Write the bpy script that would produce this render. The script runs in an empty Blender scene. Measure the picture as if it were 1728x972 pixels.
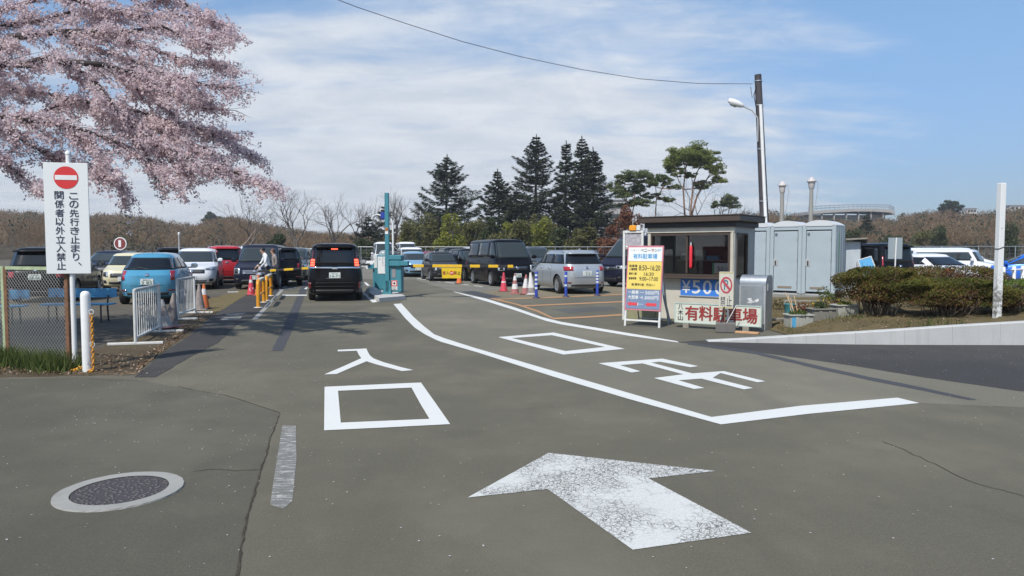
import bpy, bmesh, math, random
import numpy as np
from mathutils import Vector, Matrix

R = math.radians
SC = bpy.context.scene
COL = SC.collection

# ------------------------------------------------------------------ camera
CAM_H = 1.6
FPX = 1200.0
PITCH = R(3.05)
cam_d = bpy.data.cameras.new('camera')
cam = bpy.data.objects.new('camera', cam_d)
COL.objects.link(cam)
cam.location = (0, 0, CAM_H)
cam.rotation_euler = (R(90) - PITCH, 0, 0)
cam_d.sensor_width = 36
cam_d.lens = 36 * FPX / 1728
cam_d.clip_start = 0.05
cam_d.clip_end = 6000
SC.camera = cam

# ------------------------------------------------------------------ light
SUN_EL = R(52)
SUN_AZ = R(209)          # compass style: 0 = +Y, clockwise; the sun stands behind left
SKY_STRENGTH = 0.10
SUN_STRENGTH = 3.5
EXPOSURE = 0.45
sun_vec = Vector((math.sin(SUN_AZ) * math.cos(SUN_EL), math.cos(SUN_AZ) * math.cos(SUN_EL), math.sin(SUN_EL)))
sl = bpy.data.lights.new('sun', 'SUN')
sl.energy = SUN_STRENGTH
sl.angle = R(0.53)
sl.color = (1.0, 0.955, 0.89)
so = bpy.data.objects.new('sun', sl)
COL.objects.link(so)
so.rotation_euler = sun_vec.to_track_quat('Z', 'Y').to_euler()
so.location = (-30, -20, 60)

world = bpy.data.worlds.new('World')
SC.world = world
world.use_nodes = True
wt = world.node_tree
wt.nodes.clear()


def wn(t, **kw):
    n = wt.nodes.new(t)
    for k, v in kw.items():
        setattr(n, k, v)
    return n


def wl(a, b):
    wt.links.new(a, b)


def wmath(op, a, b=None, clamp=False):
    n = wn('ShaderNodeMath', operation=op, use_clamp=clamp)
    for i, v in enumerate((a, b)):
        if v is None:
            continue
        if isinstance(v, (int, float)):
            n.inputs[i].default_value = v
        else:
            wl(v, n.inputs[i])
    return n.outputs[0]


def wsmooth(v, a, b, o0=0.0, o1=1.0):
    n = wn('ShaderNodeMapRange', interpolation_type='SMOOTHSTEP')
    wl(v, n.inputs[0])
    n.inputs[1].default_value = a
    n.inputs[2].default_value = b
    n.inputs[3].default_value = o0
    n.inputs[4].default_value = o1
    return n.outputs[0]


sky = wn('ShaderNodeTexSky', sky_type='NISHITA', sun_disc=False)
sky.sun_elevation = SUN_EL
sky.sun_rotation = SUN_AZ
sky.air_density = 1.0
sky.dust_density = 0.6
sky.ozone_density = 1.2
tc = wn('ShaderNodeTexCoord')
sx = wn('ShaderNodeSeparateXYZ')
wl(tc.outputs['Generated'], sx.inputs[0])
zc = wmath('MAXIMUM', sx.outputs[2], 0.0)
den = wmath('ADD', zc, 0.16)
pxn = wmath('DIVIDE', sx.outputs[0], den)
pyn = wmath('DIVIDE', sx.outputs[1], den)
cmb = wn('ShaderNodeCombineXYZ')
wl(pxn, cmb.inputs[0])
wl(pyn, cmb.inputs[1])


def cloud_noise(rot, scl, loc, scale, detail, rough, dist):
    mp = wn('ShaderNodeMapping')
    mp.inputs['Rotation'].default_value = (0, 0, R(rot))
    mp.inputs['Scale'].default_value = scl
    mp.inputs['Location'].default_value = loc
    wl(cmb.outputs[0], mp.inputs[0])
    n = wn('ShaderNodeTexNoise')
    n.inputs['Scale'].default_value = scale
    n.inputs['Detail'].default_value = detail
    n.inputs['Roughness'].default_value = rough
    n.inputs['Distortion'].default_value = dist
    wl(mp.outputs[0], n.inputs['Vector'])
    return n.outputs['Fac']


streak = cloud_noise(33, (0.36, 1.7, 1), (3.1, 1.7, 0), 1.5, 7, 0.56, 0.6)
puff = cloud_noise(-8, (0.8, 1.3, 1), (0.4, 5.2, 0), 3.0, 10, 0.66, 0.3)
big = cloud_noise(0, (0.5, 0.7, 1), (7.3, 2.2, 0), 0.9, 3, 0.5, 0.2)
# the bank of thin cloud lies left of the view axis, the right of the sky is mostly clear
s_ = wmath('SUBTRACT', wmath('ADD', sx.outputs[0], wmath('MULTIPLY', zc, 0.55)), 0.13)
rgt = wmath('MAXIMUM', s_, 0.0)
lft = wmath('MAXIMUM', wmath('MULTIPLY', s_, -1.0), 0.0)
side = wmath('SUBTRACT', 0.28, wmath('MULTIPLY', wmath('MULTIPLY', rgt, rgt), 1.35))
side = wmath('SUBTRACT', side, wmath('MULTIPLY', wmath('MULTIPLY', lft, lft), wmath('MULTIPLY', zc, 3.6)))
side = wmath('SUBTRACT', side, wmath('MULTIPLY', rgt, wmath('MULTIPLY', wmath('MAXIMUM', wmath('SUBTRACT', 0.26, zc), 0.0), 2.6)))
side = wmath('MAXIMUM', side, -0.18)
lowr = wsmooth(sx.outputs[2], 0.02, 0.20, 0.03, 0.0)
high = wsmooth(sx.outputs[2], 0.22, 0.40, 0.0, -0.30)
v = wmath('MULTIPLY', streak, 0.56)
v = wmath('ADD', v, wmath('MULTIPLY', puff, 0.40))
v = wmath('ADD', v, wmath('MULTIPLY', big, 0.30))
v = wmath('ADD', v, side)
v = wmath('ADD', v, lowr)
v = wmath('ADD', v, high)
cover = wsmooth(v, 0.52, 0.88, 0.0, 0.93)
shade = wsmooth(puff, 0.30, 0.75, 0.0, 1.0)
ccol = wn('ShaderNodeMixRGB')
wl(shade, ccol.inputs[0])
ccol.inputs[1].default_value = (4.75, 5.15, 5.75, 1)
ccol.inputs[2].default_value = (6.2, 6.45, 6.8, 1)
tint = wn('ShaderNodeMixRGB', blend_type='MULTIPLY')
tint.inputs[0].default_value = 1.0
wl(sky.outputs[0], tint.inputs[1])
hz = wn('ShaderNodeMixRGB')
wl(wsmooth(sx.outputs[2], -0.02, 0.40), hz.inputs[0])
hz.inputs[1].default_value = (0.44, 0.53, 0.75, 1)
hz.inputs[2].default_value = (1.04, 1.20, 1.27, 1)
wl(hz.outputs[0], tint.inputs[2])
mixc = wn('ShaderNodeMixRGB')
wl(cover, mixc.inputs[0])
wl(tint.outputs[0], mixc.inputs[1])
wl(ccol.outputs[0], mixc.inputs[2])
bg = wn('ShaderNodeBackground')
bg.inputs[1].default_value = SKY_STRENGTH
wl(mixc.outputs[0], bg.inputs[0])
wo = wn('ShaderNodeOutputWorld')
wl(bg.outputs[0], wo.inputs[0])

SC.view_settings.view_transform = 'Standard'
SC.view_settings.look = 'None'
SC.view_settings.exposure = EXPOSURE
SC.view_settings.gamma = 1.0
SC.view_settings.use_curve_mapping = False
SC.cycles.max_bounces = 8
SC.cycles.transparent_max_bounces = 16
SC.cycles.use_denoising = True

# ------------------------------------------------------------------ placing: where a point of the photo lies in the place
CP, SP = math.cos(PITCH), math.sin(PITCH)


def ray(px, py):
    u = (px - 864) / FPX
    w = (486 - py) / FPX
    return Vector((u, CP + w * SP, -SP + w * CP))


def G(px, py, z=0.0):
    d = ray(px, py)
    t = (z - CAM_H) / d.z
    return Vector((d.x * t, d.y * t, z))


def AT(px, py, Y):
    d = ray(px, py)
    t = Y / d.y
    return Vector((d.x * t, Y, CAM_H + d.z * t))


# ------------------------------------------------------------------ materials
MATS = {}


def mat(name, col, rough=0.6, metal=0.0, coat=0.0, spec=0.5, emit=None, noise=0.0, nscale=8.0, alpha=None):
    """plain principled material, noise > 0 adds brightness mottling in object space"""
    if name in MATS:
        return MATS[name]
    m = bpy.data.materials.new(name)
    m.use_nodes = True
    nt = m.node_tree
    b = nt.nodes['Principled BSDF']
    b.inputs['Base Color'].default_value = (*col, 1)
    b.inputs['Roughness'].default_value = rough
    b.inputs['Metallic'].default_value = metal
    b.inputs['Coat Weight'].default_value = coat
    b.inputs['Coat Roughness'].default_value = 0.05
    b.inputs['Specular IOR Level'].default_value = spec
    if emit:
        b.inputs['Emission Color'].default_value = (*emit[0], 1)
        b.inputs['Emission Strength'].default_value = emit[1]
    if noise > 0:
        t = nt.nodes.new('ShaderNodeTexCoord')
        n = nt.nodes.new('ShaderNodeTexNoise')
        n.inputs['Scale'].default_value = nscale
        n.inputs['Detail'].default_value = 6
        n.inputs['Roughness'].default_value = 0.65
        nt.links.new(t.outputs['Object'], n.inputs['Vector'])
        mr = nt.nodes.new('ShaderNodeMapRange')
        mr.inputs[1].default_value = 0.3
        mr.inputs[2].default_value = 0.7
        mr.inputs[3].default_value = 1 - noise
        mr.inputs[4].default_value = 1 + noise
        nt.links.new(n.outputs['Fac'], mr.inputs[0])
        mx = nt.nodes.new('ShaderNodeMixRGB')
        mx.blend_type = 'MULTIPLY'
        mx.inputs[0].default_value = 1
        mx.inputs[1].default_value = (*col, 1)
        nt.links.new(mr.outputs[0], mx.inputs[2])
        nt.links.new(mx.outputs[0], b.inputs['Base Color'])
    MATS[name] = m
    return m


def leafmat(name, c1, c2, c3=None, transl=0.25, rough=0.7):
    """foliage: every face carries a random value 'var' that picks its colour"""
    if name in MATS:
        return MATS[name]
    m = bpy.data.materials.new(name)
    m.use_nodes = True
    nt = m.node_tree
    b = nt.nodes['Principled BSDF']
    b.inputs['Roughness'].default_value = rough
    b.inputs['Specular IOR Level'].default_value = 0.2
    a = nt.nodes.new('ShaderNodeAttribute')
    a.attribute_name = 'var'
    r = nt.nodes.new('ShaderNodeValToRGB')
    r.color_ramp.elements[0].color = (*c1, 1)
    r.color_ramp.elements[1].color = (*(c3 or c2), 1)
    if c3:
        e = r.color_ramp.elements.new(0.55)
        e.color = (*c2, 1)
    nt.links.new(a.outputs['Fac'], r.inputs[0])
    nt.links.new(r.outputs[0], b.inputs['Base Color'])
    if transl > 0:
        tr = nt.nodes.new('ShaderNodeBsdfTranslucent')
        nt.links.new(r.outputs[0], tr.inputs[0])
        mx = nt.nodes.new('ShaderNodeMixShader')
        mx.inputs[0].default_value = transl
        nt.links.new(b.outputs[0], mx.inputs[1])
        nt.links.new(tr.outputs[0], mx.inputs[2])
        nt.links.new(mx.outputs[0], nt.nodes['Material Output'].inputs[0])
    MATS[name] = m
    return m


class NT:
    """small helper to write node materials"""

    def __init__(self, name):
        self.m = bpy.data.materials.new(name)
        self.m.use_nodes = True
        self.t = self.m.node_tree
        self.b = self.t.nodes['Principled BSDF']
        self.tc = self.t.nodes.new('ShaderNodeTexCoord')
        MATS[name] = self.m

    def n(self, typ, **kw):
        x = self.t.nodes.new(typ)
        for k, v in kw.items():
            setattr(x, k, v)
        return x

    def l(self, a, b):
        self.t.links.new(a, b)

    def vec(self, scale=(1, 1, 1), rot=0.0, src='Object'):
        mp = self.n('ShaderNodeMapping')
        mp.inputs['Scale'].default_value = scale
        mp.inputs['Rotation'].default_value = (0, 0, rot)
        self.l(self.tc.outputs[src], mp.inputs[0])
        return mp.outputs[0]

    def noise(self, scale, detail=5, rough=0.6, vec=None, dist=0.0):
        n = self.n('ShaderNodeTexNoise')
        n.inputs['Scale'].default_value = scale
        n.inputs['Detail'].default_value = detail
        n.inputs['Roughness'].default_value = rough
        n.inputs['Distortion'].default_value = dist
        self.l(vec if vec is not None else self.tc.outputs['Object'], n.inputs['Vector'])
        return n.outputs['Fac']

    def rng(self, v, a, b, c=0.0, d=1.0, smooth=False):
        n = self.n('ShaderNodeMapRange')
        if smooth:
            n.interpolation_type = 'SMOOTHSTEP'
        self.l(v, n.inputs[0])
        for i, x in enumerate((a, b, c, d)):
            n.inputs[i + 1].default_value = x
        return n.outputs[0]

    def mix(self, f, a, b, mode='MIX'):
        n = self.n('ShaderNodeMixRGB', blend_type=mode)
        for i, x in enumerate((f, a, b)):
            if isinstance(x, (int, float)):
                n.inputs[i].default_value = x
            elif isinstance(x, tuple):
                n.inputs[i].default_value = (*x, 1)
            else:
                self.l(x, n.inputs[i])
        return n.outputs[0]

    def math(self, op, a, b=None):
        n = self.n('ShaderNodeMath', operation=op)
        for i, x in enumerate((a, b)):
            if x is None:
                continue
            if isinstance(x, (int, float)):
                n.inputs[i].default_value = x
            else:
                self.l(x, n.inputs[i])
        return n.outputs[0]

    def bump(self, h, strength, distance):
        n = self.n('ShaderNodeBump')
        n.inputs['Strength'].default_value = strength
        n.inputs['Distance'].default_value = distance
        self.l(h, n.inputs['Height'])
        self.l(n.outputs[0], self.b.inputs['Normal'])

    def color(self, c):
        self.l(c, self.b.inputs['Base Color'])

    def set(self, **kw):
        for k, v in kw.items():
            self.b.inputs[k.replace('_', ' ')].default_value = v


def asphalt(name, col, dust, dust_amt, fleck=0.5, dark=None):
    k = NT(name)
    fine = k.noise(190, 3, 0.7)
    med = k.noise(22, 5, 0.6)
    grain = k.noise(75, 2, 0.8)
    big = k.noise(0.42, 7, 0.62)
    strk = k.noise(0.9, 6, 0.6, k.vec((1.0, 0.16, 1), R(8)))
    c = k.mix(k.rng(fine, 0.32, 0.72), tuple(x * (1 - 0.45 * fleck) for x in col), tuple(x * (1 + 0.5 * fleck) for x in col))
    c = k.mix(k.rng(grain, 0.52, 0.68, 0.0, 0.45), c, tuple(min(1, x * 1.55) for x in col))
    c = k.mix(k.rng(grain, 0.48, 0.34, 0.0, 0.45), c, tuple(x * 0.55 for x in col))
    c = k.mix(k.rng(med, 0.35, 0.65, 0.0, 0.35), c, tuple(x * 0.8 for x in col))
    c = k.mix(k.rng(big, 0.40, 0.72, 0.0, dust_amt, True), c, dust)
    c = k.mix(k.rng(strk, 0.50, 0.78, 0.0, dust_amt * 0.7, True), c, dark or tuple(x * 0.72 for x in col))
    vo = k.n('ShaderNodeTexVoronoi')
    vo.inputs['Scale'].default_value = 34
    k.l(k.tc.outputs['Object'], vo.inputs['Vector'])
    c = k.mix(k.rng(vo.outputs['Distance'], 0.075, 0.05, 0.0, 0.35), c, tuple(min(1, x * 2.1) for x in col))
    st = k.noise(1.1, 4, 0.55)
    c = k.mix(k.rng(st, 0.58, 0.72, 0.0, 0.30, True), c, tuple(x * 0.62 for x in col))
    st2 = k.noise(3.4, 6, 0.7)
    c = k.mix(k.rng(st2, 0.56, 0.72, 0.0, 0.22, True), c, tuple(min(1, x * 1.35) for x in col))
    k.color(c)
    k.set(Roughness=0.88)
    k.b.inputs['Specular IOR Level'].default_value = 0.25
    k.bump(k.math('ADD', fine, k.math('MULTIPLY', med, 0.6)), 0.55, 0.006)
    return k.m


def soil(name, c1, c2, c3, s1=1.2, s2=26):
    k = NT(name)
    a = k.noise(s1, 7, 0.65)
    b = k.noise(s2, 5, 0.7)
    f = k.noise(120, 3, 0.7)
    c = k.mix(k.rng(a, 0.35, 0.65, 0, 1, True), c1, c2)
    c = k.mix(k.rng(b, 0.42, 0.70, 0, 0.75), c, c3)
    c = k.mix(k.rng(f, 0.35, 0.7, 0, 0.5), c, tuple(x * 0.5 for x in c1))
    k.color(c)
    k.set(Roughness=0.95)
    k.b.inputs['Specular IOR Level'].default_value = 0.1
    k.bump(k.math('ADD', b, f), 0.8, 0.02)
    return k.m


M_ASPH = asphalt('worn_asphalt', (0.114, 0.106, 0.079), (0.160, 0.147, 0.108), 0.8)
M_ASPH2 = asphalt('old_asphalt', (0.090, 0.085, 0.064), (0.138, 0.130, 0.098), 0.75)
M_ASPHD = asphalt('dusty_asphalt', (0.157, 0.147, 0.112), (0.200, 0.183, 0.140), 0.75)
M_ASPHN = asphalt('new_asphalt', (0.049, 0.0475, 0.046), (0.088, 0.084, 0.074), 0.45, 0.6)
M_ASPHL = asphalt('lot_asphalt', (0.165, 0.157, 0.130), (0.21, 0.196, 0.155), 0.7)
M_TAR = asphalt('tar_band', (0.062, 0.065, 0.072), (0.09, 0.09, 0.092), 0.35, 0.6)
M_TAR2 = asphalt('faint_tar', (0.088, 0.087, 0.082), (0.12, 0.116, 0.105), 0.5, 0.6)
M_GRAVEL = soil('lot_gravel', (0.125, 0.112, 0.090), (0.175, 0.158, 0.125), (0.09, 0.08, 0.064))
M_SOIL = soil('verge_soil', (0.085, 0.062, 0.042), (0.14, 0.115, 0.075), (0.19, 0.155, 0.10))
M_DRYG = soil('dry_turf', (0.19, 0.15, 0.078), (0.24, 0.19, 0.10), (0.12, 0.105, 0.05), 2.0, 30)
M_SAND = soil('sandy_dirt', (0.27, 0.235, 0.165), (0.22, 0.19, 0.13), (0.17, 0.15, 0.11))


def concrete(name, col, stain=0.35):
    k = NT(name)
    a = k.noise(1.6, 8, 0.65)
    b = k.noise(30, 4, 0.6)
    s = k.noise(2.2, 6, 0.6, k.vec((3, 3, 0.25)))
    c = k.mix(k.rng(a, 0.35, 0.7, 0, stain), col, tuple(x * 0.62 for x in col))
    c = k.mix(k.rng(s, 0.52, 0.72, 0, stain), c, tuple(x * 0.55 for x in col))
    c = k.mix(k.rng(b, 0.4, 0.7, 0, 0.18), c, tuple(x * 0.75 for x in col))
    k.color(c)
    k.set(Roughness=0.85)
    k.bump(b, 0.25, 0.004)
    return k.m


M_CONC = concrete('concrete', (0.47, 0.47, 0.455), 0.3)
M_CONCD = concrete('dark_concrete', (0.15, 0.14, 0.13), 0.5)
M_CONCM = concrete('grey_concrete', (0.30, 0.295, 0.27), 0.4)


def road_paint(name, col, wear, crack=0.0, hole=0.0):
    k = NT(name)
    a = k.noise(5, 8, 0.7)
    f = k.noise(90, 4, 0.75)
    asp = (0.115, 0.112, 0.10)
    c = k.mix(k.rng(a, 0.35, 0.75, 0, 0.16), col, tuple(x * 0.72 for x in col))
    c = k.mix(k.rng(f, 0.56, 0.72, 0, wear), c, asp)
    if crack > 0:
        warp = k.n('ShaderNodeVectorMath', operation='ADD')
        nv = k.n('ShaderNodeTexNoise')
        nv.inputs['Scale'].default_value = 11
        k.l(k.tc.outputs['Object'], nv.inputs['Vector'])
        sc = k.n('ShaderNodeVectorMath', operation='SCALE')
        k.l(nv.outputs['Color'], sc.inputs[0])
        sc.inputs['Scale'].default_value = 0.07
        k.l(k.tc.outputs['Object'], warp.inputs[0])
        k.l(sc.outputs[0], warp.inputs[1])
        msk = k.noise(1.7, 5, 0.6)
        for scale, wdt, lo in ((19, 0.060, 0.36), (46, 0.10, 0.40)):
            vo = k.n('ShaderNodeTexVoronoi', feature='DISTANCE_TO_EDGE')
            vo.inputs['Scale'].default_value = scale
            k.l(warp.outputs[0], vo.inputs['Vector'])
            e = k.rng(vo.outputs['Distance'], wdt, wdt * 0.35, 0, crack)
            c = k.mix(k.math('MULTIPLY', e, k.rng(msk, lo, lo + 0.16, 0.12, 1, True)), c, asp)
        c = k.mix(k.rng(k.noise(1.3, 6, 0.65), 0.54, 0.72, 0, 0.45, True), c, (0.30, 0.30, 0.28))
    if hole > 0:
        st = k.noise(7, 6, 0.7, k.vec((1.0, 5.0, 1)))
        c = k.mix(k.rng(st, 0.36, 0.50, 0, hole), c, asp)
        c = k.mix(k.rng(k.noise(40, 4, 0.8), 0.5, 0.6, 0, hole * 0.8), c, asp)
    k.color(c)
    k.set(Roughness=0.75)
    return k.m


M_PAINT = road_paint('white_road_paint', (0.60, 0.605, 0.575), 0.10)
M_PAINTC = road_paint('cracked_road_paint', (0.56, 0.565, 0.535), 0.35, 0.95)
M_PAINTW = road_paint('worn_road_paint', (0.50, 0.50, 0.47), 0.5, 0.0, 0.9)
M_PAINTO = road_paint('orange_road_paint', (0.40, 0.215, 0.095), 0.75)
M_PAINTL = road_paint('faded_road_paint', (0.46, 0.45, 0.42), 0.7)

M_WHITE = mat('white_paint', (0.72, 0.72, 0.70), 0.45, noise=0.06, nscale=3)
M_WHITEG = mat('weathered_white', (0.60, 0.60, 0.57), 0.55, noise=0.14, nscale=5)
M_BLACK = mat('black_rubber', (0.018, 0.018, 0.018), 0.7)
M_DARK = mat('dark_plastic', (0.022, 0.022, 0.024), 0.5)
M_CHROME = mat('chrome', (0.75, 0.76, 0.78), 0.12, 1.0)
M_ALLOY = mat('alloy', (0.50, 0.51, 0.52), 0.32, 0.8)
M_GALV = mat('galvanised_steel', (0.42, 0.44, 0.45), 0.42, 0.75, noise=0.12, nscale=6)
M_GREY = mat('grey_paint', (0.36, 0.37, 0.37), 0.5, noise=0.08)
M_RUST = mat('rusty_brown', (0.17, 0.085, 0.045), 0.8, noise=0.35, nscale=14)
M_PALEG = mat('pale_green_paint', (0.33, 0.40, 0.24), 0.6, noise=0.22, nscale=9)
M_TEAL = mat('teal_paint', (0.052, 0.215, 0.265), 0.42, noise=0.08)
M_YEL = mat('yellow_paint', (0.72, 0.44, 0.02), 0.45, noise=0.08)
M_ORG = mat('orange_yellow_paint', (0.62, 0.27, 0.012), 0.45, noise=0.12, nscale=10)
M_RED = mat('red_print', (0.60, 0.028, 0.03), 0.5)
M_REDD = mat('brick_red_paint', (0.26, 0.03, 0.026), 0.6, noise=0.15, nscale=12)
M_BLUE = mat('blue_print', (0.045, 0.20, 0.62), 0.5, noise=0.10, nscale=2.5)
M_INK = mat('black_ink', (0.02, 0.02, 0.022), 0.6)
M_NAVY = mat('navy_ink', (0.03, 0.028, 0.06), 0.6)
M_BRN = mat('brown_metal', (0.078, 0.058, 0.045), 0.42, 0.2, noise=0.1)
M_BENCH = mat('blue_bench_paint', (0.075, 0.31, 0.52), 0.5, noise=0.12, nscale=5)
M_WOOD = mat('raw_wood', (0.46, 0.27, 0.14), 0.75, noise=0.2, nscale=9)
M_OLDW = mat('grey_wood', (0.25, 0.23, 0.19), 0.85, noise=0.25, nscale=9)
M_BARK = mat('bark', (0.085, 0.068, 0.055), 0.9, noise=0.35, nscale=3)
M_BARKP = mat('pine_bark', (0.21, 0.125, 0.085), 0.9, noise=0.3, nscale=2)
M_BARKG = mat('grey_bark', (0.125, 0.105, 0.088), 0.9, noise=0.3, nscale=2)
M_BARKC = mat('cherry_bark', (0.045, 0.034, 0.034), 0.85, noise=0.3, nscale=6)


# ------------------------------------------------------------------ mesh building
class MB:
    """collects shapes and links them as ONE mesh object"""

    def __init__(self):
        self.v = []
        self.f = []
        self.m = []
        self.mats = []
        self.sm = []
        self.M = Matrix.Identity(4)

    def mi(self, m):
        if m not in self.mats:
            self.mats.append(m)
        return self.mats.index(m)

    def add(self, verts, faces, m, smooth=False):
        o = len(self.v)
        k = self.mi(m)
        M = self.M
        for p in verts:
            self.v.append(tuple(M @ Vector(p)))
        for f in faces:
            self.f.append(tuple(i + o for i in f))
            self.m.append(k)
            self.sm.append(smooth)

    def box(self, c, s, m, rz=0.0, bev=0.0, mat4=None):
        x, y, z = (a / 2 for a in s)
        if bev <= 0:
            vs = [(-x, -y, -z), (x, -y, -z), (x, y, -z), (-x, y, -z), (-x, -y, z), (x, -y, z), (x, y, z), (-x, y, z)]
            fs = [(0, 3, 2, 1), (4, 5, 6, 7), (0, 1, 5, 4), (1, 2, 6, 5), (2, 3, 7, 6), (3, 0, 4, 7)]
        else:
            b = min(bev, x * .95, y * .95, z * .95)
            rings = []
            for (zz, ins) in ((-z, b), (-z + b, 0), (z - b, 0), (z, b)):
                xx, yy = x - ins, y - ins
                bb = b * 0.6
                rings.append([(-xx + bb, -yy, zz), (xx - bb, -yy, zz), (xx, -yy + bb, zz), (xx, yy - bb, zz),
                              (xx - bb, yy, zz), (-xx + bb, yy, zz), (-xx, yy - bb, zz), (-xx, -yy + bb, zz)])
            vs = [p for r in rings for p in r]
            fs = [tuple(range(7, -1, -1)), tuple(range(24, 32))]
            for k in range(3):
                for i in range(8):
                    j = (i + 1) % 8
                    fs.append((k * 8 + i, k * 8 + j, k * 8 + 8 + j, k * 8 + 8 + i))
        T = Matrix.Translation(c) @ Matrix.Rotation(rz, 4, 'Z')
        if mat4 is not None:
            T = mat4
        self.add([T @ Vector(p) for p in vs], fs, m)
        return self

    def tube(self, pts, rad, m, seg=8, cap=True, smooth=True, flat=None):
        pts = [Vector(p) for p in pts]
        n = len(pts)
        if isinstance(rad, (int, float)):
            rad = [rad] * n
        vs, fs = [], []
        up = None
        for i, p in enumerate(pts):
            d = (pts[min(i + 1, n - 1)] - pts[max(i - 1, 0)])
            if d.length < 1e-9:
                d = Vector((0, 0, 1))
            d.normalize()
            if up is None:
                a = Vector((0, 0, 1)) if abs(d.z) < 0.9 else Vector((1, 0, 0))
                up = d.cross(a).normalized()
            up = (up - d * up.dot(d))
            if up.length < 1e-6:
                up = d.orthogonal()
            up.normalize()
            w = d.cross(up)
            for k in range(seg):
                t = 2 * math.pi * k / seg
                vs.append(p + (up * math.cos(t) + w * math.sin(t)) * rad[i])
        for i in range(n - 1):
            for k in range(seg):
                j = (k + 1) % seg
                fs.append((i * seg + k, i * seg + j, (i + 1) * seg + j, (i + 1) * seg + k))
        self.add(vs, fs, m, smooth)
        if cap:
            self.add(vs[:seg], [tuple(range(seg - 1, -1, -1))], m)
            self.add(vs[-seg:], [tuple(range(seg))], m)
        return self

    def lathe(self, prof, m, seg=24, c=(0, 0, 0), axis='Z', smooth=True, cap=True):
        """prof: list of (radius, height); closed with caps when the radius is not 0"""
        vs, fs = [], []
        for (r, h) in prof:
            for k in range(seg):
                t = 2 * math.pi * k / seg
                a, b = r * math.cos(t), r * math.sin(t)
                p = (a, b, h) if axis == 'Z' else ((a, h, b) if axis == 'Y' else (h, a, b))
                vs.append((p[0] + c[0], p[1] + c[1], p[2] + c[2]))
        for i in range(len(prof) - 1):
            for k in range(seg):
                j = (k + 1) % seg
                f = (i * seg + k, i * seg + j, (i + 1) * seg + j, (i + 1) * seg + k)
                fs.append(f if axis != 'Y' else f[::-1])
        self.add(vs, fs, m, smooth)
        for end, rev in ((0, True), (len(prof) - 1, False)):
            if cap and prof[end][0] > 1e-5:
                idx = list(range(seg))
                self.add(vs[end * seg:(end + 1) * seg], [tuple(idx[::-1] if rev else idx)], m)
        return self

    def prism(self, poly, a, b, m, axis='Y'):
        """poly in the two other axes, pushed from a to b along axis"""
        n = len(poly)

        def P(u, w, t):
            return (u, t, w) if axis == 'Y' else ((u, w, t) if axis == 'Z' else (t, u, w))
        vs = [P(u, w, a) for u, w in poly] + [P(u, w, b) for u, w in poly]
        fs = [tuple(range(n)), tuple(range(2 * n - 1, n - 1, -1))]
        for i in range(n):
            j = (i + 1) % n
            fs.append((i, i + n, j + n, j))
        self.add(vs, fs, m)
        return self

    def build(self, name, parent=None, loc=None, rz=0.0, sharp=None, var=None):
        me = bpy.data.meshes.new(name)
        me.from_pydata([tuple(p) for p in self.v], [], self.f)
        for m in self.mats:
            me.materials.append(m)
        if self.m:
            me.polygons.foreach_set('material_index', self.m)
            me.polygons.foreach_set('use_smooth', self.sm)
        if sharp is not None:
            me.polygons.foreach_set('use_smooth', [True] * len(self.f))
            me.update()
            me.set_sharp_from_angle(angle=R(sharp))
        me.update()
        o = bpy.data.objects.new(name, me)
        COL.objects.link(o)
        if parent is not None:
            o.parent = parent
        if loc is not None:
            o.location = loc
        o.rotation_euler = (0, 0, rz)
        return o


def np_mesh(name, verts, faces, material, parent=None, var=None, loc=None, smooth=False):
    """many quads or triangles (N,k) at once; var: one value per face"""
    me = bpy.data.meshes.new(name)
    verts = np.asarray(verts, dtype=np.float32).reshape(-1, 3)
    faces = np.asarray(faces, dtype=np.int32)
    nf, k = faces.shape
    me.vertices.add(len(verts))
    me.vertices.foreach_set('co', verts.ravel())
    me.loops.add(nf * k)
    me.loops.foreach_set('vertex_index', faces.ravel())
    me.polygons.add(nf)
    me.polygons.foreach_set('loop_start', np.arange(0, nf * k, k, dtype=np.int32))
    me.polygons.foreach_set('loop_total', np.full(nf, k, dtype=np.int32))
    if smooth:
        me.polygons.foreach_set('use_smooth', np.ones(nf, dtype=bool))
    if var is not None:
        a = me.attributes.new('var', 'FLOAT', 'FACE')
        a.data.foreach_set('value', np.asarray(var, dtype=np.float32))
    me.materials.append(material)
    me.update(calc_edges=True)
    me.validate()
    o = bpy.data.objects.new(name, me)
    COL.objects.link(o)
    if parent is not None:
        o.parent = parent
    if loc is not None:
        o.location = loc
    return o


def thing(name, label, cat, loc=(0, 0, 0), rz=0.0, group=None):
    o = bpy.data.objects.new(name, None)
    o.empty_display_size = 0.2
    COL.objects.link(o)
    o.location = loc
    o.rotation_euler = (0, 0, rz)
    return tag(o, label, cat, group)


def tag(o, label, cat, group=None, kind=None):
    o['label'] = label
    o['category'] = cat
    if group:
        o['group'] = group
    if kind:
        o['kind'] = kind
    return o


def structure(o):
    o['kind'] = 'structure'
    return o


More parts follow.
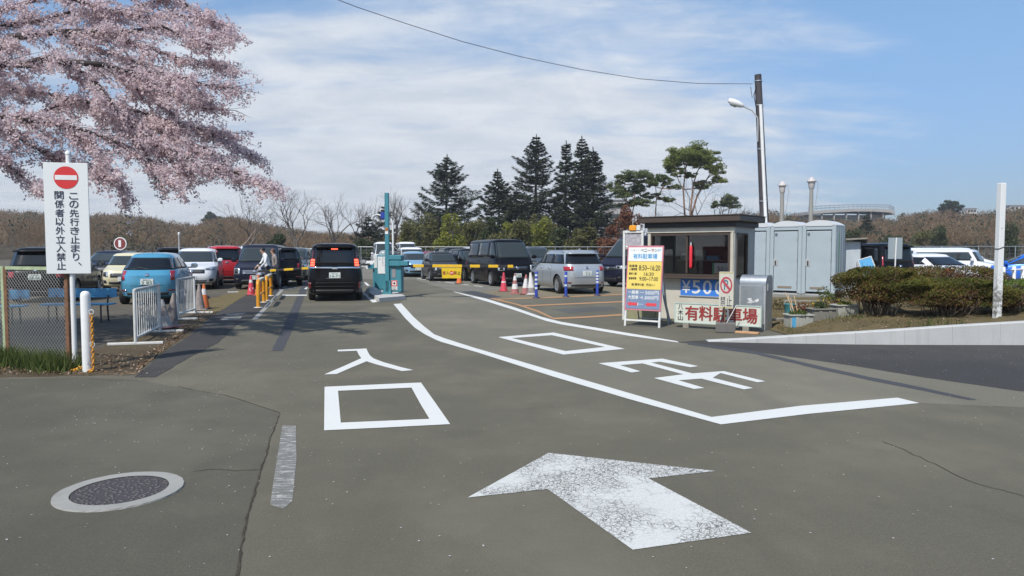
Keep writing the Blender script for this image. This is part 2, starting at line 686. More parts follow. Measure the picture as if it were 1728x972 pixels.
def sheet(name, pts, z, m, px=True, kind='structure', jag=0.0):
    """flat ground sheet; pts are points of the photo on the ground, or plain x, y"""
    z *= .3
    P = [G(a, b, z) if px else Vector((a, b, z)) for a, b in pts]
    if jag > 0:
        Q = []
        for i, p in enumerate(P):
            q = P[(i + 1) % len(P)]
            n_ = int(min(60, (q - p).length / .14)) if abs(p.y) < 45 and abs(q.y) < 45 else 0
            Q.append(p)
            for j in range(1, n_):
                Q.append(p.lerp(q, j / n_) + Vector((random.uniform(-jag, jag), random.uniform(-jag, jag), 0)))
        P = Q
    me = bpy.data.meshes.new(name)
    bm = bmesh.new()
    vs = [bm.verts.new(p) for p in P]
    f = bm.faces.new(vs)
    f.normal_update()
    if f.normal.z < 0:
        f.normal_flip()
    bmesh.ops.triangulate(bm, faces=bm.faces[:])
    bm.to_mesh(me)
    bm.free()
    me.materials.append(m)
    o = bpy.data.objects.new(name, me)
    COL.objects.link(o)
    o['kind'] = kind
    return o


def copy_tree(o, parent=None):
    c = o.copy()
    COL.objects.link(c)
    c.parent = parent
    for ch in [x for x in bpy.data.objects if x.parent == o]:
        copy_tree(ch, c)
    return c


_TX = {}


def text_geo(body, bold=0.0, spacing=1.0):
    key = (body, bold, spacing)
    if key not in _TX:
        c = bpy.data.curves.new('lettering', 'FONT')
        c.body = body
        c.size = 1
        c.offset = bold
        c.resolution_u = 3
        c.space_character = spacing
        o = bpy.data.objects.new('lettering', c)
        COL.objects.link(o)
        dg = bpy.context.evaluated_depsgraph_get()
        me = bpy.data.meshes.new_from_object(o.evaluated_get(dg))
        v = np.array([tuple(p.co) for p in me.vertices]).reshape(-1, 3)
        f = [tuple(p.vertices) for p in me.polygons]
        bpy.data.objects.remove(o)
        bpy.data.meshes.remove(me)
        bpy.data.curves.remove(c)
        if len(v):
            lo, hi = v.min(0), v.max(0)
            v = (v - lo) / np.maximum(hi - lo, 1e-6)
            asp = (hi[0] - lo[0]) / max(hi[1] - lo[1], 1e-6)
        else:
            asp = 1
        _TX[key] = (v, f, asp)
    return _TX[key]


def text_on(mb, body, x0, z0, w, h, m, y=-0.004, bold=0.0, slant=0.0):
    """lettering filled into the box x0..x0+w, z0..z0+h of a plane that faces -y (local)"""
    v, f, asp = text_geo(body)
    if not len(v):
        return
    b = bold * 0.55 * h
    offs = [(0, 0)] if bold <= 0 else [(0, 0), (b, 0), (-b, 0), (0, b * .8), (0, -b * .8)]
    for i, (dx, dz) in enumerate(offs):
        mb.add([(x0 + p[0] * w + dx, y - i * .0004, z0 + p[1] * h + dz) for p in v], f, m)


def dark_glass(name, tint, rough=0.04):
    if name in MATS:
        return MATS[name]
    m = mat(name, tint, rough, 0.0, 0.0, 0.6)
    return m


def clear_glass(name, tint=(0.8, 0.85, 0.85), refl=0.10):
    k = NT(name)
    t = k.t
    tr = k.n('ShaderNodeBsdfTransparent')
    tr.inputs[0].default_value = (*tint, 1)
    gl = k.n('ShaderNodeBsdfGlossy')
    gl.inputs['Roughness'].default_value = 0.03
    fr = k.n('ShaderNodeFresnel')
    fr.inputs[0].default_value = 1.5
    mx = k.n('ShaderNodeMixShader')
    k.l(k.math('ADD', fr.outputs[0], refl), mx.inputs[0])
    k.l(tr.outputs[0], mx.inputs[1])
    k.l(gl.outputs[0], mx.inputs[2])
    k.l(mx.outputs[0], t.nodes['Material Output'].inputs[0])
    return k.m


M_GLASS = dark_glass('car_glass', (0.032, 0.040, 0.040))
M_GLASSP = dark_glass('privacy_glass', (0.007, 0.008, 0.009))
M_PANE = clear_glass('booth_glass', (0.84, 0.85, 0.84), 0.02)
# ------------------------------------------------------------------ ground, roads, markings
rng = np.random.default_rng(11)
M_PRIME = asphalt('rolled_asphalt', (0.102, 0.099, 0.086), (0.13, 0.125, 0.105), 0.5)
# one ground sheet with a hole-free plane out to the horizon
structure(sheet('ground', [(-900, -60), (1500, -60), (1500, 690), (-900, 690)], 0.0, M_ASPH, px=False))
sheet('pavement', [(-900, 640), (0, 640), (150, 637), (236, 641), (330, 659), (400, 675), (462, 693), (470, 697), (464, 712), (452, 745), (440, 790),
                   (428, 830), (411, 905), (402, 980), (395, 1300), (-2600, 1300)], .004, M_ASPH2)
# left gravel lot and its verge
sheet('gravel_lot', [(-1500, 622), (-200, 628), (120, 626), (180, 600), (300, 545), (395, 508), (440, 487), (474, 470), (480, 462), (505, 449), (520, 440), (522, 431), (200, 429.5), (-1500, 431)], .004, M_GRAVEL, jag=.05)
sheet('verge', [(-900, 640), (0, 637), (150, 634), (228, 631), (279, 592), (317, 569), (362, 531), (340, 527), (250, 556), (165, 588), (60, 594), (-900, 590)], .008, M_SOIL, jag=.05)
sheet('dry_turf', [(362, 531), (412, 500), (440, 486), (424, 484), (380, 497), (320, 512), (340, 526)], .012, M_DRYG, jag=.05)
# the new dark strip, its kerb stone, tar bands
sheet('footpath', [(227, 636), (262, 636), (317, 604), (367, 579), (400, 548), (427, 537), (465, 500), (492, 473), (474, 470), (448, 483), (412, 500), (362, 531), (317, 569), (279, 592)], .016, M_ASPHN, jag=.012)
sheet('kerb_stone', [(425, 539), (434, 539), (469, 500), (500, 466), (495, 466), (463, 500)], .020, M_CONCM)
sheet('tar_band', [(458, 592), (477, 592), (494, 556), (512, 505), (524, 470), (514, 470), (500, 503), (476, 556)], .012, M_TAR, jag=.010)
# right lot
sheet('lot_surface', [(520, 470), (700, 472), (764, 491), (838, 503), (1060, 498), (1500, 505), (2600, 520), (2600, 432), (1000, 430), (530, 432)], .004, M_ASPHL)
sheet('dirt_strip', [(800, 494), (846, 503), (905, 503), (1058, 496), (1060, 480), (985, 488), (860, 486)], .008, M_SAND, jag=.05)
sheet('patch', [(776, 492), (800, 491), (848, 501), (823, 503)], .012, M_TAR, jag=.010)
sheet('patch', [(930, 522), (1030, 517), (1046, 522), (960, 529)], .006, M_TAR2, jag=.010)
# driveway at the right
sheet('driveway', [(1140, 577), (1195, 574), (1340, 579), (1728, 581), (2400, 584), (2500, 720), (1900, 681), (1728, 661), (1560, 637), (1440, 617), (1340, 603), (1250, 590)], .008, M_ASPHN, jag=.012)
sheet('tar_band', [(1160, 577), (1275, 593), (1370, 614.5), (1465, 635.5), (1560, 654.5), (1648, 674), (1636, 675), (1560, 659.5), (1465, 641), (1370, 620), (1275, 597.5), (1160, 581)], .012, M_TAR, jag=.010)
for i, pts in enumerate([[(560, 690), (660, 640), (700, 640), (600, 700)]][:0]):
    pass


def c3(*p):
    return [(740 + x * .32407, 480 + y * .32407) for x, y in p]


def c2(*p):
    return [(500 + x * .20576, 560 + y * .20576) for x, y in p]


def mark(name, pts, m, z, label, cat='road marking'):
    o = sheet(name, pts, z, m)
    return o


def ring(name, outer, inner, z, m):
    z *= .3
    P = [G(a, b, z) for a, b in outer] + [G(a, b, z) for a, b in inner]
    n = len(outer)
    me = bpy.data.meshes.new(name)
    fs = [(i, (i + 1) % n, n + (i + 1) % n, n + i) for i in range(n)]
    bm = bmesh.new()
    vs = [bm.verts.new(p) for p in P]
    for f in fs:
        q = bm.faces.new([vs[i] for i in f])
        q.normal_update()
        if q.normal.z < 0:
            q.normal_flip()
    bm.to_mesh(me)
    bm.free()
    me.materials.append(m)
    o = bpy.data.objects.new(name, me)
    COL.objects.link(o)
    return structure(o)


# the dustier exit lane
sheet('road', [(735, 574), (804, 594), (934, 635.5), (1064, 674), (1216.5, 716), (1360, 699), (1551, 680), (1640, 684), (1800, 690), (2400, 735), (2500, 720), (1900, 681), (1728, 661), (1560, 637), (1440, 617), (1340, 603), (1250, 590), (1140, 577),
               (1064, 564), (947, 545), (915, 536), (869, 521), (821, 506), (768, 492.5), (690, 500), (672, 513), (700, 540)], .003, M_ASPHD, jag=.01)
# lane lines
mark('lane_line', [(664, 513), (683, 536), (700, 553), (717, 564), (735, 573), (745, 577), (804, 594), (934, 635.5), (1064, 674), (1216.5, 716), (1360.8, 698.6),
                   (1551.6, 680), (1514.5, 671), (1351, 684.7), (1200.6, 703.6), (934, 626), (800, 586.7), (751, 571), (732.5, 564), (716, 551), (698, 535), (677, 512)], M_PAINT, .014, '')
mark('lane_line', [(764, 491.5), (821, 504), (869.6, 519), (915, 535), (947, 543), (1064, 562.6), (1142, 575.6), (1146, 578), (1064, 567), (947, 547.4), (921.5, 541.5), (869.6, 523.7), (821, 508.5), (769, 493.5)], M_PAINT, .018, '')
mark('bay_line', [(826, 503.5), (870, 514), (905, 525.5), (929, 536.5), (934, 536), (910, 524.5), (876, 513.5), (834, 503)], M_PAINTO, .020, '')
mark('bay_line', [(834, 504.4), (940, 500.6), (1060, 495.8), (1060, 497.2), (940, 502.2), (838, 505.6)], M_PAINTO, .016, '')
mark('bay_line', [(879, 515.2), (970, 511.4), (1058, 507.6), (1058, 509.6), (970, 513.4), (884, 517)], M_PAINTO, .016, '')
mark('bay_line', [(929.6, 536.4), (990, 533.6), (1051, 529.6), (1051, 532.2), (990, 536.2), (935, 538.8)], M_PAINTO, .016, '')
mark('stop_line', [(477, 497.2), (518, 497.2), (518, 499), (475, 499.2)], M_PAINT, .016, '')
mark('lane_line', [(611, 494), (622, 494), (637, 509.5), (628.5, 510.5)], M_PAINT, .014, '')
mark('lane_line', [(614, 476.5), (618, 476.5), (624.5, 482), (619, 482)], M_PAINT, .014, '')
mark('lane_line', [(616, 450), (619, 450), (622, 453.5), (619, 453.5)], M_PAINT, .014, '')
mark('lane_line', [(513, 487.5), (517, 484.6), (519, 484.6), (518, 488)], M_PAINT, .016, '')
for q in range(5):
    a = 702 + q * 24
    mark('bay_line', [(a, 470 + q * 3.0), (a + 16, 472.5 + q * 3.0), (a + 18, 471.7 + q * 3.0), (a + 3, 469.4 + q * 3.0)], M_PAINTL, .012, '')
mark('bay_line', [(384, 492), (402, 491.6), (402, 493), (384, 493.6)], M_PAINTL, .020, '')
mark('bay_line', [(470, 487.6), (500, 485), (500, 486), (471, 489)], M_PAINTL, .020, '')
mark('path_marking', [(382, 529.6), (414, 527.6), (416, 529), (398, 532), (383, 532.6)], M_PAINTW, .020, '')
mark('path_marking', [(372, 538), (380, 535.2), (408, 534), (406, 538), (373, 540.4)], M_PAINTW, .020, '')
# 入 口 : painted entrance characters
mark('road_marking', c2((340, 147), (500, 140), (575, 136), (585, 160), (603, 192), (632, 217), (720, 250), (870, 292), (960, 313), (865, 321), (720, 284), (640, 262), (577, 241), (450, 293), (330, 345),
                        (228, 349), (400, 276), (533, 216), (512, 186), (497, 155), (340, 160)), M_PAINT, .016, '')
ring('road_marking', c2((232, 450), (1022, 415), (1145, 588), (1262, 756), (745, 783), (228, 807)), c2((342, 483), (945, 457), (1015, 585), (1092, 713), (725, 729), (365, 744)), .016, M_PAINT)
# 出 口 : painted exit characters, upside down from this side
ring('road_marking', c3((310, 274), (600, 250), (970, 335), (650, 365)), c3((382, 279), (590, 264), (866, 325), (662, 347)), .016, M_PAINT)
mark('road_marking', c3((833, 410), (1165, 386), (1352, 425), (1312, 431), (1152, 402), (1108, 407), (1322, 463), (1485, 451), (1702, 504), (1660, 509), (1468, 461), (1428, 486), (1638, 539), (1590, 546),
                        (1368, 490), (1250, 499), (1385, 539), (1330, 544), (1122, 487), (1275, 468), (1062, 411), (945, 420), (1052, 452), (1006, 458)), M_PAINT, .016, '')
# arrow with cracked paint
mark('road_arrow', [(760 + x * .3125, 740 + y * .3125) for x, y in ((530, 77), (1430, 175), (1070, 215), (1625, 508), (985, 600), (525, 272), (93, 318))], M_PAINTC, .012, '')
mark('worn_line', [(x * .34146, 640 + y * .34146) for x, y in ((1395, 230), (1462, 228), (1465, 400), (1445, 600), (1400, 640), (1335, 620), (1355, 480))], M_PAINTW, .008, '')
# seam between the two pavements: a band of debris with a dark gap
M_SEAM = soil('seam_debris', (0.062, 0.056, 0.047), (0.095, 0.082, 0.062), (0.15, 0.12, 0.085), 5, 40)
seam = [(300, 652), (330, 659), (383, 668), (430, 683), (462, 693), (472, 697), (466, 715), (456, 740), (450, 765), (441, 790), (436, 812), (426, 842), (418, 870), (411, 905), (405, 940), (400, 985), (392, 1100)]
P = [G(a, b) for a, b in seam]
L_, R_ = [], []
for i in range(len(P) - 1):
    for q in range(6):
        p = P[i].lerp(P[i + 1], q / 6)
        d = (P[i + 1] - P[i]).normalized()
        nrm = Vector((-d.y, d.x, 0))
        wd = random.uniform(.003, .009) * (.7 if i < 6 else 1.0)
        j = nrm * random.uniform(-.006, .006)
        L_.append(p + nrm * wd + j)
        R_.append(p - nrm * wd + j)
k = MB()
vs = [(a.x, a.y, .004) for a in L_] + [(a.x, a.y, .004) for a in R_]
n = len(L_)
k.add(vs, [(i, i + 1, n + i + 1, n + i) for i in range(n - 1)], M_SEAM)
structure(k.build('pavement_seam'))
# hairline cracks in the asphalt
k = MB()
for pts in ([(1490, 745), (1560, 775), (1640, 815), (1728, 838), (1800, 850)], [(325, 796), (360, 792), (400, 795), (440, 793)], [(150, 640), (200, 643), (240, 641)]):
    Q = [G(a, b) for a, b in pts]
    prev = None
    for i in range(len(Q) - 1):
        for q in range(9):
            p = Q[i].lerp(Q[i + 1], q / 9) + Vector((random.uniform(-.012, .012), random.uniform(-.012, .012), .004))
            if prev is not None:
                d = (p - prev).normalized() * .0032
                w = Vector((-d.y, d.x, 0))
                k.add([prev - w, p - w, p + w, prev + w], [(0, 1, 2, 3)], M_SEAM)
            prev = p
structure(k.build('pavement_crack'))

# manhole: concrete collar and an iron lid with a tread pattern
mc = G(203, 829)
t = thing('manhole', 'round iron manhole lid in a pale concrete collar in the near left asphalt', 'manhole', (mc.x, mc.y, 0), R(20))
k = MB()
prof_o, prof_i = .385, .292
ang = [2 * math.pi * i / 64 for i in range(64)]
vs = [(prof_o * math.cos(a) * random.uniform(.992, 1.008), prof_o * math.sin(a) * random.uniform(.992, 1.008), .012) for a in ang] + [(prof_i * math.cos(a), prof_i * math.sin(a), .012) for a in ang] + \
     [(prof_o * 1.01 * math.cos(a), prof_o * 1.01 * math.sin(a), .002) for a in ang]
k.add(vs, [(i, (i + 1) % 64, 64 + (i + 1) % 64, 64 + i) for i in range(64)] + [(128 + i, 128 + (i + 1) % 64, (i + 1) % 64, i) for i in range(64)], M_CONCM)
k.build('collar', t)
q = NT('manhole_iron')
vo = q.n('ShaderNodeTexVoronoi')
vo.inputs['Scale'].default_value = 30
q.l(q.tc.outputs['Object'], vo.inputs['Vector'])
rust = q.noise(4, 6, .7)
q.color(q.mix(q.rng(vo.outputs['Distance'], .25, .45), q.mix(rust, (.125, .108, .108), (.17, .14, .13)), (.065, .057, .057)))
q.set(Roughness=.55, Metallic=.3)
q.bump(q.rng(vo.outputs['Distance'], .45, .25), 1.0, .012)
k = MB()
k.add([(.286 * math.cos(a), .286 * math.sin(a), .010) for a in ang], [tuple(range(64))], q.m)
k.build('lid', t)

# fallen petals: many more on the left, by the cherry tree
n = 1700
pxs = np.concatenate([rng.normal(300, 190, 1000), rng.uniform(-100, 1828, 420), rng.uniform(1400, 1800, 280)])
pys = np.concatenate([520 + rng.gamma(2.2, 45, 1000), 560 + rng.gamma(2.0, 90, 420), 584 + rng.gamma(1.5, 18, 280)])
V, F_, C_ = [], [], []
for a, b in zip(pxs, pys):
    if not (500 < b < 1020):
        continue
    p = G(a, b, .0075)
    s = random.uniform(.003, .008)
    t_ = random.uniform(0, 6.3)
    u = Vector((math.cos(t_), math.sin(t_), random.uniform(-.1, .15))) * s
    w = Vector((-math.sin(t_), math.cos(t_), random.uniform(-.1, .15))) * s * random.uniform(.6, 1)
    o = len(V)
    V += [p - u, p + w, p + u, p - w]
    F_.append((o, o + 1, o + 2, o + 3))
    C_.append(random.random())
M_PETAL = leafmat('petal_fall', (.42, .36, .36), (.62, .55, .55), (.70, .64, .64), .2)
o = np_mesh('fallen_petals', V, F_, M_PETAL, var=C_)
o['kind'] = 'stuff'
o['label'] = 'pale cherry petals scattered over the asphalt'

# kerb wall along the driveway, rising to the right; planting bed behind it
kb = [(1195, 577, 575), (1240, 578.2, 573), (1340, 580, 566.5), (1480, 582, 559), (1600, 582.3, 550.5), (1728, 582.5, 543), (2100, 584, 522)]
KP = []
for a, b, c in kb:
    g = G(a, b)
    KP.append((g, AT(a, c, g.y).z))


def kerb_at(x):
    for i in range(len(KP) - 1):
        (p, h0), (q, h1) = KP[i], KP[i + 1]
        if p.x <= x <= q.x:
            f = (x - p.x) / (q.x - p.x)
            return p.lerp(q, f), h0 + (h1 - h0) * f
    return (KP[0] if x < KP[0][0].x else KP[-1])


t = thing('kerb_wall', 'low pale concrete kerb wall rising along the dark driveway', 'kerb wall', KP[0][0])
x0, x1 = KP[0][0].x, KP[-1][0].x
nseg = 11
edges_ = [x0 + (x1 - x0) * i / nseg for i in range(nseg + 1)]
k = MB()
k.M = Matrix.Translation(-KP[0][0])
for i in range(nseg):
    a, b = edges_[i] + .002, edges_[i + 1] - .002
    (pa, ha), (pb, hb) = kerb_at(a), kerb_at(b)
    th = .16
    vs = [(pa.x, pa.y, -.1), (pb.x, pb.y, -.1), (pb.x, pb.y, hb - .015), (pa.x, pa.y, ha - .015),
          (pa.x, pa.y + .015, ha), (pb.x, pb.y + .015, hb), (pb.x, pb.y + th, hb), (pa.x, pa.y + th, ha), (pb.x, pb.y + th, -.1), (pa.x, pa.y + th, -.1)]
    k.add(vs, [(0, 1, 2, 3), (3, 2, 5, 4), (4, 5, 6, 7), (7, 6, 8, 9), (0, 3, 4, 7, 9), (1, 8, 6, 5, 2)], M_CONC)
k.build('kerb_run', t)


bx0 = G(1296, 556).x


def bed_h(x, y):
    p, h = kerb_at(x)
    y0 = p.y + .16
    h0 = max(0.03, h - .05)
    d = y - y0
    f = 1 - max(0, min(1, (d - 3.5) / 7))
    e = max(0, min(1, (x - bx0) / 1.1))
    return .012 + (h0 - .012) * (f * f * (3 - 2 * f)) * e * e * (3 - 2 * e)


bx0 = G(1296, 556).x
nx, ny = 70, 46
vs, fs = [], []
for i in range(nx + 1):
    x = bx0 + (x1 - bx0) * (i / nx) ** 1.0
    p, h = kerb_at(x)
    y0 = p.y + .158
    for j in range(ny + 1):
        y = y0 + 12.0 * (j / ny) ** 1.4
        zz = bed_h(x, y) + (random.uniform(-.02, .03) * min(1, i / 6) if 0 < j < ny else -.006)
        vs.append((x, y, zz))
for i in range(nx):
    for j in range(ny):
        a = i * (ny + 1) + j
        fs.append((a, a + ny + 1, a + ny + 2, a + 1))
M_BED = soil('bed_soil', (0.125, 0.098, 0.058), (0.20, 0.155, 0.082), (0.15, 0.13, 0.055), 1.4, 18)
k = MB()
k.add(vs, fs, M_BED, True)
structure(k.build('planting_bed'))
# the dark kerb edge between the apron and the bed
k = MB()
a, b = G(1290, 560), G(1432, 552)
# ------------------------------------------------------------------ ticket booth
A_ = Vector((4.90, 15.7, 0))
B_ = Vector((3.24, 17.0, 0))
ex = (A_ - B_).normalized()            # along the front, to the right
LW = (A_ - B_).length
rz = math.atan2(ex.y, ex.x)
DW = 1.30
booth = thing('ticket_booth', 'small ticket booth with a flat brown roof and a wide sliding window', 'booth', B_, rz)
# local: x along the front 0..LW, y into the booth 0..DW, z up
M_CREAMW = mat('cream_panel', (0.52, 0.49, 0.41), 0.6, noise=0.10, nscale=3)
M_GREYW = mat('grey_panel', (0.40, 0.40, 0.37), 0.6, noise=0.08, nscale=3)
M_INT = mat('booth_interior', (0.060, 0.048, 0.042), 0.8)
wz0, wz1, H_ = 1.03, 1.985, 2.12
T = .06
k = MB()
k.box((LW / 2, T / 2, (wz0 - .06) / 2), (LW, T, wz0 - .06), M_CREAMW)
k.box((LW / 2, T / 2, (wz1 + H_) / 2 + .01), (LW, T, H_ - wz1 - .02), M_CREAMW)
k.box((.045, T / 2, (wz0 - .06 + wz1) / 2), (.09, T - .004, wz1 - wz0 + .06), M_CREAMW)
k.box((LW - .045, T / 2, (wz0 - .06 + wz1) / 2), (.09, T - .004, wz1 - wz0 + .06), M_CREAMW)
k.build('front_wall', booth)
k = MB()
sw0, sw1 = .14, .82
x = LW - T / 2
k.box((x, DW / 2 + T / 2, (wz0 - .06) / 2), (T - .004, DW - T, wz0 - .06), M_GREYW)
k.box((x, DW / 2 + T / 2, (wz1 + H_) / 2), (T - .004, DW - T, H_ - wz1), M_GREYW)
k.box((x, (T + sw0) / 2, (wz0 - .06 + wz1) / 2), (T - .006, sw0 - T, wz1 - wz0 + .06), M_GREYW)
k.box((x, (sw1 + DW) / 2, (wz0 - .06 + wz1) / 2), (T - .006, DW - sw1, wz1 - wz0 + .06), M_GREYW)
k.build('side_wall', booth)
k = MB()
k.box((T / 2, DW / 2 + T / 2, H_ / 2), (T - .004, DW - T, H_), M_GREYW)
k.build('side_wall', booth)
k = MB()
k.box((LW / 2, DW - T / 2, H_ / 2), (LW - 2 * T - .004, T, H_), M_INT)
k.box((LW / 2, DW / 2, .02), (LW - 2 * T - .01, DW - .13, .04), M_INT)
k.box((LW / 2, .34, wz0 - .12), (LW - 2 * T - .02, .48, .04), M_OLDW)
k.build('interior', booth)
# corner pipe and trims
k = MB()
k.tube([(LW - .03, -.03, .05), (LW - .03, -.03, H_ - .1)], .022, M_CREAMW, 8)
k.build('corner_pipe', booth)
# roof: fascia boards on a recessed band, coloured dark for the eave shade
k = MB()
ov = .17
k.box((LW / 2, DW / 2, H_ + .055), (LW + .12, DW + .12, .11), M_DARK)
k.box((LW / 2 + .01, DW / 2, H_ + .18), (LW + 2 * ov, DW + 2 * ov, .135), M_BRN, bev=.012)
k.box((LW / 2 + .01, DW / 2, H_ + .256), (LW + 2 * ov + .03, DW + 2 * ov + .03, .018), M_BRN)
k.build('roof', booth)
# sliding window in a brown frame, counter sill
fw0, fw1 = .09, LW - .09
w = MB()
for (cx, cz, sx_, sz_) in (((fw0 + fw1) / 2, wz1 - .025, fw1 - fw0, .05), ((fw0 + fw1) / 2, wz0 - .005, fw1 - fw0, .05), (fw0 + .02, (wz0 + wz1) / 2, .04, wz1 - wz0 - .1), (fw1 - .02, (wz0 + wz1) / 2, .04, wz1 - wz0 - .1)):
    w.box((cx, .012, cz), (sx_, .09, sz_), M_BRN)
w.box(((fw0 + fw1) / 2 - .06, .02, (wz0 + wz1) / 2), (.045, .05, wz1 - wz0 - .08), M_BRN)
win = w.build('window', booth)
k = MB()
k.box(((fw0 + fw1) / 2, .035, (wz0 + wz1) / 2), (fw1 - fw0 - .06, .006, wz1 - wz0 - .06), M_PANE)
k.build('pane', win)
k = MB()
k.box(((fw0 + fw1) / 2, -.10, wz0 - .06), (fw1 - fw0 + .12, .24, .045), M_BRN, bev=.008)
k.build('counter', booth)
k = MB()
for (cy, cz, sy_, sz_) in (((sw0 + sw1) / 2, wz1 - .015, sw1 - sw0, .03), ((sw0 + sw1) / 2, wz0 - .045, sw1 - sw0, .03), (sw0 + .015, (wz0 + wz1) / 2, .03, wz1 - wz0), (sw1 - .015, (wz0 + wz1) / 2, .03, wz1 - wz0)):
    k.box((LW - .02, cy, cz), (.07, sy_, sz_), M_BRN)
win2 = k.build('window', booth)
k = MB()
k.box((LW - .03, (sw0 + sw1) / 2, (wz0 + wz1) / 2 - .02), (.006, sw1 - sw0 - .05, wz1 - wz0 - .03), M_PANE)
k.build('pane', win2)


def on_booth(x, y, z=0):
    return booth.matrix_basis @ Vector((x, y, z)) if False else Vector((B_.x + ex.x * x - ex.y * y, B_.y + ex.y * x + ex.x * y, z))


# things in and on the booth
t = thing('light_baton', 'red traffic baton hanging in the booth window', 'baton', on_booth(1.10, -.012, 1.18), rz)
k = MB()
k.lathe([(.0, 0), (.03, .01), (.035, .05), (.035, .50), (.028, .52)], mat('baton_red', (.70, .035, .05), .35), 12)
k.build('tube', t)
k = MB()
k.lathe([(.020, .52), (.018, .58), (.0, .60)], M_GREY, 10)
k.build('handle', t)
t = thing('notice_card', 'white notice card with green and orange edges inside the booth window', 'notice', on_booth(1.62, .075, wz0 + .01), rz)
k = MB()
k.box((.18, 0, .14), (.44, .008, .26), M_WHITE)
k.box((-.015, -.006, .14), (.05, .006, .26), mat('card_green', (.10, .42, .22), .6))
k.box((.20, -.006, .02), (.38, .006, .04), mat('card_orange', (.62, .30, .12), .6))
k.box((.395, -.006, .255), (.012, .006, .03), M_RED)
k.build('card', t)
k = MB()
text_on(k, '先払い', .08, .08, .24, .12, mat('dark_teal_ink', (.03, .10, .10), .6), y=-.010, bold=.02)
k.build('lettering', t)
# a desk lamp, papers, a kettle-like lump and a shelf give the inside some depth
t = thing('shelf', 'shelf with papers and boxes inside the ticket booth', 'shelf', on_booth(.25, DW - .22, 1.35), rz)
k = MB()
k.box((.8, 0, 0), (1.5, .22, .03), M_OLDW)
k.build('board', t)
k = MB()
for q, (xx, sx_, sz_, m_) in enumerate(((.25, .24, .16, M_GREYW), (.62, .2, .24, M_CREAMW), (.95, .3, .10, M_BENCH), (1.3, .18, .2, M_BRN))):
    k.box((xx, 0, .016 + sz_ / 2), (sx_, .16, sz_), m_)
k.build('papers', t)

# ¥500 banner under the counter
t = thing('banner', 'blue price banner with white ¥500 below the booth window', 'banner', on_booth(.86, -.012, .560), rz)
bw, bh = 1.14, .405
k = MB()
k.box((bw / 2, 0, bh / 2), (bw, .012, bh), M_BLUE)
k.build('sheet', t)
k = MB()
k.box((bw / 2, 0, -.012), (bw + .06, .03, .022), M_GREY)
k.build('bottom_rod', t)
k = MB()
text_on(k, '¥', .04, .06, .20, .28, M_WHITE, y=-.009, bold=.03)
text_on(k, '5', .29, .05, .19, .30, M_WHITE, y=-.009, bold=.03)
text_on(k, '0', .55, .045, .20, .31, M_WHITE, y=-.009, bold=.03)
text_on(k, '0', .83, .045, .20, .31, M_WHITE, y=-.009, bold=.03)
k.build('lettering', t)

# ------------------------------------------------------------------ signs round the booth


def plane_frame(pl, pr):
    d = (pr - pl)
    return math.atan2(d.y, d.x), math.hypot(d.x, d.y)


# long 有料駐車場 board leaning by the booth
pl, pr = AT(1138, 544, 14.75), AT(1285, 549, 13.75)
pl.z = pr.z = 0
rzb, wb_ = plane_frame(pl, pr)
t = thing('sign_board', 'long pale green parking board with large red brush characters', 'sign', (pl.x, pl.y, .10), rzb)
hb = .415
k = MB()
k.box((wb_ / 2, .012, hb / 2), (wb_, .024, hb), mat('pale_green_board', (.55, .57, .49), .55, noise=.06))
k.build('board', t)
k = MB()
fr = mat('board_rim', (.42, .50, .45), .5)
for (cx, cz, sx_, sz_) in ((wb_ / 2, hb - .010, wb_, .02), (wb_ / 2, .010, wb_, .02), (.010, hb / 2, .02, hb - .042), (wb_ - .010, hb / 2, .02, hb - .042)):
    k.box((cx, -.004, cz), (sx_, .012, sz_), fr)
k.build('rim', t)
k = MB()
for i, ch in enumerate('八木山'):
    text_on(k, ch, .08, hb - .135 - i * .115, .105, .10, M_INK, bold=.035)
cw = (wb_ - .30) / 5
for i, ch in enumerate('有料駐車場'):
    text_on(k, ch, .235 + i * cw, .065 + (i % 2) * .006, cw * .93, .29, M_REDD, bold=.055)
k.build('lettering', t)
for q in (.25, wb_ - .3):
    k = MB()
    k.box((q, .02, -.05), (.12, .07, .098), M_OLDW)
    k.build('support_block', t)
# planks lying at its foot
pa, pb = AT(1240, 553, 13.7), AT(1281, 557, 13.45)
rr, ww = plane_frame(pa, pb)
t = tag(MB().box((ww / 2, 0, .022), (ww, .10, .04), M_WOOD, bev=.004).build('plank', None, (pa.x, pa.y, .0), rr), 'raw orange-brown wooden plank lying under the long board', 'plank')

# no-parking sign on a concrete block
bc = G(1222, 562)
t = thing('no_parking_sign', 'worn no-parking sign on two stakes in a concrete block', 'sign', (bc.x + .07, bc.y + .15, 0), R(-16))
k = MB()
k.box((0, 0, .095), (.37, .27, .19), M_CONCD, bev=.015)
k.build('base_block', t)
k = MB()
k.tube([(-.02, 0, .18), (-.015, .01, .55), (.0, .012, .70)], .014, M_RUST, 6)
k.tube([(.05, 0, .18), (.035, .01, .50), (.02, .012, .70)], .012, M_GALV, 6)
k.tube([(-.09, -.03, .18), (-.05, -.01, .36), (-.03, 0, .50)], .018, M_DARK, 5)
k.tube([(.02, -.02, .18), (.12, -.03, .38), (.20, -.03, .54)], .009, M_WHITEG, 5)
k.build('stake', t)
k = MB()
pw, ph, pz0 = .265, .72, .46
k.box((0, 0, pz0 + ph / 2), (pw, .010, ph), mat('yellowed_plate', (.52, .50, .42), .6, noise=.12, nscale=9))
k.box((0, -.006, pz0 + ph - .02), (pw - .01, .004, .016), mat('mustard_band', (.42, .36, .10), .6))
k.box((0, -.006, pz0 + .02), (pw - .01, .004, .016), MATS['mustard_band'])
pn = k.build('panel', t)
k = MB()
zc_, ro_, ri_ = pz0 + .46, .112, .086
NN = 40
el = 1.45
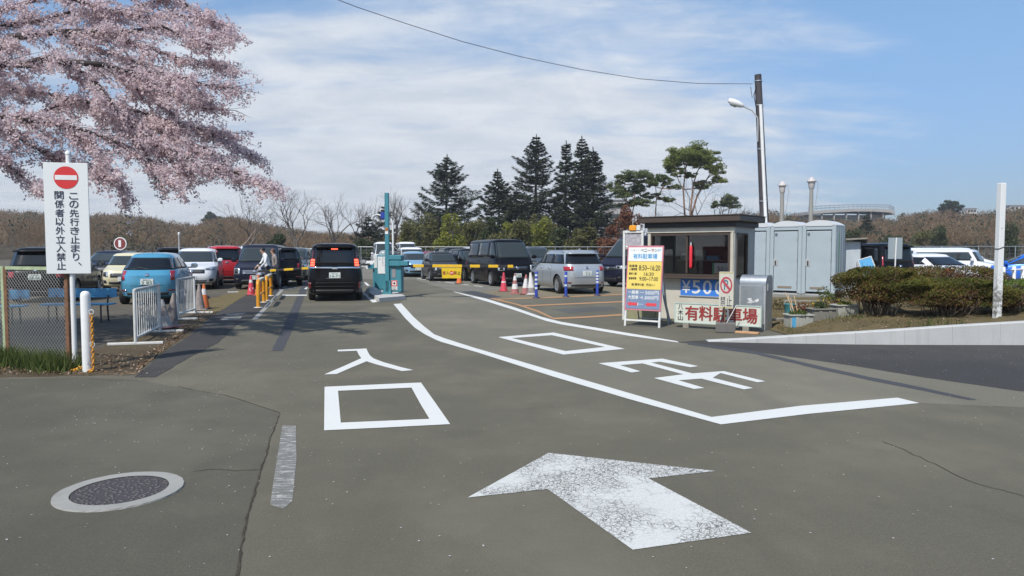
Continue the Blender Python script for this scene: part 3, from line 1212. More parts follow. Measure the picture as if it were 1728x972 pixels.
vs = [(ro_ * math.cos(2 * math.pi * i / NN), -.0085, zc_ + el * ro_ * math.sin(2 * math.pi * i / NN)) for i in range(NN)] + \
     [(ri_ * math.cos(2 * math.pi * i / NN), -.0085, zc_ + el * ri_ * 1.02 * math.sin(2 * math.pi * i / NN)) for i in range(NN)]
mr = mat('faded_sign_red', (.42, .045, .075), .6)
k.add(vs, [(i, (i + 1) % NN, NN + (i + 1) % NN, NN + i) for i in range(NN)], mr)
k.add([(-.085, -.0105, zc_ + .075), (-.062, -.0105, zc_ + .115), (.085, -.0105, zc_ - .075), (.062, -.0105, zc_ - .115)], [(0, 3, 2, 1)], mr)
k.build('prohibition_ring', t)
k = MB()
mt = mat('faded_teal_ink', (.055, .16, .22), .6)
text_on(k, 'P', -.04, zc_ - .09, .075, .19, mt, y=-.0075, bold=.03)
text_on(k, '禁', -.105, pz0 + .05, .095, .19, M_NAVY, y=-.0085, bold=.0)
text_on(k, '止', .008, pz0 + .05, .10, .20, M_NAVY, y=-.0085, bold=.0)
k.build('lettering', t)

# A-board with the prices
pl, pr = G(1053, 549.5), G(1113.5, 553.5)
rza, wa = plane_frame(pl, pr)
t = thing('price_board', 'standing price board with white, yellow and blue fields in a pink frame', 'sign', pl, rza)
hA, zb = 1.70, .34
lean = .18
tm_ = Matrix.Rotation(-math.atan2(lean, hA), 4, 'X')
k = MB()
k.M = tm_
for xx in (.02, wa - .02):
    k.box((xx, .012, zb / 2 + .02), (.042, .03, zb + .04), M_WHITEG)
k.box((wa / 2, .012, .13), (wa - .08, .028, .035), M_WHITEG)
k.build('leg_frame', t)
k = MB()
for xx in (.07, wa - .07):
    k.tube([(xx, lean * .98, hA - .12), (xx, .62, .0)], .016, M_GALV, 6)
k.tube([(.07, .60, .12), (wa - .07, .60, .12)], .012, M_GALV, 6)
k.build('rear_leg', t)
k = MB()
k.M = tm_
k.box((wa / 2, .0, (zb + hA) / 2), (wa, .03, hA - zb), mat('pink_frame', (.50, .17, .20), .5, noise=.1))
k.build('panel', t)
fields = [(1.375, 1.665, mat('board_white', (.68, .70, .68), .5), 'field'), (.785, 1.368, mat('board_yellow', (.70, .54, .12), .5, noise=.04), 'field'), (.372, .778, mat('board_blue', (.16, .22, .33), .5, noise=.06), 'field')]
for z0, z1, m_, nm_ in fields:
    k = MB()
    k.M = tm_
    k.box((wa / 2, -.017, (z0 + z1) / 2), (wa - .05, .006, z1 - z0), m_)
    k.build(nm_, t)
k = MB()
k.M = tm_
y_ = -.0225
mb_ = mat('sky_ink', (.10, .34, .60), .5)
X0, XW = .045, wa - .09


def tb(body, u0, z0, u1, z1, m_, bold=.02):
    text_on(k, body, X0 + u0 * XW, z0, (u1 - u0) * XW, z1 - z0, m_, y=y_, bold=bold)


tb('ー・◎・ー', .0, 1.590, .30, 1.615, M_REDD, .0)
for i, (ch, m_) in enumerate((('ベ', M_INK), ('ニ', M_INK), ('ー', M_REDD), ('ラ', M_REDD), ('ン', M_INK), ('ド', mb_))):
    u = .36 + i * .108
    tb(ch, u, 1.575 if ch != 'ー' else 1.596, u + .088, 1.630 if ch != 'ー' else 1.606, m_, .04)
tb('有料駐車場', .13, 1.425, .88, 1.530, mb_, .035)
tb('駐車場', .02, 1.245, .27, 1.300, M_INK, .03)
tb('入場時間', .02, 1.175, .27, 1.230, M_INK, .03)
tb('8:50~16:20', .33, 1.180, .99, 1.290, M_INK, .02)
tb('最終入園', .02, 1.085, .26, 1.135, M_INK, .03)
tb('16:30', .50, 1.070, .80, 1.140, M_INK, .02)
tb('営業時間', .02, .985, .26, 1.035, M_INK, .03)
tb('9:00~17:00', .36, .965, .94, 1.045, M_INK, .02)
tb('駐車料金', .12, .855, .52, .910, M_INK, .02)
tb('先払い', .58, .855, .86, .910, M_INK, .02)
tb('一般車', .03, .680, .36, .755, M_WHITE, .04)
tb('---', .40, .712, .53, .722, M_WHITE, .02)
tb('500円', .57, .672, .98, .755, M_WHITE, .02)
tb('大型車', .03, .575, .36, .650, M_WHITE, .04)
tb('-', .40, .608, .46, .618, M_WHITE, .02)
tb('1,000円', .47, .565, .98, .650, M_WHITE, .02)
k.build('lettering', t)
k = MB()
k.M = tm_
ra = mat('arrow_red', (.62, .05, .06), .5)
for u0, u1 in ((.0, .33), (.57, .93)):
    a, b = X0 + u0 * XW, X0 + u1 * XW
    zc2, hh = .470, .050
    k.add([(a, y_, zc2), (a + .09, y_, zc2 - hh), (a + .09, y_, zc2 - hh * .6), (b, y_, zc2 - hh * .6), (b, y_, zc2 + hh * .6), (a + .09, y_, zc2 + hh * .6), (a + .09, y_, zc2 + hh)],
          [(0, 1, 2, 3, 4, 5, 6)], ra)
for u in (.40, .45, .50):
    k.box((X0 + u * XW, y_, .47), (.018, .002, .01), M_WHITE)
k.box((X0 + .355 * XW, y_, .47), (.012, .002, .07), M_WHITE)
k.build('arrow', t)
# second stand behind it with an orange lamp
p = G(1064, 541)
t = thing('notice_stand', 'white notice stand behind the price board, topped by an orange lamp', 'sign', (p.x - .12, p.y + .25, 0), R(-20))
k = MB()
for xx in (0, .42):
    k.box((xx, 0, 1.02), (.05, .05, 2.04), M_WHITEG)
k.box((.21, 0, 2.02), (.47, .06, .05), M_WHITEG)
k.build('frame', t)
k = MB()
k.box((.21, 0, 1.80), (.36, .012, .36), mat('faded_poster', (.36, .34, .36), .6, noise=.35, nscale=14))
k.box((.21, -.008, 1.68), (.34, .004, .03), M_WHITE)
k.box((.21, -.008, 1.63), (.30, .004, .012), M_RED)
k.build('poster', t)
k = MB()
k.box((.20, -.01, 2.10), (.16, .10, .13), mat('orange_lens', (.75, .30, .02), .3), bev=.02)
k.box((.33, .0, 2.105), (.09, .10, .12), M_WHITEG, bev=.01)
k.build('warning_lamp', t)
# bent pipe leaning by the booth and a small basket of flowers
p = G(1128, 545)
t = tag(MB().tube([(p.x + .02, p.y - .05, .0), (p.x - .09, p.y + .05, .55), (p.x - .13, p.y + .12, .98)], .028, mat('blue_grey_pipe', (.16, .22, .27), .5), 8).build('pipe'),
        'blue-grey pipe leaning on the booth beside the price board', 'pipe')
p = G(1096, 543)
t = thing('trash_bin', 'olive box behind the legs of the price board', 'box', (p.x - .1, p.y + .3, 0), R(-30))
k = MB()
k.box((0, 0, .16), (.70, .30, .30), mat('olive_box', (.24, .23, .13), .7, noise=.15), bev=.02)
k.build('body', t)
k = MB()
k.box((0, 0, .325), (.74, .34, .03), mat('olive_box_lid', (.20, .19, .11), .7), bev=.01)
k.build('lid', t)

# metal cabinet with a rounded top
p0 = G(1247, 555.5)
p1 = G(1291, 558.5)
rzc, wc = plane_frame(p0, p1)
t = thing('metal_cabinet', 'silver sheet-metal cabinet with a rounded top right of the booth', 'cabinet', p0, rzc)
dc, hc = .42, 1.10
prof = [(0, 0), (0, hc - .17)] + [(.17 - .17 * math.cos(a), hc - .17 + .17 * math.sin(a)) for a in [math.pi / 2 * i / 8 for i in range(1, 9)]] + \
       [(dc - .10 + .10 * math.sin(a), hc - .10 + .10 * math.cos(a)) for a in [math.pi / 2 * i / 6 for i in range(0, 7)]] + [(dc, 0)]
k = MB()
n = len(prof)
vs = [(0, y, z) for y, z in prof] + [(wc, y, z) for y, z in prof]
k.add(vs, [tuple(range(n)), tuple(range(2 * n - 1, n - 1, -1))], M_GALV)
k.add(vs, [(i + n, (i + 1) % n + n, (i + 1) % n, i) for i in range(n)], M_GALV)
k.build('body', t, sharp=40)
k = MB()
k.box((wc / 2 - .01, -.006, .46), (wc * .80, .012, .86), M_GALV, bev=.004)
k.build('door', t)
k = MB()
k.box((.012, -.003, hc / 2 - .1), (.022, .010, hc - .22), M_GREY)
k.box((wc - .012, -.003, hc / 2 - .1), (.022, .010, hc - .22), M_GREY)
k.build('edge_strip', t)
k = MB()
for q in range(9):
    k.box((.20 + random.uniform(0, .20), -.0145, .58 + random.uniform(-.045, .045)), (random.uniform(.03, .09), .003, random.uniform(.012, .03)), M_WHITE)
k.build('torn_label', t)
k = MB()
k.box((wc + .006, .12, .86), (.012, .05, .14), M_GREY, bev=.004)
k.build('latch', t)

# ------------------------------------------------------------------ portable toilets
M_TOI = mat('pale_blue_grp', (.345, .400, .425), .42, noise=.05, nscale=2)
M_TOI2 = mat('pale_blue_grp_dark', (.29, .335, .365), .42, noise=.05, nscale=2)
M_TOIR = mat('white_grp', (.54, .56, .57), .45)
for i, (a, lab) in enumerate(((1379.5, 'pale blue portable toilet at the right end of the row, green stripe down its side'), (1327.5, 'pale blue portable toilet in the middle of the row of three'),
                              (1276.0, 'pale blue portable toilet half hidden behind the ticket booth'))):
    p = G(1380, 499)
    rt_ = R(-39)
    t = thing('portable_toilet', lab, 'toilet cabin', (p.x - math.sin(rt_) * .58 - math.cos(rt_) * 1.13 * i, p.y + math.cos(rt_) * .58 - math.sin(rt_) * 1.13 * i, 0), rt_, 'portable toilets behind the booth')
    W2, D2, HT = .54, .58, 2.42
    k = MB()
    for (cx, cy, sx_, sy_) in ((0, D2, 2 * W2 - .06, .04), (-W2, 0, .045, 2 * D2), (W2, 0, .045, 2 * D2)):
        k.box((cx, cy, HT / 2 + .05), (sx_, sy_, HT), M_TOI)
    for q in (-.3, 0, .3):
        k.box((W2 + .026, q, HT / 2 + .05), (.012, .10, HT - .2), M_TOI2)
    for sx_ in (-1, 1):
        k.box((sx_ * (W2 - .05), -D2 + .01, HT / 2 + .05), (.115, .08, HT), M_TOI)
    k.box((0, -D2 + .02, HT - .02), (2 * W2 - .22, .06, .17), M_TOI)
    k.build('shell', t)
    k = MB()
    dp_ = []
    for q in range(13):
        u = -1 + 2 * q / 12
        dp_.append((u * (W2 + .01), HT + .06 + .17 * (1 - abs(u) ** 2.2)))
    k.prism([(-W2 - .02, HT + .02)] + dp_ + [(W2 + .02, HT + .02)], -D2 - .03, D2 + .03, M_TOIR)
    k.build('roof', t)
    k = MB()
    k.box((0, -D2 - .012, 1.20), (2 * W2 - .25, .04, 2.14), M_TOI, bev=.012)
    d = k.build('door', t)
    k = MB()
    k.box((-.34, -D2 - .038, 2.16), (.085, .012, .10), mat('vent_grey', (.10, .12, .14), .6))
    k.build('vent', d)
    k = MB()
    k.box((-.35, -D2 - .04, 1.16), (.15, .014, .26), M_GREY, bev=.005)
    k.box((-.35, -D2 - .052, 1.14), (.045, .02, .15), M_INK)
    k.build('handle', d)
    k = MB()
    for z_ in (.45, 1.25, 2.0):
        k.box((.40, -D2 - .038, z_), (.025, .02, .11), M_GREY)
    k.build('hinge', d)
    k = MB()
    k.box((-.02, -D2 - .039, .27), (.50, .012, .07), mat('rust_stain_plate', (.22, .17, .13), .8))
    k.build('kick_grille', d)
    k = MB()
    k.box((0, 0, .03), (2 * W2 + .02, 2 * D2 + .02, .06), M_GREY)
    for sx_ in (-1, 1):
        k.box((sx_ * .46, -D2 - .02, .12), (.08, .05, .09), M_GREY)
    k.build('base', t)
    if i == 0:
        k = MB()
        k.box((W2 + .034, -.22, 1.45), (.004, .045, 1.5), mat('moss_green', (.10, .30, .10), .7, noise=.3))
        k.build('green_stripe', t)
        k = MB()
        k.box((W2 + .05, -.28, .62), (.05, .12, .30), M_WHITE, bev=.02)
        k.build('holder', t)
# shed behind them
t = thing('storage_shed', 'small weathered white shed with a lean-to roof beside the toilets', 'shed', (12.25, 26.05, 0), R(-3))
k = MB()
k.box((-.05, .4, .95), (1.12, .8, 1.9), mat('shed_panel', (.46, .50, .53), .6, noise=.15, nscale=2))
k.build('wall', t)
k = MB()
k.add([(-.75, -.25, 1.93), (.62, -.25, 2.0), (.68, -.05, 1.84), (.68, .85, 1.84), (.55, .85, 2.0), (-.75, .85, 1.93),
       (-.75, -.25, 1.98), (.62, -.25, 2.05), (.68, -.05, 1.89), (.68, .85, 1.89), (.55, .85, 2.05), (-.75, .85, 1.98)],
      [(0, 5, 4, 1), (1, 4, 3, 2), (6, 7, 10, 11), (7, 8, 9, 10), (0, 1, 7, 6), (1, 2, 8, 7), (2, 3, 9, 8), (3, 4, 10, 9), (4, 5, 11, 10), (5, 0, 6, 11)], M_OLDW)
k.build('roof', t)
k = MB()
k.box((.505, -.006, .95), (.03, .03, 1.88), M_DARK)
k.box((.36, -.008, .6), (.012, .012, 1.1), M_RUST)
k.box((-.35, -.03, .45), (.06, .05, .9), mat('lilac_post', (.28, .28, .36), .6))
k.build('trim', t)
# blue panel leaning on it
pA, pB = AT(1466, 470, 24.9), AT(1482, 469, 24.9)
t = thing('blue_panel', 'bright blue framed panel leaning askew on the shed', 'panel', (pA.x - .10, pA.y, .55), 0)
k = MB()
k.M = Matrix.Rotation(R(17), 4, 'Y').inverted() @ Matrix.Rotation(R(-12), 4, 'X')
k.box((.22, 0, .36), (.46, .02, .76), mat('panel_blue', (.10, .34, .58), .5, noise=.06))
sf = k.build('sheet', t)
k2 = MB()
k2.M = k.M
for (cx, cz, sx_, sz_) in ((.22, .745, .50, .03), (.22, -.025, .50, .03), (-.02, .36, .03, .74), (.46, .36, .03, .74)):
    k2.box((cx, -.003, cz), (sx_, .035, sz_), M_WHITEG)
k2.build('frame', t)
k = MB()
k.box((.26, .10, -.30), (.60, .12, .50), M_OLDW)
k.build('support_box', t)
# the back of a sign on a post
p = AT(1508, 462, 17.5)
t = thing('sign_plate', 'grey back of a square sign plate on a thin white post above the bushes', 'sign', (p.x, 17.5, bed_h(p.x, 17.5)), R(4))
zt = AT(1508, 401, 17.5).z - t.location.z
k = MB()
k.tube([(0, -.02, 0), (0.035, -.02, zt)], .016, M_WHITE, 8)
k.build('post', t)
k = MB()
k.box((.03, .012, zt - .26), (.36, .008, .52), mat('sign_back', (.37, .42, .44), .45, .3))
k.build('plate', t)
# tall white square post
p = AT(1682, 543, 13.0)
zb_ = bed_h(p.x, 13.0) - .05
t = thing('post', 'tall white square post with peeling paint at its foot', 'post', (p.x, 13.0, zb_), R(6))
zt = AT(1681, 309, 13.0).z - zb_
k = MB()
q = NT('peeling_white')
zz = q.n('ShaderNodeSeparateXYZ')
q.l(q.tc.outputs['Object'], zz.inputs[0])
pe = q.math('MULTIPLY', q.rng(zz.outputs[2], .35, 1.05, 1, 0, True), q.rng(q.noise(13, 6, .7), .44, .56, 0, 1))
q.color(q.mix(pe, (.70, .71, .69), (.20, .19, .17)))
k.box((0, 0, zt / 2), (.105, .105, zt), q.m, bev=.008)
k.build('shaft', t)
k = MB()
k.tube([(.056 * a, .056 * b, 1.33 + .02 * a) for a, b in ((-1, -1), (1, -1), (1, 1), (-1, 1), (-1, -1))], .008, M_INK, 5)
k.build('wire_tie', t)
k = MB()
k.lathe([(.008, -.056), (.008, -.05)], M_INK, 8, (-.01, 0, zt - .82), 'Y')
k.build('bolt', t)
# white pipe fence
t = thing('pipe_fence', 'low white pipe fence in front of the right-hand cars', 'fence', (0, 0, 0))
fp = [AT(1668, 476, 18.6), AT(1692, 488, 17.0), AT(1710, 484, 17.6), AT(1725, 480, 18.2), AT(1760, 474, 19.4), AT(1800, 468, 20.6)]
base = [Vector((q.x, q.y, 0.0)) for q in fp]
htop = 1.20
for q in base:
    k = MB()
    k.lathe([(.045, 0), (.045, htop - .02), (.03, htop)], M_WHITE, 10, (q.x, q.y, 0))
    k.build('post', t)
for z_ in (htop - .09, .62):
    k = MB()
    k.tube([(q.x, q.y, z_) for q in base], .024, M_WHITE, 8)
    k.build('rail', t)
k = MB()
a, b = base[1], base[2]
k.prism([(0, .38), (.30, .45), (.30, .98), (0, .85)], -.01, .01, mat('pink_grey_plate', (.36, .31, .33), .6, noise=.15))
o = k.build('plate', t, (a.x + .10, a.y + .1, 0), .65)
# ------------------------------------------------------------------ left: sign, bollard, fence, benches
p = G(127, 622)
t = thing('no_entry_sign', 'tall white sign with a red no-entry disc and two columns of dark Japanese text', 'sign', p, R(12))
k = MB()
k.tube([(0, 0, 0), (0, 0, 2.88)], .031, M_WHITE, 14)
k.lathe([(.036, 2.87), (.036, 2.90), (.02, 2.92)], M_WHITE, 12)
k.build('post', t)
sw_, sz0, sz1 = .535, 1.285, 2.755
k = MB()
k.box((-.02, -.045, (sz0 + sz1) / 2), (sw_, .018, sz1 - sz0), mat('sign_white', (.70, .72, .71), .35), bev=.004)
k.build('panel', t)
k = MB()
for z_ in (sz0 + .3, sz1 - .3):
    k.box((0, -.02, z_), (.10, .05, .04), M_GALV)
k.build('bracket', t)
x0_ = -.02 - sw_ / 2
k = MB()
for i, ch in enumerate('関係者以外立入禁止'):
    text_on(k, ch, x0_ + .128, sz1 - .375 - .105 - i * .1165, .108, .104, M_NAVY, y=-.058, bold=.018)
for i, ch in enumerate('この先行き止まり、'):
    z_ = sz1 - .375 - .105 - i * .1165
    if ch == '、':
        text_on(k, ch, x0_ + .385, z_ + .055, .04, .04, M_NAVY, y=-.058, bold=.018)
    elif ch == 'り':
        text_on(k, ch, x0_ + .325, z_, .075, .104, M_NAVY, y=-.058, bold=.018)
    else:
        text_on(k, ch, x0_ + .302, z_, .108, .100 if ch != 'こ' else .085, M_NAVY, y=-.058, bold=.018)
k.build('lettering', t)
k = MB()
cxx, czz, rr_ = x0_ + .272, sz1 - .195, .148
k.add([(cxx + rr_ * math.cos(2 * math.pi * i / 40), -.058, czz + rr_ * math.sin(2 * math.pi * i / 40)) for i in range(40)], [tuple(range(40))], M_RED)
k.box((cxx, -.060, czz), (.265, .003, .062), M_WHITE)
k.build('no_entry_disc', t)

p = G(148, 627)
bol = p
t = thing('bollard', 'white round-topped bollard with rings for a chain beside the no-entry sign', 'bollard', p)
k = MB()
k.lathe([(.060, 0), (.060, 1.0), (.054, 1.035), (.036, 1.058), (.0, 1.066)], M_WHITE, 20)
k.build('shaft', t)
k = MB()
for z_ in (.79, .36):
    k.tube([(.085 + .030 * math.cos(a), -.02, z_ + .030 * math.sin(a)) for a in [2 * math.pi * i / 14 for i in range(15)]], .006, M_WHITEG, 6)
k.build('ring', t)


def chain_links(mb, pts, m, L_=.052, r=.007, w=.016):
    P = [Vector(q) for q in pts]
    acc = []
    for i in range(len(P) - 1):
        d = P[i + 1] - P[i]
        n = max(1, int(d.length / (L_ * .72)))
        for j in range(n):
            acc.append((P[i].lerp(P[i + 1], (j + .5) / n), d.normalized()))
    for i, (c, d) in enumerate(acc):
        a = d.orthogonal().normalized()
        b_ = d.cross(a)
        if i % 2:
            a, b_ = b_, a
        mb.tube([c + d * (L_ / 2 * math.cos(q)) + a * (w * math.sin(q)) for q in [2 * math.pi * z_ / 10 for z_ in range(11)]], r, m, 5, cap=False)


k = MB()
bx, by = p.x + .085, p.y - .02
chain_links(k, [(bx, by, .76), (bx + .004, by, .36), (bx + .002, by, .03), (bx - .03, by - .03, .02), (bx + .03, by - .06, .02), (bx - .04, by - .08, .02)], M_ORG)
o = k.build('chain')
tag(o, 'orange-yellow chain hanging down the white bollard to the soil', 'chain')
k = MB()
chain_links(k, [(p.x - .09, p.y + .05, .05), (p.x - .16, p.y + .02, .03), (p.x - .20, p.y - .03, .02), (p.x - .12, p.y - .04, .03), (p.x - .08, p.y + .0, .06), (p.x - .15, p.y + .06, .05)], M_ORG)
tag(k.build('chain'), 'orange-yellow chain heaped on the soil left of the white bollard', 'chain')

# chain-link fence
M_WIRE = mat('dull_wire', (.30, .31, .29), .6, .3)
pA = G(117, 622)
pB = G(15, 612)
pC = pB + (pB - pA) * 1.6
pC.z = 0
t = thing('chain_link_fence', 'rusty chain-link fence with pale green top rail at the left edge', 'fence', pA, 0)
hf = 1.36
rel = [Vector((0, 0, 0)), pB - pA, pC - pA]
for i, q in enumerate(rel):
    k = MB()
    k.box((q.x, q.y, hf / 2), (.045, .045, hf), M_RUST)
    if i == 1:
        k.box((q.x - .042, q.y, hf / 2), (.035, .04, hf), M_PALEG)
    k.build('post', t)
for i in range(2):
    a, b = rel[i], rel[i + 1]
    d = (b - a)
    ang_ = math.atan2(d.y, d.x)
    k = MB()
    k.box(((a.x + b.x) / 2, (a.y + b.y) / 2, hf - .01), (d.length - .05, .04, .045), M_PALEG, rz=ang_)
    k.build('rail', t)
    k = MB()
    W_, s_ = d.length, .062
    e = d.normalized()
    nrm = Vector((-e.y, e.x, 0)) * .005
    for fam in (1, -1):
        u = -hf
        while u < W_ + hf:
            # the line x = u + fam * z clipped to the panel
            za, zb2 = .04, hf - .04
            xa, xb = u + (0 if fam > 0 else hf) + fam * za, u + (0 if fam > 0 else hf) + fam * zb2
            if not (max(xa, xb) < 0 or min(xa, xb) > W_):
                def at_x(x):
                    return za + (x - xa) / (xb - xa) * (zb2 - za)
                lo, hi = max(0, min(xa, xb)), min(W_, max(xa, xb))
                p0 = a + e * lo + Vector((0, 0, at_x(lo))) + nrm * fam
                p1 = a + e * hi + Vector((0, 0, at_x(hi))) + nrm * fam
                k.tube([p0, p1], .0030, M_WIRE, 4, cap=False)
            u += s_
    k.build('wire_mesh', t)


def bench(px, py, wid, rz_, label):
    p = G(px, py)
    t = thing('bench', label, 'bench', p, rz_, 'blue benches behind the chain-link fence')
    k = MB()
    for y_ in (0, .13, .26):
        k.box((0, y_ + .06, .40), (wid, .11, .035), M_BENCH, bev=.006)
    k.build('seat', t)
    k = MB()
    k.box((0, .40, .66), (wid, .03, .16), M_BENCH, bev=.006)
    k.box((0, .41, .56), (wid, .03, .04), M_BENCH)
    k.build('backrest', t)
    for s in (-1, 1):
        k = MB()
        k.tube([(s * (wid / 2 - .18), .02, 0), (s * (wid / 2 - .18), .02, .38), (s * (wid / 2 - .18), .34, .38), (s * (wid / 2 - .18), .44, .74)], .018, M_DARK, 6)
        k.tube([(s * (wid / 2 - .18), .34, .38), (s * (wid / 2 - .18), .38, 0)], .018, M_DARK, 6)
        k.build('leg', t)


bench(126, 545, 1.45, R(6), 'blue slatted bench between the white bollard and the fenced-off minivan')
bench(-28, 550, 1.45, R(10), 'blue slatted bench cut by the left edge of the view')

# round number sign in the lot
p = G(205, 470)
t = thing('lot_number_sign', 'small round dark red sign with a white 1 in the left lot', 'sign', p)
zc3 = AT(205, 411, p.y).z
k = MB()
k.tube([(0, 0.02, 0), (0, .02, zc3)], .03, M_WHITE, 8)
k.build('post', t)
k = MB()
k.lathe([(.36, 0), (.36, .03)], M_WHITE, 28, (0, -.03, zc3), 'Y')
k.lathe([(.305, -.008), (.305, .01)], mat('maroon', (.20, .035, .035), .5), 28, (0, -.03, zc3), 'Y')
text_on(k, '1', -.09, zc3 - .19, .14, .38, M_WHITE, y=-.045, bold=.03)
k.build('disc', t)
# a plain pale stake between the cars
p = G(304, 478)
tag(MB().lathe([(.035, 0), (.035, 2.3), (.06, 2.36), (.05, 2.45), (0, 2.47)], M_WHITEG, 8).build('marker_pole', None, p), 'thin pale marker pole behind the white crossover', 'pole')


def barrier(pl, pr, label):
    rz_, w = plane_frame(pl, pr)
    t = thing('crowd_barrier', label, 'barrier', pl, rz_, 'white crowd barriers at the lot edge')
    z0, z1 = .10, .93
    k = MB()
    for x in (0, w):
        k.tube([(x, 0, .03), (x, 0, z1)], .027, M_WHITEG, 10)
    for z_ in (z0 + .02, z1):
        k.tube([(-.0, 0, z_), (w, 0, z_)], .024, M_WHITEG, 10)
    k.build('frame', t)
    k = MB()
    n = 12
    for i in range(1, n):
        x = w * i / n
        k.tube([(x, 0, z0 + .03), (x, 0, z1 - .02)], .0095, M_WHITEG, 6)
    k.box((w * .22, -.008, .66), (w * .20, .006, .03), M_WHITE)
    k.build('bars', t)
    for x in (0, w):
        k = MB()
        k.box((x, 0, .025), (.05, .86, .045), M_WHITEG, bev=.008)
        k.box((x, -.43, .025), (.035, .01, .032), M_DARK)
        k.build('foot', t)


barrier(G(229, 582), G(270, 561), 'white barred crowd barrier nearest the road edge')
barrier(G(300, 540), G(329, 529), 'white barred crowd barrier second from the road edge, beside the blue hatchback')


def cone(px, py, h, label, c1, c2, base=M_DARK, bands=((.38, .58), (.72, .88)), tilt=0.0, group='traffic cones', flat=False):
    p = G(px, py)
    t = thing('traffic_cone', label, 'traffic cone', p, random.uniform(0, .6), group)
    if tilt:
        t.rotation_euler = (0, tilt, 0)
        t.location.z = abs(math.sin(tilt)) * h * .16
    r0, r1 = h * .20, h * .04
    k = MB()
    zs = sorted({0.0, 1.0, *[b for q in bands for b in q]})
    for i in range(len(zs) - 1):
        mid = (zs[i] + zs[i + 1]) / 2
        m_ = c2 if any(a < mid < b for a, b in bands) else c1
        k.lathe([(r0 + (r1 - r0) * zs[i], .03 + zs[i] * (h - .03)), (r0 + (r1 - r0) * zs[i + 1], .03 + zs[i + 1] * (h - .03))], m_, 20)
    k.build('body', t)
    k = MB()
    s_ = h * .27
    k.box((0, 0, .016), (2 * s_, 2 * s_, .032), base, bev=.02)
    k.build('base', t)
    return t


C_RED = mat('cone_red', (.58, .055, .085), .5)
C_ORG = mat('cone_orange', (.62, .16, .04), .5)
C_WHT = mat('cone_white', (.62, .60, .58), .5, noise=.1, nscale=10)
C_FAD = mat('cone_faded', (.25, .215, .20), .7, noise=.35, nscale=9)
C_FADR = mat('cone_faded_red', (.33, .13, .12), .7, noise=.3, nscale=9)
C_BAS = mat('cone_base_red', (.20, .055, .05), .6)
t = cone(424, 498, .70, 'red cone with a white curl mark by the orange guard arches', C_RED, C_WHT, C_BAS, ((.62, .78),))
t.rotation_euler = (0, 0, R(20))
k = MB()
k.tube([(.06 * math.cos(a) + .01, -.128 + .045 * math.sin(a) + .02, .22 + .07 * math.sin(a)) for a in [q * .45 for q in range(11)]], .012, C_WHT, 6)
k.build('curl_mark', t)
cone(437, 499, .72, 'orange-red cone with a pale green band just behind the red one by the guard arches', C_ORG, mat('cone_pale', (.42, .46, .42), .5), C_BAS, ((.60, .80),))
cone(775, 479, .70, 'orange cone with white bands beside the yellow banner', C_ORG, C_WHT)
cone(850, 492, .74, 'bright red cone in front of the big black van', C_RED, C_WHT, C_BAS, ((.45, .52),))
cone(869, 496, .74, 'faded cone with brown and white diagonal patches in front of the big black van', C_FADR, C_WHT, C_FADR, ((.22, .48), (.66, .90)))
cone(886, 497, .72, 'dirty white and red cone touching the nose of the silver people carrier', C_FADR, C_WHT, C_BAS, ((.30, .78),), tilt=.06)
cone(897, 498, .80, 'pale grey cone leaning behind the first blue and white post', C_WHT, C_FAD, C_FAD, ((.05, .3),), tilt=-.05)
cone(289, 552, .70, 'grimy grey cone between the two crowd barriers', C_FAD, mat('cone_grime', (.19, .17, .165), .8, noise=.3), C_FADR, ((.15, .55),), tilt=.10)
cone(281, 555, .60, 'pale grey cone leaning on the grimy one between the barriers', mat('cone_pale_grey', (.34, .34, .32), .7, noise=.2), C_FAD, C_FADR, ((.4, .75),), tilt=-.12)
cone(337, 523, .70, 'faded grey cone at the far end of the second barrier', C_FAD, C_FAD, C_FAD)
cone(345, 521, .68, 'orange-striped cone behind the faded grey one at the second barrier', C_ORG, C_WHT, M_DARK, ((.55, .8),))

# orange guard arches
for i, ((ax, ay), (bx_, by_), lab) in enumerate((((436, 520), (445.5, 511), 'orange guard arch nearest the camera on the dark path'), ((450, 508), (457.5, 500), 'orange guard arch farther along the dark path'))):
    a, b = G(ax, ay), G(bx_, by_)
    rz_, w = plane_frame(a, b)
    t = thing('guard_arch', lab, 'guard rail', a, rz_, 'orange guard arches beside the path')
    hh = .74
    k = MB()
    k.tube([(0, 0, 0), (0, 0, hh - .10), (.03, 0, hh - .03), (.10, 0, hh), (w - .10, 0, hh), (w - .03, 0, hh - .03), (w, 0, hh - .10), (w, 0, 0)], .052, M_ORG, 12)
    k.build('hoop', t)
    k = MB()
    k.tube([(0, 0, .34), (w, 0, .34)], .03, M_ORG, 10)
    k.build('cross_bar', t)
    k = MB()
    k.box((w / 2, 0, hh + .02), (w * .8, .115, .065), mat('reflective_wrap', (.50, .47, .36), .4, noise=.2))
    k.build('reflective_wrap', t)
    k = MB()
    for x in (0, w):
        k.lathe([(.12, .018), (.12, .026), (.055, .034)], M_WHITEG, 14, (x, 0, 0))
    k.build('floor_flange', t)

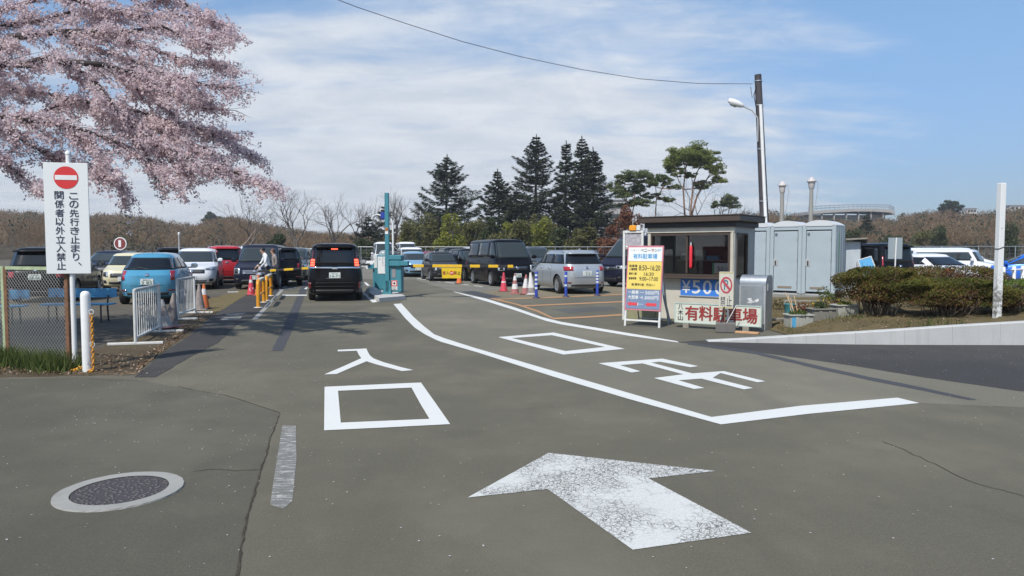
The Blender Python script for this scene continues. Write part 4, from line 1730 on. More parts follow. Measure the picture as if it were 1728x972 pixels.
# blue and white flexible posts
for i, (px, py, top, lab) in enumerate(((905, 503, 458, 'blue post with three white bands, leftmost of three before the silver car'), (955, 501, 458, 'blue post with two white bands, middle of three before the silver car'),
                                        (1008, 499, 456, 'blue post with four white bands, rightmost of three before the silver car'))):
    p = G(px, py)
    z1 = AT(px, top, p.y).z
    t = thing('delineator_post', lab, 'post', p, 0, 'blue and white flexible posts')
    bl = mat('post_blue', (.022, .055, .34), .45)
    k = MB()
    k.lathe([(.05, .03), (.048, z1 - .02), (.036, z1)], bl, 16)
    k.build('shaft', t)
    k = MB()
    for q in ((.34, .50, .66, .82), (.42, .78), (.50, .62, .74, .86))[i]:
        k.lathe([(.0515, z1 * q), (.0515, z1 * (q + .075))], mat('band_white', (.60, .63, .66), .3), 16)
    k.build('band', t)
    k = MB()
    k.lathe([(.12, .0), (.12, .025), (.07, .05), (.05, .06)], mat('post_foot', (.02, .025, .08), .6), 16)
    k.build('base', t)

# ------------------------------------------------------------------ entry gate
isl = [(626, 496), (660, 493), (684, 506), (640, 510), (622, 500)]
t = thing('gate_island', 'low concrete island under the teal gate machines', 'kerb island', G(652, 503))
P = [G(a, b) - t.location for a, b in isl]
k = MB()
k.prism([(q.x, q.y) for q in P], 0.004, .13, M_CONC, 'Z')
k.build('slab', t)
zi = .13
p = G(656, 503) + Vector((0, .12, 0))
t = thing('barrier_gate', 'teal barrier gate machine with a broad foot and a tall teal mast', 'barrier gate', (p.x, p.y, zi), R(-6))
gate1 = t
k = MB()
k.box((.22, .14, .62), (.40, .34, 1.10), M_TEAL, bev=.02)
k.box((.22, .10, 1.22), (.44, .42, .16), M_TEAL, bev=.02)
k.build('cabinet', t)
k = MB()
k.box((.52, -.02, 1.03), (.30, .20, .16), M_TEAL, bev=.015)
k.box((.22, -.05, 1.03), (.36, .16, .18), M_TEAL, bev=.015)
k.build('arm_bracket', t)
k = MB()
k.box((-.04, -.05, 1.72), (.13, .12, 3.30), M_TEAL, bev=.01)
k.add([(-.22, -.11, .0), (.10, -.11, .0), (.06, -.11, .45), (-.10, -.11, .45), (-.22, .01, .0), (.10, .01, .0), (.06, .01, .45), (-.10, .01, .45)],
      [(0, 1, 2, 3), (7, 6, 5, 4), (1, 5, 6, 2), (0, 3, 7, 4), (3, 2, 6, 7)], M_TEAL)
k.build('mast', t)
k = MB()
k.box((.17, -.038, .70), (.13, .012, .30), mat('grey_plate', (.23, .23, .24), .5))
k.build('plate', t)
k = MB()
k.box((.19, -.042, .30), (.20, .010, .32), M_WHITE)
k.box((.19, -.048, .36), (.19, .006, .19), M_RED)
k.box((.19, -.052, .36), (.13, .006, .13), M_WHITE)
k.lathe([(.04, -.058), (.04, -.054)], M_INK, 12, (.19, 0, .36), 'Y')
for z_ in (.16, .20, .24):
    k.box((.19, -.049, z_), (.14, .004, .014), M_INK)
k.build('warning_sticker', t)
k = MB()
k.box((-.04, -.115, 2.16), (.10, .012, .11), mat('orange_sticker', (.50, .20, .05), .5))
k.box((-.04, -.115, 2.05), (.10, .012, .09), M_WHITE)
text_on(k, '注意', -.08, 2.13, .08, .06, M_INK, y=-.123)
k.build('sticker', t)
k = MB()
k.box((-.165, -.02, 2.62), (.16, .16, .22), mat('lamp_box_blue', (.02, .05, .30), .4), bev=.01)
k.box((-.165, -.02, 2.77), (.14, .14, .09), M_DARK, bev=.01)
k.build('signal_box', t)
k = MB()
k.tube([(-.24, 0, 2.62), (-.40, -.02, 2.66), (-.52, -.02, 2.62), (-.58, -.02, 2.52)], .022, M_WHITE, 8)
k.build('lamp_arm', t)
k = MB()
k.tube([(.02, .02, 2.52), (.06, .02, 2.50), (.11, .02, 2.42), (.135, .02, 2.28), (.135, .02, 1.30)], .032, M_WHITE, 10)
k.lathe([(.06, 1.20), (.06, 1.32)], mat('dark_green_cap', (.01, .09, .05), .5), 12, (.135, .02, 0))
k.build('conduit', t)
# the ticket machine
p2 = G(644, 496) + Vector((0, .1, 0))
t = thing('ticket_machine', 'teal ticket machine with a white notice full of small writing', 'ticket machine', (p2.x, p2.y, zi), R(-10))
k = MB()
k.box((.02, .2, .66), (.40, .44, 1.24), M_TEAL, bev=.02)
k.box((-.24, .2, .42), (.12, .34, .78), M_TEAL, bev=.02)
k.build('cabinet', t)
k = MB()
k.box((-.245, .18, 1.06), (.12, .34, .50), M_WHITEG, bev=.01)
k.build('side_panel', t)
k = MB()
k.box((.03, -.026, .92), (.35, .012, .62), M_WHITE)
k.build('notice', t)
k = MB()
for c_, (txt, x_) in enumerate((('駐車券をお取りください', .15), ('前払い制です', .06), ('入口', -.06))):
    for i, ch in enumerate(txt):
        if i < 10:
            text_on(k, ch, x_ - .03, 1.16 - i * .056, .045, .045, M_NAVY, y=-.036)
k.build('lettering', t)
k = MB()
k.lathe([(.19, 0), (.185, .10), (.12, .17), (0, .19)], mat('clear_dome', (.30, .34, .34), .15), 16, (.02, .2, 1.28))
k.build('dome', t)


def boom(gate, a, b, segs, m1, m2, sz=(.045, .09)):
    d = b - a
    L_ = d.length
    rz_ = math.atan2(d.y, d.x)
    k = MB()
    k.box((L_ / 2, 0, 0), (L_, sz[0], sz[1]), m1, bev=.01)
    t = k.build('boom_arm', gate, Matrix.Rotation(-gate.rotation_euler.z, 3, 'Z') @ (a - gate.location))
    t.rotation_euler = (0, -math.atan2(d.z, math.hypot(d.x, d.y)), rz_ - gate.rotation_euler.z)
    k = MB()
    for s0, s1 in segs:
        k.box(((s0 + s1) / 2 * L_, 0, 0), ((s1 - s0) * L_, sz[0] + .008, sz[1] + .008), m2, bev=.01)
    k.build('yellow_band', t)
    return t, L_


a = AT(677, 448.5, 23.75)
b = AT(866, 449.5, 24.1)
boom(gate1, a, b, ((.105, .20), (.275, .54), (.61, .70), (.775, .865), (.95, 1.0)), M_INK, M_YEL)
# yellow no-entry banner
c0 = AT(729, 453, 23.78)
c1 = AT(779, 453, 23.87)
wB = (c1 - c0).length
t = thing('no_entry_banner', 'yellow no-entry banner hanging from the barrier arm', 'banner', c0, math.atan2(c1.y - c0.y, c1.x - c0.x))
k = MB()
x0b = .32 * wB
k.add([(x0b, -.01, .02), (wB * 1.0, -.01, .02), (wB * .97, -.01, -.33), (x0b + .02, -.01, -.33), (x0b, .01, .02), (wB, .01, .02), (wB * .97, .01, -.33), (x0b + .02, .01, -.33)],
      [(0, 3, 2, 1), (4, 5, 6, 7), (0, 4, 7, 3), (1, 2, 6, 5), (3, 7, 6, 2), (0, 1, 5, 4)], mat('banner_yellow', (.70, .48, .015), .5, noise=.05))
k.build('sheet', t)
k = MB()
for i, ch in enumerate('進入●禁止'):
    x_ = x0b + .03 + i * .125
    if ch == '●':
        k.lathe([(.066, -.020), (.066, -.014)], M_RED, 20, (x_ + .055, 0, -.15), 'Y')
        k.box((x_ + .055, -.022, -.15), (.085, .004, .028), M_WHITE)
    else:
        text_on(k, ch, x_, -.205, .105, .115, M_REDD if i in (0, 3) else M_INK, y=-.014, bold=.03)
k.build('lettering', t)
# entry arm beyond the minivan, with its own small machine
p3 = G(622, 470)
t = thing('barrier_gate', 'small teal barrier housing partly hidden by the black minivan', 'barrier gate', (AT(637, 440, 27.6).x, 27.6, 0), 0)
gate2 = t
k = MB()
k.box((0, .1, .55), (.34, .34, 1.1), M_TEAL, bev=.02)
k.box((-.14, -.1, .96), (.40, .12, .18), M_TEAL, bev=.01)
k.build('cabinet', t)
a = AT(624, 446, 27.4)
b = AT(436, 458, 27.4)
boom(gate2, a, b, ((.28, .42), (.545, .61), (.685, .77), (.84, .895)), M_INK, M_YEL, (.045, .08))
# rounded stone at the head of the island
p = G(628, 496)
k = MB()
k.lathe([(.0, .26), (.10, .25), (.20, .19), (.25, .08), (.25, -.02)][::-1], M_CONC, 14)
tag(k.build('kerb_stone', None, (p.x, p.y, .0)), 'rounded pale stone at the head of the gate island', 'stone')

# ------------------------------------------------------------------ poles and wire
Yp = 27.5
ptop, pbot = AT(1279, 126, Yp), AT(1291, 400, Yp)
ax_ = (ptop - pbot).normalized()
pb0 = pbot - ax_ * (pbot.z / ax_.z)
t = thing('utility_pole', 'dark leaning utility pole with a white conduit up its front behind the toilets', 'utility pole', pb0)
top = ptop - pb0
k = MB()
k.tube([(0, 0, -.1), top * .5, top], [.185, .155, .125], mat('dark_pole', (.055, .05, .055), .8, noise=.25, nscale=2), 16)
k.build('shaft', t)
k = MB()
k.tube([Vector((-.02, -.20, .1)), top * .5 + Vector((-.01, -.175, 0)), top * .86 + Vector((0, -.145, 0))], .062, M_WHITE, 12)
k.build('conduit', t)
k = MB()
for f in (.42, .66, .86, .97):
    k.lathe([(.205 - f * .06, -.02), (.205 - f * .06, .02)], M_GALV, 16, tuple(top * f))
k.tube([top * .95 + Vector((-.12, -.1, 0)), top * .90 + Vector((-.22, -.1, 0)), top * .84 + Vector((-.15, -.1, 0))], .015, M_DARK, 6)
k.tube([top * .93 + Vector((-.14, -.1, 0)), top * .88 + Vector((-.30, -.1, .1)), top * .93 + Vector((-.34, -.1, .1))], .012, M_DARK, 6)
k.build('fittings', t)
lp = AT(1277, 200, Yp) - pb0
lh = AT(1252, 180, Yp) - pb0
t2 = thing('street_lamp', 'white street lamp on a curved arm fixed to the utility pole', 'street lamp', pb0 + lp)
k = MB()
r_ = lh - lp
k.tube([(0, -.15, -.9), (0, -.15, -.25), (-.02, -.15, 0), r_ * .35 + Vector((-.02, -.12, .12)), r_ * .7 + Vector((0, -.1, .05)), r_ + Vector((0, -.1, 0))], .026, M_GREY, 8)
k.build('arm', t2)
k = MB()
k.M = Matrix.Translation(r_ + Vector((-.26, -.1, .11))) @ Matrix.Rotation(R(22), 4, 'Y')
hd = []
k.lathe([(.0, -.32), (.075, -.30), (.12, -.15), (.125, .05), (.09, .22), (.045, .32), (0, .34)], M_WHITE, 16, axis='X')
k.build('lamp_head', t2)
k = MB()
k.M = Matrix.Translation(r_ + Vector((-.30, -.1, .06))) @ Matrix.Rotation(R(22), 4, 'Y')
k.lathe([(0, -.22), (.09, -.16), (.10, .05), (0, .14)], mat('lamp_lens', (.35, .37, .36), .25), 14, axis='X')
k.build('lens', t2)
# overhead wire
w0 = AT(1270, 141.5, Yp)
pts_ = [(1270, 141.5, 27.5), (1180, 141, 26.7), (1080, 133, 25.8), (980, 117, 24.9), (880, 96, 24.0), (780, 70, 23.0), (680, 38, 22.0), (600, 11, 21.2), (520, -20, 20.4), (420, -64, 19.4), (300, -125, 18.2)]
k = MB()
k.tube([AT(*q) for q in pts_], .0105, mat('cable_black', (.05, .05, .055), .6), 5, cap=False)
tag(k.build('overhead_wire'), 'thin black overhead wire sagging from the utility pole across the sky', 'wire')
# concrete poles with round lamp heads
for px, top_, h2, lab in ((1318.5, 306, 1.0, 'grey concrete light pole, shorter of two beyond the toilets'), (1367.5, 299, 1.15, 'grey concrete light pole, taller of two beyond the toilets')):
    Y = 46
    zt = AT(px, top_, Y).z
    p = AT(px, 400, Y)
    t = thing('light_pole', lab, 'light pole', (p.x, Y, 0), 0, 'concrete light poles')
    k = MB()
    k.lathe([(.18, 0), (.115, zt - .75)], M_CONCM, 14)
    k.build('shaft', t)
    k = MB()
    z_ = zt - .75
    k.lathe([(.13, z_), (.16, z_ + .05), (.18 * h2, z_ + .30), (.20 * h2, z_ + .42), (.26 * h2, z_ + .45), (.26 * h2, z_ + .52), (.17, z_ + .60), (.10, z_ + .74), (0, z_ + .76)], mat('lamp_shell', (.50, .46, .44), .5), 18)
    k.build('lamp_head', t)
    k = MB()
    k.tube([(.32 * h2, 0, zt - .25), (.42, 0, zt - .6), (.20, 0, zt - 2.4)], .018, M_GREY, 5)
    k.build('cable', t)

# far boundary fence (mesh on posts) behind the cars
for (xa, xb, Y, lab) in ((-17, 13, 66, 'long thin mesh fence behind the far row of cars'), (14, 75, 58, 'thin mesh fence behind the right-hand cars')):
    t = thing('boundary_fence', lab, 'fence', (xa, Y, 0))
    Wf = xb - xa
    hz = 1.9
    k = MB()
    for z_ in (hz, .1):
        k.tube([(0, 0, z_), (Wf, 0, z_)], .035, M_GALV, 6)
    k.build('rail', t)
    k = MB()
    for i in range(int(Wf / .5)):
        k.tube([(i * .5, 0, .1), (i * .5, 0, hz)], .007, M_GALV, 3, cap=False)
    for z_ in (.5, .9, 1.3, 1.6):
        k.tube([(0, 0, z_), (Wf, 0, z_)], .007, M_GALV, 3, cap=False)
    k.build('wire_mesh', t)
    for i in range(int(Wf / 3.0) + 1):
        k = MB()
        k.lathe([(.035, 0), (.035, hz + .05)], M_GALV, 8, (i * 3.0, 0, 0))
        k.build('post', t)
# white guard rail seen past the minivan
t = thing('guard_rail', 'white guard rail at the far end of the entry lane', 'guard rail', (-11.5, 48, 0))
k = MB()
k.box((2.2, 0, .72), (4.6, .06, .32), M_WHITE, bev=.02)
k.build('beam', t)
for x in (.2, 2.2, 4.2):
    k = MB()
    k.lathe([(.06, 0), (.06, .9)], M_WHITEG, 8, (x, .08, 0))
    k.build('post', t)
# ------------------------------------------------------------------ cars
def paint(name, col, metal=0.0, rough=0.32):
    dark = max(col) < .05
    return mat(name, col, rough, metal, .28 if dark else .8, .10 if dark else .5)


P_BLACK = paint('black_paint', (0.0045, 0.0045, 0.0055))
P_DNAVY = paint('dark_navy_paint', (0.013, 0.014, 0.028))
P_DGREY = paint('dark_grey_paint', (0.035, 0.036, 0.04), 0.3)
P_BLUE = paint('sky_blue_paint', (0.075, 0.30, 0.46), 0.25)
P_LBLUE = paint('pale_blue_paint', (0.21, 0.38, 0.54), 0.2)
P_CREAM = paint('cream_paint', (0.66, 0.60, 0.39))
P_PEARL = paint('pearl_white_paint', (0.70, 0.71, 0.72))
P_REDV = paint('red_car_paint', (0.42, 0.012, 0.018))
P_SILV = paint('silver_paint', (0.40, 0.43, 0.45), 0.45, 0.33)
P_MAG = paint('magenta_paint', (0.33, 0.02, 0.10), 0.2)
P_BRBLUE = paint('bright_blue_paint', (0.012, 0.13, 0.60), 0.2)
P_SLATE = paint('slate_paint', (0.075, 0.085, 0.095), 0.4)
M_HEAD = mat('headlamp_glass', (0.55, 0.58, 0.60), 0.08, 0.5, 1.0)
M_TAIL = mat('tail_lamp', (0.34, 0.008, 0.014), 0.12, 0, 1.0)
M_TAILD = mat('dark_reflector', (0.13, 0.005, 0.01), 0.15, 0, 1.0)
M_LIT = mat('lit_brake_lamp', (0.6, 0.02, 0.02), 0.3, emit=((1.0, 0.10, 0.05), 2.6))
M_PLATE = mat('number_plate_white', (0.66, 0.68, 0.66), 0.5)
M_PLATEY = mat('number_plate_yellow', (0.72, 0.50, 0.04), 0.5)
M_PLATET = mat('number_plate_green', (0.02, 0.14, 0.07), 0.5)


class Body:
    def __init__(s, d):
        s.d = d
        L, W, H = d['L'], d['W'], d['H']
        h, w = L / 2, W / 2
        gc = d.get('gc', 0.2)
        n = d.get('n', 6.0)
        nose, cowl, br = d['nose'], d['cowl'], d['beltr']
        rsh = d.get('rsh', br - 0.12)
        rl = d.get('rlow', 0.03)
        ri = d.get('ri', 0.17)
        nr = d.get('nr', n)
        fs = d.get('fs', 0.09)
        s.lv = np.array([
            # zf, zr, xf, xr, hw, n
            [gc, gc, h - .20, -h + .17, w - .11, n],
            [gc + .07, gc + .07, h - .06, -h + .06, w - .035, n],
            [.45, .46, h - .005, -h + .005, w - .004, n],
            [.62, .66, h - .005, -h, w, n],
            [nose, rsh, h - fs, -h + rl, w - .012, n],
            [cowl, br, h - d['cd'], -h + d['rb'], w - .055, nr],
            [H - .10, H - .12, h - d['ws'], -h + d['rt'], w - ri, nr],
            [H - .035, H - .05, h - d['ws'] - .12, -h + d['rt'] + .07, w - ri - .09, nr],
            [H, H - .005, h - d['ws'] - .5, -h + d['rt'] + .4, w - ri - .34, nr - 1],
        ])

    def L(s, v):
        i = min(int(v), 7)
        t = v - i
        return s.lv[i] * (1 - t) + s.lv[i + 1] * t

    @staticmethod
    def pw(c, e):
        return math.copysign(abs(c) ** e, c)

    def P(s, v, th):
        zf, zr, xf, xr, hw, n = s.L(v)
        a, xc = (xf - xr) / 2, (xf + xr) / 2
        x = xc + a * s.pw(math.cos(th), 2 / n)
        y = hw * s.pw(math.sin(th), 2 / n)
        z = zf + (zr - zf) * (xf - x) / (xf - xr)
        return x, y, z

    def th_side(s, v, x, sg):
        zf, zr, xf, xr, hw, n = s.L(v)
        a, xc = (xf - xr) / 2, (xf + xr) / 2
        X = max(-1, min(1, (x - xc) / a))
        return sg * math.acos(max(-1, min(1, s.pw(X, n / 2))))

    def th_end(s, v, yf, front):
        n = s.L(v)[5]
        t = math.asin(max(-1, min(1, s.pw(yf, n / 2))))
        return t if front else math.pi - t

    def v_at(s, z, cf, lo=0.0, hi=5.0):
        for _ in range(22):
            m = (lo + hi) / 2
            if s.P(m, cf(m))[2] < z:
                lo = m
            else:
                hi = m
        return (lo + hi) / 2

    def pt(s, v, th, off):
        x, y, z = s.P(v, th)
        zf, zr, xf, xr, hw, n = s.L(v)
        a, xc = (xf - xr) / 2, (xf + xr) / 2
        nx = s.pw((x - xc) / a, n - 1) / a
        ny = s.pw(y / hw, n - 1) / hw
        l = math.hypot(nx, ny) or 1
        return (x + nx / l * off, y + ny / l * off, z)

    def patch(s, mb, m, c0, c1, z0=None, z1=None, v0=None, v1=None, nu=8, nv=4, off=0.008, lin='th'):
        """c0, c1: functions v -> theta on the two sides"""
        g = []
        for j in range(nv + 1):
            row = []
            t = j / nv
            for i in range(nu + 1):
                u = i / nu
                cf = (lambda vv, u=u: c0(vv) * (1 - u) + c1(vv) * u)
                if z0 is not None:
                    v = s.v_at(z0 + (z1 - z0) * t, cf)
                else:
                    v = v0 + (v1 - v0) * t
                if lin == 'x':
                    xa, xb = s.P(v, c0(v))[0], s.P(v, c1(v))[0]
                    th = s.th_side(v, xa * (1 - u) + xb * u, 1 if c0(v) > 0 else -1)
                elif lin == 'y':
                    hw = s.L(v)[4]
                    fr = abs(c0(v)) < math.pi / 2
                    ya, yb = s.P(v, c0(v))[1] / hw, s.P(v, c1(v))[1] / hw
                    th = s.th_end(v, ya * (1 - u) + yb * u, fr)
                else:
                    th = cf(v)
                row.append((v, th))
            g.append(row)
        vs = [s.pt(v, th, off) for r in g for v, th in r]
        k = nu + 1
        fs = [(j * k + i, j * k + i + 1, (j + 1) * k + i + 1, (j + 1) * k + i) for j in range(nv) for i in range(nu)]
        o = len(vs)
        rim = [i for i in range(k)] + [j * k + nu for j in range(1, nv + 1)] + \
              [nv * k + i for i in range(nu - 1, -1, -1)] + [j * k for j in range(nv - 1, 0, -1)]
        flat = [x for r in g for x in r]
        vs += [s.pt(*flat[i], -0.01) for i in rim]
        for a in range(len(rim)):
            b = (a + 1) % len(rim)
            fs.append((rim[b], rim[a], o + a, o + b))
        mb.add(vs, fs, m, True)

    def end_patch(s, mb, m, y0, y1, front, **kw):
        s.patch(mb, m, lambda v: s.th_end(v, y0, front), lambda v: s.th_end(v, y1, front), lin='y', **kw)

    def side_patch(s, mb, m, x0, x1, sg, **kw):
        f0 = x0 if callable(x0) else (lambda v: x0)
        f1 = x1 if callable(x1) else (lambda v: x1)
        s.patch(mb, m, lambda v: s.th_side(v, f0(v), sg), lambda v: s.th_side(v, f1(v), sg), lin='x', **kw)

    def wrap_patch(s, mb, m, yf, dx, sg, front, **kw):
        """from the end face at yf (share of the half width) round the corner to dx along the side"""
        def c1(v):
            zf, zr, xf, xr, hw, n = s.L(v)
            return s.th_side(v, (xf - dx) if front else (xr + dx), sg)
        s.patch(mb, m, lambda v: s.th_end(v, sg * yf, front) if (front or sg > 0) else s.th_end(v, sg * yf, front) - 2 * math.pi,
                c1, nu=14, **kw)


def wheel_mesh(r, style):
    key = ('wheel', round(r, 3), style)
    if key in MATS:
        return MATS[key]
    t = MB()
    wd = 0.10
    t.lathe([(r * .66, -wd), (r * .90, -wd * 1.02), (r * .98, -wd * .8), (r, -wd * .4), (r, wd * .4), (r * .98, wd * .8),
             (r * .90, wd * 1.02), (r * .66, wd)], M_BLACK, 28, axis='Y', cap=False)
    k = MB()
    ri = r * .66
    k.lathe([(ri + .004, -wd * .98), (ri - .012, -wd * 1.0), (ri - .03, -wd * .62)], M_ALLOY, 28, axis='Y', cap=False)
    k.lathe([(ri - .0, -wd * .3), (0.0, -wd * .3)], M_DARK, 24, axis='Y', cap=False)
    k.lathe([(r * .16, -wd * .45), (r * .15, -wd * .92), (0.0, -wd * .96)], M_ALLOY, 14, axis='Y', cap=False)
    ns = {'five': 5, 'ten': 10, 'steel': 7}[style]
    for i in range(ns):
        a = 2 * math.pi * i / ns
        ln = ri - r * .12
        w = {'five': .085, 'ten': .04, 'steel': .075}[style]
        M = Matrix.Rotation(a, 4, 'Y') @ Matrix.Translation((r * .13 + ln / 2 - .012, -wd * .72, 0))
        k.box((0, 0, 0), (ln, wd * .35, w), M_ALLOY, mat4=M)
    to = t.build('wheel')
    ro = k.build('rim')
    res = (to.data, ro.data)
    bpy.data.objects.remove(to)
    bpy.data.objects.remove(ro)
    MATS[key] = res
    return res


def car(name, label, cat, spec, pm, px, py, end, heading, group=None, plate=None, lit=False, tail='wedge', head='slim',
        privacy=True, extras=(), yellow=False, rim='five', grille='dark', scale=1.0):
    d = dict(spec)
    b = Body(d)
    L, W, H = d['L'], d['W'], d['H']
    h, w = L / 2, W / 2
    a = R(heading)
    c = G(px, py) if not isinstance(px, Vector) else px
    dirv = Vector((math.cos(a), math.sin(a), 0))
    loc = c + dirv * (h if end == 'rear' else (-h if end == 'front' else 0))
    root = thing(name, label, cat, loc, a, group)
    # ---- body shell with wheel arches cut in
    th = np.linspace(0, 2 * math.pi, 97)[:-1]
    vs, fs = [], []
    lvs = [0, 1, 2, 3, 3.5, 4, 4.33, 4.66, 5, 5.25, 5.5, 5.75, 6, 6.5, 7, 7.5, 8]
    for v in lvs:
        for t in th:
            vs.append(b.P(v, t))
    n = len(th)
    for j in range(len(lvs) - 1):
        for i in range(n):
            k = (i + 1) % n
            fs.append((j * n + i, j * n + k, (j + 1) * n + k, (j + 1) * n + i))
    fs.append(tuple(range(n - 1, -1, -1)))
    fs.append(tuple(range((len(lvs) - 1) * n, len(lvs) * n)))
    m = MB()
    m.add(vs, fs, pm, True)
    m.mi(M_DARK)
    body = m.build('body', root)
    wr = d.get('wr', .32)
    xfw = h - d.get('wf', .85)
    xrw = xfw - d['wb']
    cut = MB()
    for x in (xfw, xrw):
        for sg in (-1, 1):
            cut.lathe([(wr + .055, sg * (w - .27) - .22), (wr + .055, sg * (w - .27) + .33 if sg > 0 else sg * (w - .27) - .221 + .44)][::1]
                      if sg > 0 else [(wr + .055, -(w - .27) - .33), (wr + .055, -(w - .27) + .22)], M_DARK, 32, (x, 0, wr + .01), 'Y')
    co = cut.build('cutter')
    for o in (co,):
        bm = bmesh.new()
        bm.from_mesh(o.data)
        bmesh.ops.remove_doubles(bm, verts=bm.verts, dist=1e-5)
        bmesh.ops.recalc_face_normals(bm, faces=bm.faces)
        bm.to_mesh(o.data)
        bm.free()
    bm = bmesh.new()
    bm.from_mesh(body.data)
    bmesh.ops.recalc_face_normals(bm, faces=bm.faces)
    bm.to_mesh(body.data)
    bm.free()
    co.parent = root
    md = body.modifiers.new('b', 'BOOLEAN')
    md.object = co
    md.operation = 'DIFFERENCE'
    md.solver = 'EXACT'
    md.material_mode = 'TRANSFER'
    dg = bpy.context.evaluated_depsgraph_get()
    nm = bpy.data.meshes.new_from_object(body.evaluated_get(dg))
    body.modifiers.clear()
    old = body.data
    body.data = nm
    nm.name = 'body'
    bpy.data.meshes.remove(old)
    cm = co.data
    bpy.data.objects.remove(co)
    bpy.data.meshes.remove(cm)
    nm.polygons.foreach_set('use_smooth', [True] * len(nm.polygons))
    nm.set_sharp_from_angle(angle=R(38))
    # ---- wheels
    tm, rm = wheel_mesh(wr, rim)
    for x in (xfw, xrw):
        for sg in (-1, 1):
            o = bpy.data.objects.new('wheel', tm)
            COL.objects.link(o)
            o.parent = root
            o.location = (x, sg * (w - .125), wr)
            o.rotation_euler = (0, random.uniform(0, 6), 0 if sg < 0 else math.pi)
            q = bpy.data.objects.new('rim', rm)
            COL.objects.link(q)
            q.parent = o
    gl = M_GLASSP if privacy else M_GLASS
    # ---- glass
    k = MB()
    ins = d.get('wsi', .90)
    b.end_patch(k, M_GLASS, -ins, ins, True, v0=5.04, v1=5.93, nu=14, nv=6, off=.012)
    k.build('windshield', root)
    k = MB()
    b.end_patch(k, gl, -d.get('rwi', .84), d.get('rwi', .84), False, v0=d.get('rw0', 5.10), v1=d.get('rw1', 5.92), nu=14, nv=6, off=.012)
    k.build('rear_window', root)
    splits = d.get('splits', (0.05, -0.95))
    for sg in (-1, 1):
        edges = [lambda v: b.L(v)[2] - d.get('ap', .22)] + [(lambda v, q=q: q) for q in splits] + \
                [lambda v: b.L(v)[3] + d.get('dp', .22)]
        for i in range(len(edges) - 1):
            k = MB()
            e0, e1 = edges[i], edges[i + 1]
            g = .028
            b.side_patch(k, M_GLASS if i == 0 else gl, (lambda v: e0(v) - (g if i else 0)), (lambda v: e1(v) + (g if i < len(edges) - 2 else 0)),
                         sg, v0=5.10, v1=5.90, nu=6, nv=5, off=.007)
            k.build('window', root)
    # black pillars between the side windows
    k = MB()
    for sg in (-1, 1):
        for q in splits:
            b.side_patch(k, M_DARK, q + .027, q - .027, sg, v0=5.10, v1=5.90, nu=1, nv=4, off=.004)
    k.build('pillar_trim', root)
    # ---- shut lines
    k = MB()
    for sg in (-1, 1):
        for q in [xfw - wr - .10] + list(splits[:2]):
            b.side_patch(k, M_DARK, q + .006, q - .006, sg, z0=.36, z1=d['cowl'] - .02, nu=1, nv=6, off=.003)
    k.build('door_seam', root)
    # ---- handles, mirrors
    for sg in (-1, 1):
        for q in splits[:2]:
            k = MB()
            b.side_patch(k, pm if 'dark_handles' not in extras else M_DARK, q + .24, q + .07, sg, z0=d['cowl'] - .135, z1=d['cowl'] - .095, nu=4, nv=2, off=.03)
            k.build('door_handle', root)
        k = MB()
        xm = h - d['cd'] - d.get('mx', .28)
        y = sg * (w + .06)
        k.box((xm, y, d['cowl'] + .09), (.13, .20, .16), pm if 'dark_mirrors' not in extras else M_DARK, bev=.045)
        k.box((xm, sg * (w - .06), d['cowl'] + .03), (.06, .14, .04), M_DARK)
        k.box((xm - .067, y, d['cowl'] + .09), (.008, .16, .12), M_CHROME)
        k.build('mirror', root)
    # ---- front
    k = MB()
    nose = d['nose']
    gz0, gz1 = d.get('gz', (nose - .26, nose - .10))
    b.end_patch(k, M_DARK, -.52, .52, True, z0=gz0, z1=gz1, nu=10, nv=3, off=.006)
    if grille == 'chrome':
        for q in range(4):
            z = gz0 + (gz1 - gz0) * (q + .1) / 4
            b.end_patch(k, M_CHROME, -.54, .54, True, z0=z, z1=z + (gz1 - gz0) * .14, nu=10, nv=1, off=.02)
    else:
        b.end_patch(k, M_CHROME if grille == 'dark' else pm, -.5, .5, True, z0=gz1 - .035, z1=gz1 - .012, nu=10, nv=1, off=.014)
    b.end_patch(k, M_CHROME, -.06, .06, True, z0=gz1 - .11, z1=gz1 - .01, nu=4, nv=2, off=.02)
    k.build('grille', root)
    k = MB()
    b.end_patch(k, M_DARK, -.60, .60, True, z0=.26, z1=.40, nu=10, nv=3, off=.006)
    for sg in (-1, 1):
        b.end_patch(k, M_DARK, sg * .70, sg * .86, True, z0=.34, z1=.46, nu=4, nv=2, off=.006)
    k.build('front_air_intake', root)
    for sg in (-1, 1):
        k = MB()
        hz0, hz1, hy, hd = {'slim': (nose - .19, nose - .05, .58, .30), 'tall': (nose - .27, nose - .03, .64, .16),
                            'round': (nose - .24, nose - .04, .62, .12), 'sharp': (nose - .13, nose - .045, .50, .38)}[head]
        b.wrap_patch(k, M_HEAD, hy, hd, sg, True, z0=hz0, z1=hz1, nv=4, off=.008)
        b.end_patch(k, M_DARK, sg * (hy + .07), sg * (hy + .22), True, z0=hz0 + .03, z1=hz1 - .02, nu=4, nv=2, off=.014)
        k.build('headlight', root)
    # ---- rear
    for sg in (-1, 1):
        k = MB()
        tz0, tz1, ty, tx = d.get('tail') or {'wedge': (d['beltr'] - .28, d['beltr'] - .10, .62, .22), 'vert': (d['beltr'] - .22, d['beltr'] + .02, .84, .05),
                                              'low': (d['beltr'] - .34, d['beltr'] - .12, .74, .12)}[tail]
        if tail == 'vert':
            b.wrap_patch(k, M_TAIL, ty, .10, sg, False, v0=d.get('tv0', 4.6), v1=d.get('tv1', 5.45), nv=6, off=.012)
        else:
            b.wrap_patch(k, M_TAIL, ty, tx, sg, False, z0=tz0, z1=tz1, nv=4, off=.012)
        k.build('taillight', root)
        k = MB()
